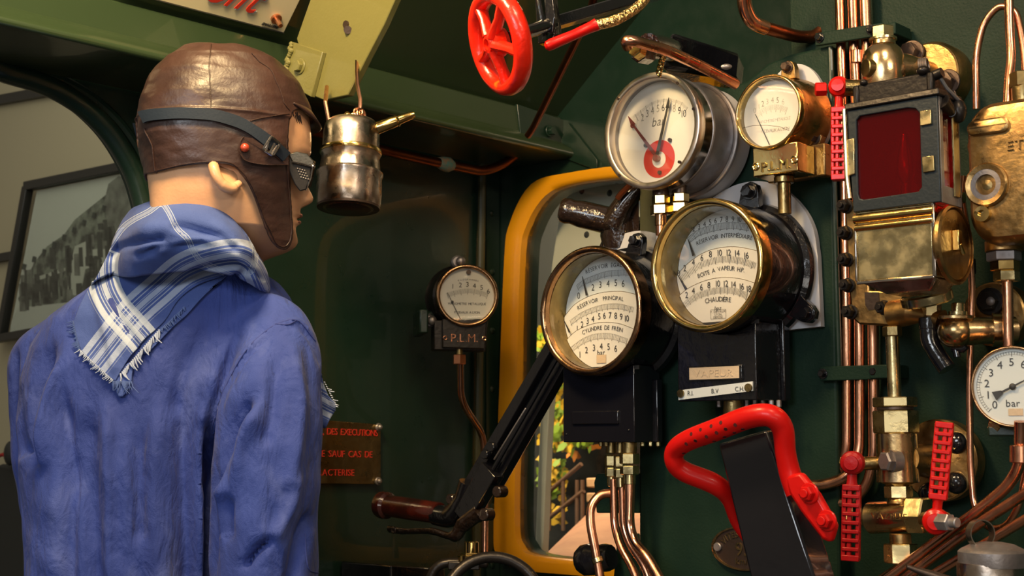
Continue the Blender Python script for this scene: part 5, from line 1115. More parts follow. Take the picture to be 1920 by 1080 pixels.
rail((985, 765), (925, 862), 3, 3, 0.050, .004, 'scale_edge', 'steel')
for x, y_ in ((919, 838), (907, 852)): m = MB(); a = V(x, y_, 0.055); m.cyl(a+Vector((0, .01, 0)), a, 9*s, n=18, ch=.001); m.done('pivot_bolt', 'black', f.e)
for x, y_, r in ((930, 922, 11), (842, 936, 10), (883, 968, 13), (905, 965, 12)): m = MB(); a = V(x, y_, 0.050); m.cyl(a+Vector((0, .02, 0)), a, r*s, n=20, ch=.0015); m.done('pin', 'black_brown', f.e)
m = MB(); m.tube(crom([V(880, 905, 0.035), V(866, 945, 0.035), V(845, 968, 0.035), V(818, 965, 0.035)], 5), [20*s]*5+[22*s]*5+[21*s]*6, 16); m.done('socket', 'black', f.e)
m = MB(); a = V(824, 962, 0.035); b2 = V(712, 946, 0.035); t = (b2-a); L_ = t.length; m.lathe(a, t, [(20*s, 0), (21*s, .004), (22*s, L_*.5), (21.5*s, L_*.84), (27*s, L_*.87), (28*s, L_*.92), (26*s, L_*.98), (18*s, L_)], 32); m.done('grip', 'grip', f.e, label='dark red varnished grip')
m = MB(); m.tube(crom([V(730, 992, 0.045), V(760, 996, 0.045), (V(810, 996, 0.045)), V(850, 1006, 0.045), V(868, 985, 0.045), V(900, 960, 0.045)], 5), [6*s]*5+[5*s]*5+[6*s]*5+[9*s]*5+[11*s]*6, 12, flat=1.4); m.torus(V(738, 994, 0.050), (0, 1, 0), 5*s, 2.5*s, 16, 8); m.done('trigger', 'black_brown', f.e)
# ---- dark fitting beside the window --------------------------------------------
f = Fr('drain_cock', 'glossy black brown tarred pipe fitting left of the olive upright', 'valve', 1130, 410, .02, 'B'); V = f.pt; s = f.sc(1130, 410)
m = MB(); m.lathe(V(1050, 392, .05), V(1160, 418, .0)-V(1050, 392, .05), [(18*s, 0), (23*s, .004), (25*s, .012), (23*s, .02), (26*s, .034), (26*s, .075), (30*s, .10)], 14); m.done('barrel', 'black_brown', f.e)
m = MB(); m.tube([V(1200, 345, -.0), V(1172, 380, .01), V(1150, 420, .01)], [18*s, 20*s, 26*s], 12); m.done('branch', 'black_brown', f.e)
m = MB(); m.lathe(V(1165, 395, -.01), V(1165, 470, -.01)-V(1165, 395, -.01), [(20*s, 0), (38*s, .012), (40*s, .04), (34*s, .06)], 12); m.hull([V(*q, .0) for q in ((1160, 380), (1198, 345), (1198, 470), (1120, 470))], [V(*q, -.02) for q in ((1160, 380), (1198, 345), (1198, 470), (1120, 470))]); m.done('body', 'black_brown', f.e)
m = MB(); m.tube([V(1188, 340, .03), V(1166, 362, .03), V(1158, 372, .03)], 6*s, 10); m.done('stub_pipe', 'copper_old', f.e)
# ---- top assembly ---------------------------------------------------------------
Wc = at(937, 78, 1.72); R = 103*1.72/FP
e = bpy.data.objects.new('handwheel', None); COL.objects.link(e); e.location = Wc; props(e, 'bright red five spoke handwheel with worn paint on its lower rim', 'handwheel')
ax = Vector((-.86, -.40, -.30)).normalized()
m = MB(); pr = [(R-.0105+.0105*math.cos(t), .012*math.sin(t)) for t in [k*math.pi/6 for k in range(12)]]; m.ring((0, 0, 0), ax, pr, 72); m.done('rim', 'red_wheel', e)
u, v_ = basis(ax)
upv = (Vector((0, 0, 1))-ax*ax.z).normalized(); rt = ax.cross(upv)
m = MB()
for k in range(5):
    a = math.radians(-80+72*k); dv = upv*math.sin(a)+rt*math.cos(a)
    m.tube([dv*.008-ax*.0+ax*.010, dv*R*.5+ax*.004, dv*(R-.010)], [.0100, .0082, .0110], 12, flat=.7)
m.done('spokes', 'red_wheel', e)
m = MB(); m.lathe(-ax*.006, ax, [(.016, 0), (.019, .006), (.017, .018), (.011, .020), (.010, .024), (.0065, .0245), (.006, .020), (.0, .020)], 28); m.done('hub', 'red_wheel', e)
e2 = bpy.data.objects.new('valve_spindle', None); COL.objects.link(e2); e2.location = at(1030, 45, 1.85); props(e2, 'black valve spindle and bracket behind the red handwheel', 'valve')
def A(x, y_, d): return at(x, y_, d)-e2.location
m = MB(); m.tube([A(950, 72, 1.735), A(1035, 45, 1.83)], .009, 14); m.done('spindle', 'black', e2)
m = MB(); L = [A(1000, -30, 1.85), A(1030, -30, 1.83), A(1042, 60, 1.82), (A(1035, 78, 1.82)), A(1008, 82, 1.84)]; m.hull(L, [p+Vector((.01, .02, 0)) for p in L]); m.done('bracket', 'black', e2, bevel=.002)
m = MB(); L = [A(1018, -30, 1.825), A(1034, -30, 1.82), A(1040, 30, 1.81), A(1036, 62, 1.81), A(1024, 60, 1.815)]; m.hull(L, [p+Vector((.004, .008, 0)) for p in L]); m.tube([A(1005, -25, 1.83), A(1014, 25, 1.82), A(1022, 68, 1.82)], .003, 8); m.done('bracket_rib', 'black', e2, bevel=.0015)
m = MB(); L0 = [A(1035, 30, 1.84), A(1035, 52, 1.83), A(1035, 60, 1.86), A(1035, 35, 1.87)]; L1 = [A(1290, -45, 2.0), A(1290, -22, 1.99), A(1290, -14, 2.02), A(1290, -40, 2.03)]; m.hull(L0, L1); m.done('square_shaft', 'black', e2, bevel=.002)
e3 = bpy.data.objects.new('grab_handle', None); COL.objects.link(e3); e3.location = at(1110, 50, 1.8); props(e3, 'small red tipped handle on a rough brass curved rod near the top', 'handle')
def A3(x, y_, d): return at(x, y_, d)-e3.location
m = MB(); m.tube([A3(1022, 89, 1.78), A3(1026, 87, 1.78), A3(1034, 83, 1.78), A3(1075, 66, 1.79), A3(1108, 51, 1.80), A3(1119, 46, 1.80)], [.003, .0065, .0074, .0066, .0072, .0082], 16); m.done('red_tip', 'red', e3, label='bright red rounded tip')
m = MB(); m.tube(crom([A3(1117, 47, 1.80), A3(1150, 39, 1.80), A3(1180, 24, 1.81), A3(1205, 4, 1.82), A3(1222, -25, 1.84)], 6), [.0070]*9+[.0066]*8+[.0064]*8, 14); m.done('rod', 'brass_knurl', e3)
e4 = bpy.data.objects.new('brown_rod', None)
def wpipe(nm, label, cat, pts, r, mt, k=12, fil=.03):
    q = Vector(at(*pts[len(pts)//2])); m = MB(); m.tube(fillet([at(*p)-q for p in pts], fil, 8), r, k); o_ = m.done(nm, mt, None); o_.location = q; return props(o_, label, cat)
bpy.data.objects.remove(e4)
wpipe('rod', 'long brown rod slanting down from the top behind the red tip', 'rod', [(1118, -40, 2.0), (1112, 12, 2.05), (1000, 240, 2.4), (990, 254, 2.42)], .0062, 'copper_old')
wpipe('copper_pipe', 'orange copper tube crossing above the chrome gauge', 'pipe', [(1178, 88, 1.80), (1172, 76, 1.79), (1190, 77, 1.79), (1250, 94, 1.82), (1310, 122, 1.86), (1380, 158, 1.90)], .0072, 'copper', fil=.01)
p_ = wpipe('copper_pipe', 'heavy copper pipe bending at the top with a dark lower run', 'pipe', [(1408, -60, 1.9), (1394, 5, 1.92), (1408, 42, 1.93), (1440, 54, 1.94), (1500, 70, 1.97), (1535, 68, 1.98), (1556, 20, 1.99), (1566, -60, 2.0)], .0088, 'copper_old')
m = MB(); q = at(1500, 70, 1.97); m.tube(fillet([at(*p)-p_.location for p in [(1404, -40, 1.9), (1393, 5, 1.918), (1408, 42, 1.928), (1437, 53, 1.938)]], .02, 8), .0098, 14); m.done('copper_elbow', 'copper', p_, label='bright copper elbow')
e5 = bpy.data.objects.new('black_box', None); COL.objects.link(e5); e5.location = at(1310, 100, 1.98); props(e5, 'black metal box fitting behind the orange copper tube', 'box')
def A5(x, y_, d): return at(x, y_, d)-e5.location
m = MB(); L = [A5(1258, 58, 2.03), A5(1385, 98, 2.10), A5(1380, 150, 2.10), A5(1240, 128, 2.03)]; m.hull(L, [p+Vector((.02, .07, 0)) for p in L]); m.done('box', 'black', e5, bevel=.006)
m = MB(); m.tube([A5(1215, 85, 1.84), A5(1250, 92, 1.90), A5(1262, 95, 2.04)], .016, 12); m.hexa(A5(1196, 100, 1.82), A5(1218, 104, 1.84), .012); m.done('side_union', 'black_brown', e5)
m = MB(); m.hexa(A5(1190, 92, 1.81), A5(1202, 100, 1.82), .0105); m.done('brass_nut', 'brass', e5)
m = MB()
for k in range(7): m.torus(A5(1243-k*1.3, 106+k*5.2, 1.86), (1, .3*(-1)**k, .6), .0042, .0016, 12, 6)
m.done('chain', 'brass', e5)
m = MB(); m.ball(A5(1362, 125, 1.955), .004, 10, (2, 1, 1)); m.done('latch', 'steel', e5)
# ---- bottom wheel and bracket -----------------------------------------------------
f = Fr('brake_wheel', 'dark iron brake handwheel rim at the bottom behind the lever', 'handwheel', 925, 1135, .16, 'B', rz=0); s = f.sc(925, 1135)
m = MB(); m.torus((0, 0, 0), Vector((.1, -1, .35)), 92*s, 11*s, 64, 14); m.done('rim', 'black_iron', f.e)
m = MB(); [m.tube([(0, 0, 0), (math.cos(a)*90*s, 0, math.sin(a)*88*s)], 8*s, 10) for a in (math.radians(200), math.radians(320), math.radians(80-180))]; m.ball((0, 0, 0), 18*s); m.done('spokes', 'black_iron', f.e)
f = Fr('wheel_bracket', 'curved dark iron bracket with a round brass cap behind the brake wheel', 'bracket', 870, 1060, .12, 'B', rz=0); V = f.pt; s = f.sc(870, 1060)
m = MB(); m.tube(crom([V(800, 1100), V(815, 1068), V(835, 1056), V(870, 1055), V(915, 1056)], 5), 9*s, 12); m.box(V(870, 1060), (30*s, .01, 8*s)); m.done('arm', 'black_iron', f.e, bevel=.002)
m = MB(); m.cyl(V(884, 1052), V(884, 1040), 26*s, n=24, ch=.001); m.hexa(V(884, 1050), V(884, 1036), 21*s); m.cyl(V(884, 1040), V(884, 1015), 13.5*s, n=24, ch=.0015); m.done('brass_cap', 'brass', f.e)
f = Fr('dark_box', 'dark green metal ledge at the bottom behind the mannequin', 'box', 770, 1070, .14, 'S'); m = MB(); L = [f.pt(*q) for q in ((733, 1060), (835, 1066), (835, 1200), (733, 1200))]; m.hull(L, [p+Vector((0, .13, 0)) for p in L]); m.done('box', 'black', f.e, bevel=.003)
# ---- tin can with ring, bottom right ----------------------------------------------
f = Fr('oil_can', 'round tin oil can with ring handle cut by the lower right corner', 'can', 1862, 1050, .22, 'B', rz=0); V = f.pt; s = f.sc(1862, 1050)
m = MB(); m.lathe(V(1862, 1200), (0, 0, 1), [(60*s, 0), (61*s, 20*s), (61*s, 138*s), (60*s, 142*s)], 48); m.done('body', 'tin', f.e)
m = MB(); m.lathe(V(1862, 1062), (0, 0, 1), [(62.5*s, 0), (63*s, 2*s), (63*s, 27*s), (60*s, 30*s), (56*s, 33*s), (40*s, 41*s), (20*s, 45*s), (0, 46*s)], 48); m.done('lid', 'steel', f.e)
m = MB(); m.ring(V(1838, 1000), Vector((.25, -1, 0)), [(24*s, -9*s), (26*s, -9*s), (26*s, 9*s), (24*s, 9*s)], 32); m.done('ring_handle', 'tin', f.e)
m = MB(); m.tube([V(1800, 1100), V(1745, 1078), V(1700, 1062)], [14*s, 9*s, 4*s], 14); m.done('spout', 'tin_dark', f.e)
# ================================================================ the dressed mannequin
D0 = 1.87
def nodes_of(name, rough):
    m = bpy.data.materials.new(name); m.use_nodes = True; M[name] = m; n = m.node_tree.nodes; l = m.node_tree.links; b = n['Principled BSDF']; b.inputs['Roughness'].default_value = rough
    b.inputs['Sheen Weight'].default_value = .06; b.inputs['Sheen Roughness'].default_value = .5
    tc = n.new('ShaderNodeTexCoord')
    def nz(sc, det=4, st=None, dist=0):
        q = n.new('ShaderNodeTexNoise'); q.inputs['Scale'].default_value = sc; q.inputs['Detail'].default_value = det; q.inputs['Distortion'].default_value = dist
        mp = n.new('ShaderNodeMapping'); l.new(tc.outputs['Object'], mp.inputs[0]); l.new(mp.outputs[0], q.inputs[0])
        if st: mp.inputs['Scale'].default_value = st
        return q
    def ramp(src, stops, interp='LINEAR'):
        r = n.new('ShaderNodeValToRGB'); l.new(src, r.inputs[0]); e = r.color_ramp.elements; r.color_ramp.interpolation = interp
        while len(e) < len(stops): e.new(.5)
        for q, (p, c) in zip(e, stops): q.position = p; q.color = (*c, 1) if isinstance(c, tuple) else (c, c, c, 1)
        return r.outputs[0]
    def mix(f, a, b_):
        x = n.new('ShaderNodeMix'); x.data_type = 'RGBA'
        (l.new(f, x.inputs[0]) if not isinstance(f, float) else setattr(x.inputs[0], 'default_value', f))
        for s_, v in ((6, a), (7, b_)): (l.new(v, x.inputs[s_]) if not isinstance(v, tuple) else setattr(x.inputs[s_], 'default_value', (*v, 1)))
        return x.outputs[2]
    def bump(pairs):
        prev = None
        for src, d in pairs:
            u = n.new('ShaderNodeBump'); u.inputs['Distance'].default_value = d; l.new(src, u.inputs['Height'])
            if prev: l.new(prev, u.inputs['Normal'])
            prev = u.outputs[0]
        l.new(prev, b.inputs['Normal'])
    return m, n, l, b, nz, ramp, mix, bump
m_, n_, l_, b_, nz, ramp, mix, bmp = nodes_of('denim', .8)
base = ramp(nz(5, 5, (1, 1, .35)).outputs[0], [(.30, (.011, .024, .135)), (.48, (.020, .044, .235)), (.72, (.040, .078, .35))])
scuff = ramp(nz(15, 10, (1, 1, .6), .7).outputs[0], [(.55, 0.), (.72, 1.)])
c_ = mix(scuff, base, (.10, .14, .40)); mm = n_.new('ShaderNodeMath'); mm.operation = 'MULTIPLY'; l_.new(scuff, mm.inputs[0]); mm.inputs[1].default_value = .6
c_ = mix(mm.outputs[0], base, (.10, .14, .40))
l_.new(c_, b_.inputs['Base Color']); bmp([(nz(900, 2).outputs[0], .0004), (nz(16, 4, (1, 1, .40), .8).outputs[0], .013), (nz(45, 4, (1, 1, .6), .6).outputs[0], .004)])
m_, n_, l_, b_, nz, ramp, mix, bmp = nodes_of('scarf', .85)
at1 = n_.new('ShaderNodeAttribute'); at1.attribute_name = 'sa'; at2 = n_.new('ShaderNodeAttribute'); at2.attribute_name = 'sb'; at3 = n_.new('ShaderNodeAttribute'); at3.attribute_name = 'sc'
def norm(at_, half):
    q = n_.new('ShaderNodeMapRange'); l_.new(at_.outputs['Fac'], q.inputs[0]); q.inputs[1].default_value = -half; q.inputs[2].default_value = half; return q.outputs[0]
def stops(segs, half):   # segs: list of (from, to, value) in pixels
    out = [(0, 0.)]
    for a, b2, v in segs: out += [((a+half)/(2*half), v), ((b2+half)/(2*half), 0.)]
    return out
band_ = [(-30, -18, .8), (-14, -12, .7), (-7, -5.5, .6), (-4, 5, .75), (6.5, 8, .6), (12, 14, .7), (18, 30, .8), (33, 34, .4)]
fa = ramp(norm(at1, 50), stops(band_, 50), 'CONSTANT'); fb = ramp(norm(at2, 50), stops(band_, 50), 'CONSTANT'); fc_ = ramp(norm(at3, 20), stops([(-20, -.0, .0), (-.0, 2.6, .45), (4.0, 5.4, .8)], 20), 'CONSTANT')
base = ramp(nz(8, 5).outputs[0], [(.3, (.030, .062, .24)), (.7, (.055, .100, .33))])
c_ = mix(fa, base, (.34, .41, .56)); c_ = mix(fb, c_, (.42, .49, .58)); c_ = mix(fc_, c_, (.38, .45, .56))
l_.new(c_, b_.inputs['Base Color']); bmp([(nz(1000, 2).outputs[0], .0004), (nz(30, 3, None, .5).outputs[0], .003)])
mat('thread', (.45, .52, .66), .8); mat('thread_blue', (.09, .15, .38), .8)
mat('seam', (.040, .060, .25), .8, bump=.0006, bs=300)

O = at(300, 829, 1.93); O.z = 0
root = bpy.data.objects.new('person', None); COL.objects.link(root); root.location = O
props(root, 'mannequin in blue work jacket, checked scarf, brown leather flying cap and goggles seen from behind', 'person')
def W(px, py, d): return at(px, py, d)-O
def pj(v): return proj(v+O)
PXM = FP/D0
yaw = math.radians(20); hf = Vector((math.cos(yaw), math.sin(yaw), 0)); hs = Vector((math.sin(yaw), -math.cos(yaw), 0))   # forward, near side
HC = W(424, 300, D0)
def sidehit(px, py, o_):
    d = ray(px, py); c = CAM-O; return c+d*((HC+hs*o_-c).dot(hs)/d.dot(hs))
def hz(py): return W(424, py, D0).z
# ---- head: rows (py, back px, front px, half width m)
rows = [(97, 400, 410, .004), (101, 366, 455, .026), (112, 335, 496, .050), (135, 308, 532, .066), (170, 291, 556, .074), (215, 282, 569, .078), (250, 280, 573, .079), (272, 281, 573, .078), (288, 283, 568, .077), (305, 285, 562, .075),
        (325, 287, 560, .073), (345, 291, 560, .071), (362, 293, 560, .069), (378, 295, 558, .067), (392, 296, 556, .064), (408, 297, 551, .060), (425, 298, 549, .055), (442, 298, 548, .050), (455, 298, 542, .046), (465, 298, 528, .045), (472, 298, 500, .047), (480, 298, 475, .050), (500, 300, 466, .052), (560, 312, 450, .046)]
def interp(py, k):
    if py < 125: return interp0(py, k)
    return sum(interp0(py+d_, k)*w_ for d_, w_ in ((-9, .1), (-6, .15), (-3, .17), (0, .16), (3, .17), (6, .15), (9, .1)))
def interp0(py, k):
    if py <= rows[0][0]: return rows[0][k]
    for a, b2 in zip(rows, rows[1:]):
        if py <= b2[0]:
            t = (py-a[0])/(b2[0]-a[0]); t2 = t*t*(3-2*t)*.35+t*.65; return a[k]+(b2[k]-a[k])*t2
    return rows[-1][k]
nose = [(292, 0), (305, 3), (325, 6), (345, 12), (356, 18), (364, 21), (371, 20), (377, 13), (382, 5), (386, 0)]
def lin(tab, x):
    if x <= tab[0][0] or x >= tab[-1][0]: return 0
    for a, b2 in zip(tab, tab[1:]):
        if x <= b2[0]: return a[1]+(b2[1]-a[1])*(x-a[0])/(b2[0]-a[0])
def headpt(py, th, ex=0., exw=None, face=True):
    bk, fr_, w_ = interp(py, 1), interp(py, 2), interp(py, 3)
    X0 = (bk-424)/PXM/.94; X1 = (fr_-424)/PXM/.94
    w_ = w_+(ex if exw is None else exw); xc = (X0+X1)/2-.008*max(0, min(1, (430-py)/110)); hb = xc-X0+ex; hfn = X1-xc+ex
    c, s_ = math.cos(th), math.sin(th)
    x = xc+(hfn*math.copysign(abs(c)**.92, c) if c > 0 else hb*c); y = w_*math.copysign(abs(s_)**.88, s_)
    if c > 0 and py > 285: y *= 1-.16*c*(1-math.exp(-((py-285)/40)**2))      # narrower face
    if face and c > 0:
        k = math.exp(-(y/.0125)**2); x += lin(nose, py)/PXM/.94*k
        x += .0035*math.exp(-((py-399)/4)**2)*math.exp(-(y/.02)**2)+.0045*math.exp(-((py-415)/4.5)**2)*math.exp(-(y/.018)**2)-.002*math.exp(-((py-407)/2.5)**2)*math.exp(-(y/.018)**2)
        x += .003*math.exp(-((py-449)/12)**2)*math.exp(-(y/.016)**2)
        x -= .006*math.exp(-((py-308)/11)**2)*math.exp(-((abs(y)-.030)/.014)**2)
        x += .0025*math.exp(-((py-282)/7)**2)*math.exp(-((abs(y)-.026)/.02)**2)
        y += math.copysign(.004, y)*math.exp(-((py-370)/9)**2)*math.exp(-((abs(y)-.010)/.006)**2)
    z = hz(py)
    return HC*1+hf*x+hs*y+Vector((0, max(0, py-430)*.0011, z-HC.z))
def grid(m, pys, ths, fn):
    V = [fn(p, t) for p in pys for t in ths]; n = len(ths)
    m.vf(V, [(i*n+j, i*n+(j+1) % n, (i+1)*n+(j+1) % n, (i+1)*n+j) for i in range(len(pys)-1) for j in range(n)]+[tuple(range(n))])
def lin2(a, b2, n): return [a+(b2-a)*i/n for i in range(n+1)]
ths = [2*math.pi*i/120 for i in range(120)]
pys = lin2(97, 130, 10)+lin2(133, 290, 40)+lin2(292, 480, 94)+lin2(484, 530, 10)
m = MB(); grid(m, pys, ths, headpt)
# ears: outer shell, rim and lobe on each side
for sd in (1, -1):
    def E(px, py, o_): p = sidehit(px, py, o_); return p if sd > 0 else p-hs*2*(p-HC).dot(hs)
    rim = crom([E(448, 344, .070), E(438, 352, .077), E(427, 352, .081), E(415, 344, .084), (E(406, 330, .085)), E(401, 315, .082), E(400, 304, .070)], 6)
    m.tube(rim, [.0050]*6+[.0072]*12+[.0068]*(len(rim)-18), 12)
    sh = [E(452, 340, .066), E(436, 350, .076), E(418, 342, .081), E(408, 325, .082), E(404, 306, .072), E(430, 296, .060), E(452, 305, .064)]
    m.hull(sh, [p-hs*sd*.014+hf*.003 for p in sh])
# body core, legs, arms and hands below the frame so that the figure really stands
def limb(m, pts, rs, k=14): m.tube(crom(pts, 4), [v.x for v in crom([(r, 0, 0) for r in rs], 4)], k)
SH = W(300, 600, 1.95)
zc = lambda h: Vector((0, 0, h))
bx = SH.x; by = SH.y
limb(m, [Vector((bx+.03, by-.02, 1.52)), Vector((bx+.02, by, 1.42)), Vector((bx, by+.01, 1.25)), Vector((bx, by+.01, 1.05)), Vector((bx, by+.01, .92))], [.05, .09, .11, .10, .12])
for sd in (-1, 1):
    limb(m, [Vector((bx+sd*.085, by, .95)), Vector((bx+sd*.095, by+.01, .52)), Vector((bx+sd*.10, by, .12)), Vector((bx+sd*.10, by-.01, .08))], [.085, .058, .038, .036])
    limb(m, [Vector((bx+sd*.10, by-.02, .05)), Vector((bx+sd*.11, by+.08, .045)), Vector((bx+sd*.12, by+.16, .035))], [.04, .038, .03])
body_hands = []
def hand(m, c, down, fwd, side):
    """c: wrist; five separate curled fingers and a side thumb"""
    lat = down.cross(fwd).normalized()*side
    m.tube([c-down*.02, c+down*.02, c+down*.055, c+down*.088], [.024, .031, .036, .033], 12, flat=.52)
    for i, (o_, L_) in enumerate(((.028, .068), (.010, .076), (-.009, .070), (-.027, .055))):
        b0 = c+down*.082+fwd*o_; d = down.copy(); pts = [b0-down*.012]; 
        for k in range(4): pts.append(pts[-1]+d*L_*.33); d = (d+lat*.32).normalized()
        m.tube(pts, [.0092, .0088, .0082, .0076, .0058], 8)
    m.tube([c+down*.025+fwd*.022, c+down*.045+fwd*.046+lat*.008, c+down*.075+fwd*.056+lat*.02, c+down*.098+fwd*.052+lat*.028], [.013, .0115, .0095, .007], 8)
WR = W(500, 1395, 1.72); WL = W(95, 1420, 1.90)
hand(m, WR, Vector((0, .15, -1)).normalized(), Vector((0, 1, .15)).normalized(), -1)
hand(m, WL, Vector((0, .15, -1)).normalized(), Vector((0, 1, .15)).normalized(), 1)
body = m.done('body', 'skin', root, ang=70)
props(body, 'painted mannequin head, neck and hands')
# eyes, lips, brow and painted hair strokes
for sd in (1, -1): m = MB(); m.ball(HC+hf*.100+hs*sd*.030+zc(hz(309)-HC.z), .0105, 16); m.done('eye', 'label_white', body); m = MB(); m.ball(HC+hf*.1065+hs*sd*.030+zc(hz(309)-HC.z), .0052, 12); m.done('iris', 'hair', body)
m = MB()
for pyc, am in ((400, .0006), (413, .0008)):
    L = [headpt(pyc, t)+hf*.0008 for t in lin2(-.26, .26, 12)]; m.tube(L, [.0006]+[.0019]*11+[.0006], 8, flat=.8)
m.done('lips', 'lip', body)
def sidepx(px, py, ex=0.): # near-side head point that projects to px,py
    best = None
    for i in range(0, 181):
        t = math.pi*i/180; p = headpt(py, t, ex, face=False); d = abs(pj(p)[0]-px)
        if best is None or d < best[0]: best = (d, t, p)
    return best[2]
m = MB(); rnd = random.Random(2)
for k in range(13):
    x = 548+rnd.uniform(0, 15); y_ = 214+rnd.uniform(0, 10); L = [sidepx(x+dx, y_+dy, .0006) for dx, dy in ((0, 0), (1.5, 7), (4, 14))]; m.tube(L, [.0007, .0006, .0002], 5)
m.done('painted_hair', 'hair', body)
m = MB(); rnd = random.Random(6)
for k in range(34):
    x = 290+k*3.0; y_ = 308+rnd.uniform(0, 3)-(x-290)*.02; L = [sidepx(x, y_, .0012), sidepx(x-1, y_+6+rnd.random()*(14-k*.28), .0010)]; m.tube(L, [.0022, .0004], 5)
m.done('nape_hair', 'hair_brown', body)

# ---- leather cap --------------------------------------------------------------
caprows = [(84, 392, 402, .004), (87, 366, 440, .026), (96, 338, 482, .050), (115, 312, 520, .068), (150, 287, 551, .080), (195, 273, 571, .087), (235, 268, 580, .089), (270, 268, 578, .088), (300, 277, 572, .086), (325, 283, 566, .084), (360, 288, 562, .080), (395, 293, 560, .073), (430, 300, 560, .064), (455, 330, 560, .056), (475, 350, 555, .050)]
def cinterp(py, k):
    if py <= caprows[0][0]: return caprows[0][k]
    for a, b2 in zip(caprows, caprows[1:]):
        if py <= b2[0]: t = (py-a[0])/(b2[0]-a[0]); return a[k]+(b2[k]-a[k])*t
    return caprows[-1][k]
def cappt(py, th, ex=0., wr=True):
    bk, fr_, w_ = cinterp(py, 1), cinterp(py, 2), cinterp(py, 3)
    X0 = (bk-424)/PXM/.94; X1 = (fr_-424)/PXM/.94; w_ += ex; xc = (X0+X1)/2; h = (X1-X0)/2+ex
    c, s_ = math.cos(th), math.sin(th); x = xc+h*math.copysign(abs(c)**.95, c); y = w_*math.copysign(abs(s_)**.9, s_)
    if c > 0 and py > 285: y *= 1-.14*c*min(1, (py-285)/60)
    p = HC+hf*x+hs*y+Vector((0, 0, W(424, py, D0).z-HC.z+(.0 if ex == 0 else ex*.3*(py < 130))))
    if wr:
        q = p*1.0; up = max(0, min(1, (190-py)/100))
        f_ = noise.noise(Vector((q.x*26, q.y*26, q.z*40)))*.0016+noise.noise(Vector((q.x*60+5, q.y*60, q.z*110)))*.0007
        f_ += noise.noise(Vector((q.x*30+q.z*30, q.y*30, q.z*55)))*.0030*up
        f_ += .0018*math.exp(-((py-232)/3.0)**2)*(1 if c < .75 else 0)
        n = (p-HC-Vector((0, 0, .02))).normalized(); p = p+n*f_
    return p
capline = crom2([(262, 326), (285, 325), (312, 318), (345, 311), (395, 307), (432, 310), (452, 325), (470, 352), (486, 392), (500, 430), (512, 455), (528, 468), (541, 464), (548, 446), (549, 415), (546, 370), (543, 320), (541, 270), (542, 232), (547, 215), (557, 204), (575, 207), (600, 214)], 5)+[(600, 60), (250, 60)]
def inside(x, y, P):
    c = False; n = len(P)
    for i in range(n):
        a, b2 = P[i], P[(i+1) % n]
        if (a[1] > y) != (b2[1] > y) and x < (b2[0]-a[0])*(y-a[1])/(b2[1]-a[1])+a[0]: c = not c
    return c
NT = 300; cth = [2*math.pi*i/NT for i in range(NT)]; cpy = lin2(84, 100, 8)+lin2(102, 200, 45)+lin2(202, 474, 200)
cb = bmesh.new(); cv = []; cpx = []
for p in cpy:
    r = []; rx = []
    for t in cth:
        r.append(cb.verts.new(cappt(p, t))); tt = t if t <= math.pi else 2*math.pi-t; q = pj(cappt(p, tt, wr=False)); rx.append((q[0], q[1]))
    cv.append(r); cpx.append(rx)
keepv = {}
for i in range(len(cpy)-1):
    for j in range(NT):
        j2 = (j+1) % NT
        x = (cpx[i][j][0]+cpx[i+1][j2][0])/2; y_ = (cpx[i][j][1]+cpx[i+1][j2][1])/2
        if inside(x, y_, capline): cb.faces.new([cv[i][j], cv[i][j2], cv[i+1][j2], cv[i+1][j]])
cb.faces.new([v for v in cv[0]][::-1])
bmesh.ops.delete(cb, geom=[v for v in cb.verts if not v.link_faces], context='VERTS')
# keep the largest island only, then smooth the cut edge
for it in range(8):
    mv = []
    for v in cb.verts:
        be = [e_ for e_ in v.link_edges if len(e_.link_faces) == 1]
        if len(be) == 2: mv.append((v, (be[0].other_vert(v).co+be[1].other_vert(v).co)/2))
    for v, c_ in mv: v.co = v.co.lerp(c_, .5)
m = MB(); m.b.free(); m.b = cb
cap = m.done('leather_cap', 'leather', root, ang=180, solid=.0035)
def cside(px, py, ex=.0):
    best = None
    for dp in (0,):
        for i in range(0, 361):
            t = math.pi*i/360; p = cappt(py, t, ex, False); d = abs(pj(p)[0]-px)
            if best is None or d < best[0]: best = (d, t, p)
    t = best[1]; p = cappt(py, t, ex, True)
    # correct row so that it projects at py
    q = pj(p); p = cappt(py+(py-q[1]), t, ex, True); return p
def mirror(p): q = p-HC; return p-hs*2*q.dot(hs)
def seam(pts, r=.0011, mt='leather_edge', nm='seam', both=True, ex=.0008):
    L = [cside(x, y_, ex) for x, y_ in crom2(pts, 5)]; MB().tube([mirror(p) for p in L], r, 6).done(nm, mt, cap)
    return MB().tube(L, r, 6).done(nm, mt, cap)
seam([(397, 90), (396, 120), (395, 160), (396, 205)], .0008); seam([(455, 100), (492, 125), (515, 155), (530, 190), (541, 206)], .0008); seam([(470, 226), (505, 218), (541, 214)], .0007)
seam([(272, 240), (280, 280), (287, 320)], .0009); seam([(290, 319), (345, 306), (395, 301), (433, 304), (455, 320), (473, 346), (489, 388), (503, 428), (515, 452), (528, 462), (540, 458), (545, 440), (546, 410), (541, 330), (539, 262)], .0007)
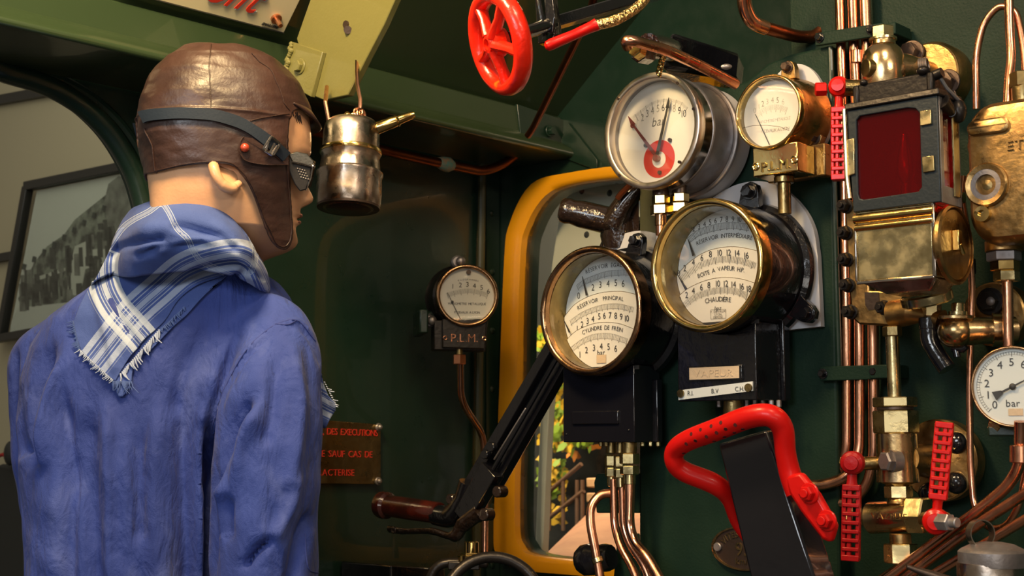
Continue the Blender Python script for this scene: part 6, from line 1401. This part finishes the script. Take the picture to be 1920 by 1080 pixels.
# buttoned tab
tabp = crom2([(458, 256), (450, 268), (450, 284), (460, 298), (480, 305), (510, 308), (543, 308)], 4)+[(543, 295), (500, 274), (475, 258)]
m = MB(); L = [cside(x, y_, .0045) for x, y_ in tabp]; m.hull(L, [p-hs*.003 for p in L]); m.done('tab', 'leather', cap, ang=60)
m = MB(); m.hull([mirror(p) for p in L], [mirror(p)+hs*.003 for p in L]); m.done('tab', 'leather', cap, ang=60)
m = MB(); L = [cside(x, y_, .0052) for x, y_ in tabp[:-3]]; m.tube(L, .0007, 6); m.done('tab_stitching', 'leather_edge', cap)
m = MB(); c = cside(459, 276, .006); m.ball(c, .0058, 16); m.done('button', 'button_red', cap, label='rust red press stud'); MB().ball(mirror(c), .0058, 16).done('button', 'button_red', cap, label='rust red press stud')
# visor brim
m = MB(); rootc = []; tip = []
for k in range(-12, 13):
    t = k/12*.85; rootc.append(cappt(205-3*abs(t), t, .001, False)); e_ = .016*(1-(abs(k)/12)**2.2)+.001; tip.append(cappt(205-3*abs(t), t, .001, False)+hf*e_*.75+zc(-e_*1.05))
n = len(rootc); m.vf(rootc+tip, [(i, i+1, n+i+1, n+i) for i in range(n-1)]); m.done('brim', 'leather', cap, ang=80, solid=.003)
# goggles strap
path = crom2([(270, 221), (285, 216), (325, 213), (370, 213), (410, 217), (445, 227), (475, 243), (505, 266), (538, 294)], 5)
def ribbon(path, wpx, ex, mt, nm, th=.0022, par=None, mir=True):
    up, dn = [], []
    for i, (x, y_) in enumerate(path):
        a = path[max(0, i-1)]; b2 = path[min(len(path)-1, i+1)]; tx, ty = b2[0]-a[0], b2[1]-a[1]; l_n = math.hypot(tx, ty); nx, ny = -ty/l_n, tx/l_n
        up.append(cside(x+nx*wpx/2, y_+ny*wpx/2, ex)); dn.append(cside(x-nx*wpx/2, y_-ny*wpx/2, ex))
    def smooth(L):
        for it in range(3): L = [L[0]]+[(L[i-1]+L[i]*2+L[i+1])/4 for i in range(1, len(L)-1)]+[L[-1]]
        return L
    up, dn = smooth(up), smooth(dn); m = MB(); n = len(up)
    for f_ in ((lambda p: p), mirror) if mir else ((lambda p: p),):
        out = [(p-HC) for p in up]; V = []
        for a, b2 in zip(up, dn):
            c = (a+b2)/2; o_ = (c-HC); o_.z = 0; o_.normalize(); V += [f_(a), f_(b2), f_(b2+o_*th), f_(a+o_*th)]
        Fc = []
        for i in range(n-1):
            for j in range(4): Fc.append((i*4+j, i*4+(j+1) % 4, (i+1)*4+(j+1) % 4, (i+1)*4+j))
        Fc += [(0, 1, 2, 3), tuple((n-1)*4+j for j in range(4))]; m.vf(V, Fc)
    return m.done(nm, mt, par or root, ang=40)
goggles = ribbon(path, 20.5, .0035, 'rubber', 'goggles', .0024)
props(goggles, 'grey rubber goggle strap')
# buckle
m = MB(); q = [cside(x, y_, .0075) for x, y_ in ((500, 262), (507, 257), (527, 272), (516, 291), (496, 277))]
bk = [cside(x, y_, .0085) for x, y_ in ((509, 256), (527, 269), (513, 291), (495, 279))]; m.tube(fillet(bk+[bk[0]], .003, 3), .0018, 8); m.tube([cside(505, 262, .009), cside(500, 281, .009)], .0012, 8); m.tube([cside(516, 268, .009), cside(508, 286, .009)], .0018, 8); m.tube([cside(521, 272, .009), cside(512, 289, .009)], .0016, 8); m.done('buckle', 'chrome', goggles, label='bright metal buckle')
# goggle cups: head-local coordinates from pixels at side offset o
def GP(px, py, o_): return sidehit(px, py, o_)
m2 = MB()
for sd in (1, -1):
    def g(px, py, o_): return GP(px, py, o_) if sd > 0 else mirror(GP(px, py, o_))
    side = [(541, 290), (556, 284), (574, 288), (586, 300), (583, 330), (575, 356), (562, 360), (552, 346), (540, 318)]
    inn = [(548, 292), (560, 290), (576, 293), (586, 304), (583, 328), (576, 350), (565, 352), (556, 342), (547, 316)]
    m2.hull([g(x, y_, .058) for x, y_ in side], [g(x, y_, .044) for x, y_ in inn])
    m2.hull([g(x, y_, .050) for x, y_ in ((574, 290), (586, 300), (583, 330), (575, 354), (566, 350), (568, 296))], [g(x, y_, .012) for x, y_ in ((580, 294), (589, 302), (586, 328), (580, 346), (572, 342), (574, 300))])
m2.done('cups', 'goggle_black', goggles, bevel=.002, label='black rubber goggle cups')
m = MB()
m.hull([GP(x, y_, .0595) for x, y_ in ((541, 289), (556, 284), (576, 288), (589, 303), (586, 311), (548, 303))], [GP(x, y_, .054) for x, y_ in ((541, 289), (556, 284), (576, 288), (589, 303), (586, 311), (548, 303))]); m.done('cup_shell', 'gunmetal', goggles, bevel=.0012)
m = MB(); m.tube([GP(548, 303, .061), GP(568, 307, .061), GP(586, 313, .060)], .0016, 8); m.tube([GP(586, 313, .060), GP(582, 335, .058), GP(573, 357, .055)], .0012, 8); m.ball(GP(587, 312, .060), .003, 10); m.done('cup_trim', 'chrome', goggles, label='bright metal goggle rim')
m = MB()
for i in range(4):
    for j in range(4): m.ball(GP(558+i*4.4+j*2.2, 316+j*5.4+i*1.2, .0588), .0010, 8)
m.done('vent_dots', 'steel', goggles)
m = MB(); m.hull([GP(x, y_, .012) for x, y_ in ((592, 303), (588, 330), (583, 350))], [GP(x, y_, .048) for x, y_ in ((586, 300), (583, 330), (576, 352))]); m.done('lens', 'red_glass_dark', goggles)

# ---- jacket -----------------------------------------------------------------
def remesh(m, voxel, smooth=6):
    o_ = m.done('tmp', 'denim'); q = o_.modifiers.new('r', 'REMESH'); q.mode = 'VOXEL'; q.voxel_size = voxel
    q2 = o_.modifiers.new('s', 'SMOOTH'); q2.iterations = smooth; q2.factor = .6
    bpy.context.view_layer.update(); dg = bpy.context.evaluated_depsgraph_get(); me = bpy.data.meshes.new_from_object(o_.evaluated_get(dg))
    old = o_.data; bpy.data.objects.remove(o_); bpy.data.meshes.remove(old); return me
tr = [(500, 235, 490, .045, 1.90), (530, 185, 520, .070, 1.92), (560, 140, 545, .090, 1.925), (600, 90, 560, .105, 1.93), (650, 62, 560, .115, 1.93), (720, 45, 545, .125, 1.93), (800, 42, 520, .130, 1.93), (900, 48, 500, .132, 1.93), (1080, 56, 480, .135, 1.93), (1250, 52, 480, .138, 1.93), (1420, 45, 490, .142, 1.93)]
m = MB(); V = []; n = 64
for py, x0, x1, dd, dc in tr:
    a = W(x0, py, dc); b2 = W(x1, py, dc); c = (a+b2)/2; hx = (b2.x-a.x)/2
    for k in range(n):
        t = 2*math.pi*k/n; V.append(c+Vector((hx*math.copysign(abs(math.cos(t))**.8, math.cos(t)), dd*math.copysign(abs(math.sin(t))**.85, math.sin(t)), 0)))
m.vf(V, [(i*n+j, i*n+(j+1) % n, (i+1)*n+(j+1) % n, (i+1)*n+j) for i in range(len(tr)-1) for j in range(n)]+[tuple(range(n)), tuple(range((len(tr)-1)*n, len(tr)*n))])
def slv(pts): P = crom([W(x, y_, d) for x, y_, d, r in pts], 5); R_ = [v.x for v in crom([(r/FP*1.82, 0, 0) for *_, r in pts], 5)]; m.tube(P, R_, 24)
slv([(455, 575, 1.89, 48), (510, 622, 1.86, 70), (520, 690, 1.83, 82), (508, 790, 1.80, 93), (500, 900, 1.79, 98), (497, 1000, 1.785, 99), (500, 1080, 1.78, 98), (500, 1200, 1.75, 84), (500, 1380, 1.72, 64)])
slv([(150, 610, 1.97, 50), (95, 665, 1.98, 68), (84, 730, 1.98, 70), (84, 820, 1.98, 68), (95, 950, 1.97, 62), (105, 1100, 1.95, 58), (100, 1400, 1.90, 46)])
jm = remesh(m, .0055, 7); jm.name = 'jacket'
def pdist(x, y, P):
    best = (1e9, 0, 0)
    for i in range(len(P)-1):
        ax_, ay = P[i]; bx_, by_ = P[i+1]; dx, dy = bx_-ax_, by_-ay; L2_ = dx*dx+dy*dy
        t = max(0, min(1, ((x-ax_)*dx+(y-ay)*dy)/L2_)); qx, qy = ax_+dx*t, ay+dy*t; d = math.hypot(x-qx, y-qy)
        if d < best[0]: best = (d, math.copysign(d, dx*(y-ay)-dy*(x-ax_)), (i+t)/(len(P)-1))
    return best
# (curve, width px, depth m): creases (+ inward) and raised seams (- outward)
folds = [(crom2([(600, 640), (560, 606), (530, 608), (500, 625), (460, 665), (425, 730), (405, 790), (392, 835)], 4), 4.0, -.0030),
         (crom2([(548, 606), (520, 612), (488, 640), (450, 690), (425, 745), (410, 800)], 4), 3, .0022),
         (crom2([(392, 800), (388, 850), (392, 900), (394, 960), (392, 1100)], 4), 8, .016),
         (crom2([(375, 760), (372, 900), (372, 1090)], 4), 10, -.008),
         (crom2([(470, 740), (440, 790), (410, 850), (396, 900)], 4), 16, .012), (crom2([(490, 760), (455, 830), (425, 920)], 4), 16, -.007),
         (crom2([(448, 820), (430, 900), (425, 1000)], 4), 10, .005), (crom2([(545, 650), (560, 720), (560, 800), (540, 900)], 4), 14, -.005), (crom2([(520, 660), (515, 740), (500, 820)], 4), 13, .005),
         (crom2([(510, 1010), (480, 1035), (462, 1058)], 4), 7, .009), (crom2([(595, 960), (570, 1000), (545, 1090)], 4), 12, .006), (crom2([(560, 880), (545, 950), (520, 1000)], 4), 12, -.005),
         (crom2([(30, 660), (25, 740), (28, 810), (36, 850)], 4), 7, .012), (crom2([(90, 640), (62, 720), (50, 800), (60, 860)], 4), 13, .008), (crom2([(120, 660), (85, 760), (75, 860)], 4), 14, -.006),
         (crom2([(110, 720), (118, 820), (130, 900), (125, 1090)], 4), 16, .008), (crom2([(160, 760), (165, 900), (180, 1090)], 4), 20, .007), (crom2([(200, 760), (205, 900), (208, 1090)], 4), 14, -.007),
         (crom2([(232, 820), (240, 950), (232, 1090)], 4), 16, -.004), (crom2([(300, 760), (290, 900), (300, 1090)], 4), 22, -.006), (crom2([(340, 740), (345, 900), (350, 1090)], 4), 16, .007), (crom2([(260, 800), (262, 1000)], 4), 12, .004),
         (crom2([(560, 610), (585, 640), (598, 680)], 4), 4, .0020), (crom2([(400, 600), (350, 680), (330, 760)], 4), 16, .004), (crom2([(470, 590), (430, 640), (395, 720), (380, 780)], 4), 14, -.004)]
jb = bmesh.new(); jb.from_mesh(jm); jb.normal_update()
dirc = []
for v in jb.verts:
    x, y_, d = pj(v.co); no = v.normal; vd = (v.co+O-CAM).normalized(); w_ = max(0, min(1, -no.dot(vd)*2.2)); off = 0
    q = v.co
    off += noise.noise(Vector((q.x*11, q.y*11, q.z*3.2)))*.009+noise.noise(Vector((q.x*26+3, q.y*26, q.z*9)))*.0035+noise.noise(Vector((q.x*20+q.z*16, q.y*20, q.z*16)))*.0035
    if w_ > 0:
        for cur, wd, dp in folds:
            if x < min(p[0] for p in cur)-3*wd or x > max(p[0] for p in cur)+3*wd or y_ < min(p[1] for p in cur)-3*wd or y_ > max(p[1] for p in cur)+3*wd: continue
            dd, sg, t = pdist(x, y_, cur); off -= dp*2.3*w_*math.exp(-(dd/wd)**2)*min(1, 4*t+.2)
    dirc.append(no*off)
for v, o_ in zip(jb.verts, dirc): v.co += o_
m = MB(); m.b.free(); m.b = jb; jacket = m.done('jacket', 'denim', root, ang=180)
props(jacket, 'faded blue cotton work jacket')
jbv = BVHTree.FromPolygons([v.co.copy() for v in jacket.data.vertices], [tuple(p.vertices) for p in jacket.data.polygons])
def onjacket(x, y_, lift, default=1.85):
    d = ray(x, y_).normalized(); h = jbv.ray_cast(CAM-O, d)
    if h[0] is None: return W(x, y_, default)
    return h[0]-d*lift
# stitch lines of the sleeve seam
for cv_ in ([(592, 640), (560, 602), (528, 604), (497, 622), (457, 662), (421, 728), (401, 788), (391, 828)], [(556, 600), (540, 608), (516, 607)], [(598, 1075), (580, 1068), (574, 1040), (572, 1000)]):
    P = crom2(cv_, 8); m = MB(); m.tube([onjacket(x, y_, .0004) for x, y_ in P], .0008, 5); m.done('seam', 'seam', jacket)
# trousers and boots
m = MB()
limb(m, [Vector((bx, by+.01, 1.0)), Vector((bx, by+.01, .88)), Vector((bx, by+.01, .80))], [.13, .145, .12])
for sd in (-1, 1): limb(m, [Vector((bx+sd*.075, by+.01, .90)), Vector((bx+sd*.095, by+.01, .52)), Vector((bx+sd*.10, by, .09))], [.100, .075, .062])
me = remesh(m, .012, 6); o_ = bpy.data.objects.new('trousers', me); COL.objects.link(o_); o_.parent = root; me.materials.clear(); me.materials.append(M['trouser']); 
for p in me.polygons: p.use_smooth = True
for sd in (-1, 1):
    m = MB(); limb(m, [Vector((bx+sd*.10, by-.03, .16)), Vector((bx+sd*.10, by-.02, .06)), Vector((bx+sd*.11, by+.08, .05)), Vector((bx+sd*.12, by+.20, .042))], [.055, .058, .052, .040]); m.box((bx+sd*.11, by+.07, .008), (.05, .15, .008)); m.done('boot', 'boot', root, bevel=.003)

# ---- scarf -------------------------------------------------------------------
curA = crom2([(120, 735), (165, 690), (205, 640), (245, 590), (300, 540), (345, 503), (400, 483), (450, 478), (480, 498), (500, 540)], 6)
curB = crom2([(205, 440), (192, 490), (196, 535), (215, 575), (245, 610), (275, 645), (300, 690)], 6)
curC1 = crom2([(285, 360), (303, 378), (318, 400), (332, 428), (352, 448), (362, 470), (378, 490), (410, 506), (440, 520)], 6)
curC2 = crom2([(345, 365), (308, 376), (280, 396), (250, 412), (228, 430), (200, 470)], 6)
curC3 = crom2([(470, 440), (478, 465), (478, 490), (470, 510)], 6)
def stripes(me, off=None):
    at_ = [me.attributes.new(n_, 'FLOAT', 'POINT') for n_ in ('sa', 'sb', 'sc')]
    for i, v in enumerate(me.vertices):
        x, y_, d = pj(v.co); near = (off is None) and d < 1.93; a = b2 = 60; c_ = 30
        if near:
            a = pdist(x, y_, curA)[1]; b2 = pdist(x, y_, curB)[1]
            if y_ < 475: b2 += math.copysign((475-y_)*3, b2)
            c_ = min(abs(pdist(x, y_, q)[0]) for q in (curC1, curC2, curC3))
        at_[0].data[i].value = max(-60, min(60, a)); at_[1].data[i].value = max(-60, min(60, b2)); at_[2].data[i].value = min(30, c_)
def rows2grid(rings, sub_u, sub_v, closed):
    R_ = [crom(r, sub_u, closed) for r in rings]; n = len(R_[0]); cols = [crom([r[j] for r in R_], sub_v) for j in range(n)]
    return [[cols[j][i] for j in range(n)] for i in range(len(cols[0]))]
ringsd = [
 [(262, 420, 1.92), (305, 400, 1.87), (380, 405, 1.835), (430, 440, 1.835), (462, 490, 1.85), (465, 510, 1.90), (400, 450, 1.98), (290, 400, 1.98)],
 [(250, 392, 1.92), (300, 374, 1.85), (380, 380, 1.815), (440, 415, 1.815), (474, 465, 1.835), (480, 485, 1.91), (400, 430, 2.0), (285, 385, 2.0)],
 [(232, 412, 1.92), (292, 392, 1.80), (375, 402, 1.775), (445, 440, 1.78), (487, 490, 1.82), (490, 505, 1.92), (400, 450, 2.03), (262, 410, 2.02)],
 [(214, 445, 1.92), (262, 440, 1.775), (350, 452, 1.765), (440, 476, 1.772), (493, 520, 1.825), (496, 530, 1.93), (400, 490, 2.05), (250, 450, 2.04)],
 [(208, 470, 1.93), (250, 480, 1.785), (340, 478, 1.775), (432, 495, 1.785), (494, 540, 1.84), (497, 545, 1.94), (400, 520, 2.05), (245, 480, 2.05)],
 [(200, 510, 1.94), (240, 520, 1.81), (330, 510, 1.80), (425, 515, 1.81), (490, 545, 1.85), (494, 555, 1.94), (400, 540, 2.04), (240, 520, 2.05)]]
G = rows2grid([[W(*q) for q in r] for r in ringsd], 16, 10, True)
m = MB(); n = len(G[0]); m.vf([p for r in G for p in r], [(i*n+j, i*n+(j+1) % n, (i+1)*n+(j+1) % n, (i+1)*n+j) for i in range(len(G)-1) for j in range(n)])
sfolds = [(crom2([(208, 480), (225, 462), (260, 452), (300, 448)], 4), 7, .012), (crom2([(330, 425), (370, 432), (410, 445), (440, 462)], 4), 8, .010), (crom2([(300, 470), (350, 452), (420, 450), (470, 475)], 4), 7, -.006),
          (crom2([(260, 480), (320, 462), (380, 458)], 4), 7, .006), (crom2([(440, 520), (470, 510), (492, 522)], 4), 5, .006), (crom2([(250, 430), (300, 425), (350, 440)], 4), 12, -.005), (crom2([(405, 500), (440, 500), (470, 515)], 4), 5, .010),
          (crom2([(205, 560), (225, 600), (250, 640), (262, 690)], 4), 9, .007), (crom2([(180, 560), (200, 620), (215, 690)], 4), 9, -.005), (crom2([(300, 540), (280, 600), (270, 650)], 4), 10, -.004), (crom2([(330, 530), (380, 505), (440, 498)], 4), 6, .007)]
def fold(bm_, amp=1.0):
    bm_.normal_update(); mv = []
    for v in bm_.verts:
        x, y_, d = pj(v.co); no = v.normal; vd = (v.co+O-CAM).normalized()
        if no.dot(vd) > 0: no = -no
        w_ = max(0, min(1, -no.dot(vd)*2.2)); off = noise.noise(v.co*22)*.0022+noise.noise(v.co*48)*.0010
        if d < 1.95:
            for cur, wd, dp in sfolds: off -= dp*amp*w_*math.exp(-(pdist(x, y_, cur)[0]/wd)**2)
        mv.append(no*off)
    for v, o_ in zip(bm_.verts, mv): v.co += o_
fold(m.b)
scarf = m.done('scarf', 'scarf', root, ang=180, solid=.0018, label='blue scarf with white checked stripes and frayed edge'); stripes(scarf.data)
# hanging corner on the back: Coons patch laid on the jacket
def coons(left, bot, right, top_, nu, nv):
    def ev(P, t): L = [0]; [L.append(L[-1]+math.hypot(b2[0]-a[0], b2[1]-a[1])) for a, b2 in zip(P, P[1:])]; q, _ = along([Vector((*p, 0)) for p in P], L, L[-1]*t); return q
    out = []
    for j in range(nv+1):
        v = j/nv; row = []
        for i in range(nu+1):
            u = i/nu; T_, B_, L_, R_ = ev(top_, u), ev(bot, u), ev(left, v), ev(right, v)
            c00, c10, c01, c11 = ev(top_, 0), ev(top_, 1), ev(bot, 0), ev(bot, 1)
            row.append(T_*(1-v)+B_*v+L_*(1-u)+R_*u-(c00*(1-u)*(1-v)+c10*u*(1-v)+c01*(1-u)*v+c11*u*v))
        out.append(row)
    return out
rj = random.Random(11)
def jag(P, a): return [(x+rj.uniform(-a, a), y_+rj.uniform(-a, a)) for x, y_ in P]
left = crom2([(222, 428), (205, 470), (180, 520), (155, 560), (136, 604)], 5)
bot = [(136, 604)]+jag(crom2([(136, 604), (140, 630), (155, 662), (170, 685), (190, 700), (215, 716)], 8)[1:-1], 1.6)+[(215, 716)]
top_ = crom2([(222, 428), (300, 415), (400, 425), (470, 465), (494, 500)], 5)
right = crom2([(494, 500), (496, 535), (470, 530), (440, 512), (410, 520), (370, 535), (335, 562), (310, 600), (285, 625), (250, 660), (215, 716)], 5)
P2d = coons(left, bot, right, top_, 120, 90)
m = MB(); V = []
for j, row in enumerate(P2d):
    for i, p in enumerate(row):
        t = max(0, min(1, (560-p.y)/120)); q = onjacket(p.x, p.y, .007+.030*t*t, 1.86); V.append(q)
nu = len(P2d[0]); m.vf(V, [(j*nu+i, j*nu+i+1, (j+1)*nu+i+1, (j+1)*nu+i) for j in range(len(P2d)-1) for i in range(nu-1)])
bmesh.ops.smooth_vert(m.b, verts=m.b.verts, factor=.5, use_axis_x=True, use_axis_y=True, use_axis_z=True)
fold(m.b, .8)
tail = m.done('scarf_corner', 'scarf', scarf, ang=180, solid=.0016); stripes(tail.data)
def patch(poly, lift, nm, d=None, off=None, mt='scarf'):
    m = MB(); c = (sum(p[0] for p in poly)/len(poly), sum(p[1] for p in poly)/len(poly)); K_ = 8; V = []; n = len(poly)
    f_ = (lambda x, y_: onjacket(x, y_, lift)) if d is None else (lambda x, y_: W(x, y_, d+noise.noise(Vector((x*.03, y_*.03, 0)))*.01))
    for k in range(1, K_+1):
        for x, y_ in poly: V.append(f_(c[0]+(x-c[0])*k/K_, c[1]+(y_-c[1])*k/K_))
    V.append(f_(*c)); m.vf(V, [(k*n+i, k*n+(i+1) % n, (k+1)*n+(i+1) % n, (k+1)*n+i) for k in range(K_-1) for i in range(n)]+[(len(V)-1, i, (i+1) % n) for i in range(n)])
    return m.done(nm, mt, scarf, ang=180, solid=.0014)
q = patch(jag(crom2([(205, 705), (225, 690), (248, 680), (246, 712), (240, 730), (226, 745), (216, 730), (208, 720)], 4, True), .8), .005, 'scarf_under_corner'); stripes(q.data, 1)
q = patch(crom2([(262, 655), (290, 600), (335, 555), (380, 525), (430, 512), (400, 538), (375, 562), (350, 590), (325, 612), (298, 640), (275, 662)], 4, True), .005, 'scarf_under_edge'); stripes(q.data, 1)
# loose end hanging in front of the chest, showing past the sleeve
q = patch(jag(crom2([(580, 660), (600, 690), (606, 715), (616, 742), (630, 760), (622, 780), (610, 802), (600, 795), (585, 780)], 5, True), .8), 0, 'scarf_front_end', 1.86)
at_ = [q.data.attributes.new(n_, 'FLOAT', 'POINT') for n_ in ('sa', 'sb', 'sc')]
for i, v in enumerate(q.data.vertices): x, y_, d = pj(v.co); at_[0].data[i].value = (y_-745)-(x-600)*.55; at_[1].data[i].value = 60; at_[2].data[i].value = 30
# frayed fringe
def fringe(p0, p1, nn, dx, dy, mt, nm, ln, d=None, w_=.0012):
    m = MB(); rnd = random.Random(hash(nm) % 7 + nn)
    for k in range(nn):
        t = k/(nn-1); x = p0[0]+(p1[0]-p0[0])*t; y_ = p0[1]+(p1[1]-p0[1])*t; L = ln*rnd.uniform(.6, 1.2); jx = rnd.uniform(-.35, .35)
        f_ = (lambda a, b2, l_: onjacket(a, b2, l_)) if d is None else (lambda a, b2, l_: W(a, b2, d-l_))
        m.tube([f_(x, y_, .008), f_(x+(dx+jx)*L*.5, y_+dy*L*.5, .008), f_(x+(dx+jx*2)*L, y_+dy*L, .006)], [w_, w_*.8, w_*.5], 5)
    return m.done(nm, mt, scarf)
fringe((298, 618), (226, 700), 26, .25, 1, 'thread', 'white_fringe', 18); fringe((150, 655), (212, 712), 34, -.5, .7, 'thread', 'white_fringe', 10, w_=.0009)
fringe((137, 602), (150, 655), 26, -1, .4, 'thread_blue', 'blue_fringe', 8, w_=.0007); fringe((345, 575), (300, 618), 22, .4, 1, 'thread_blue', 'blue_fringe', 9, w_=.0008); fringe((212, 714), (246, 715), 16, 0, 1, 'thread_blue', 'blue_fringe', 22, w_=.0007)
fringe((607, 716), (630, 762), 12, 1, .3, 'thread', 'white_fringe', 6, 1.855, w_=.0009)
# repeats that belong together share a group
for o in bpy.data.objects:
    if o.parent or not o.get('label'): continue
    nm = o.name.split('.')[0]; lb = o['label']
    g = {'lever_handle': 'red perforated lever handles', 'pipe_clamp': 'green pipe clamps', 'backing_plate': 'pale grey gauge backing plates', 'triple_gauge': 'big black cased triple gauges', 'pipe_union': 'pipe unions', 'pressure_gauge': 'single pressure gauges', 'bolt_row': 'bolt rows under the gauge boxes'}.get(nm)
    if nm == 'copper_pipe': g = 'upright clamped copper pipes' if 'upright' in lb else ('slanting copper pipes at the lower right' if 'slanting' in lb else ('copper pipes below the unions' if 'unions' in lb else None))
    if g: o['group'] = g
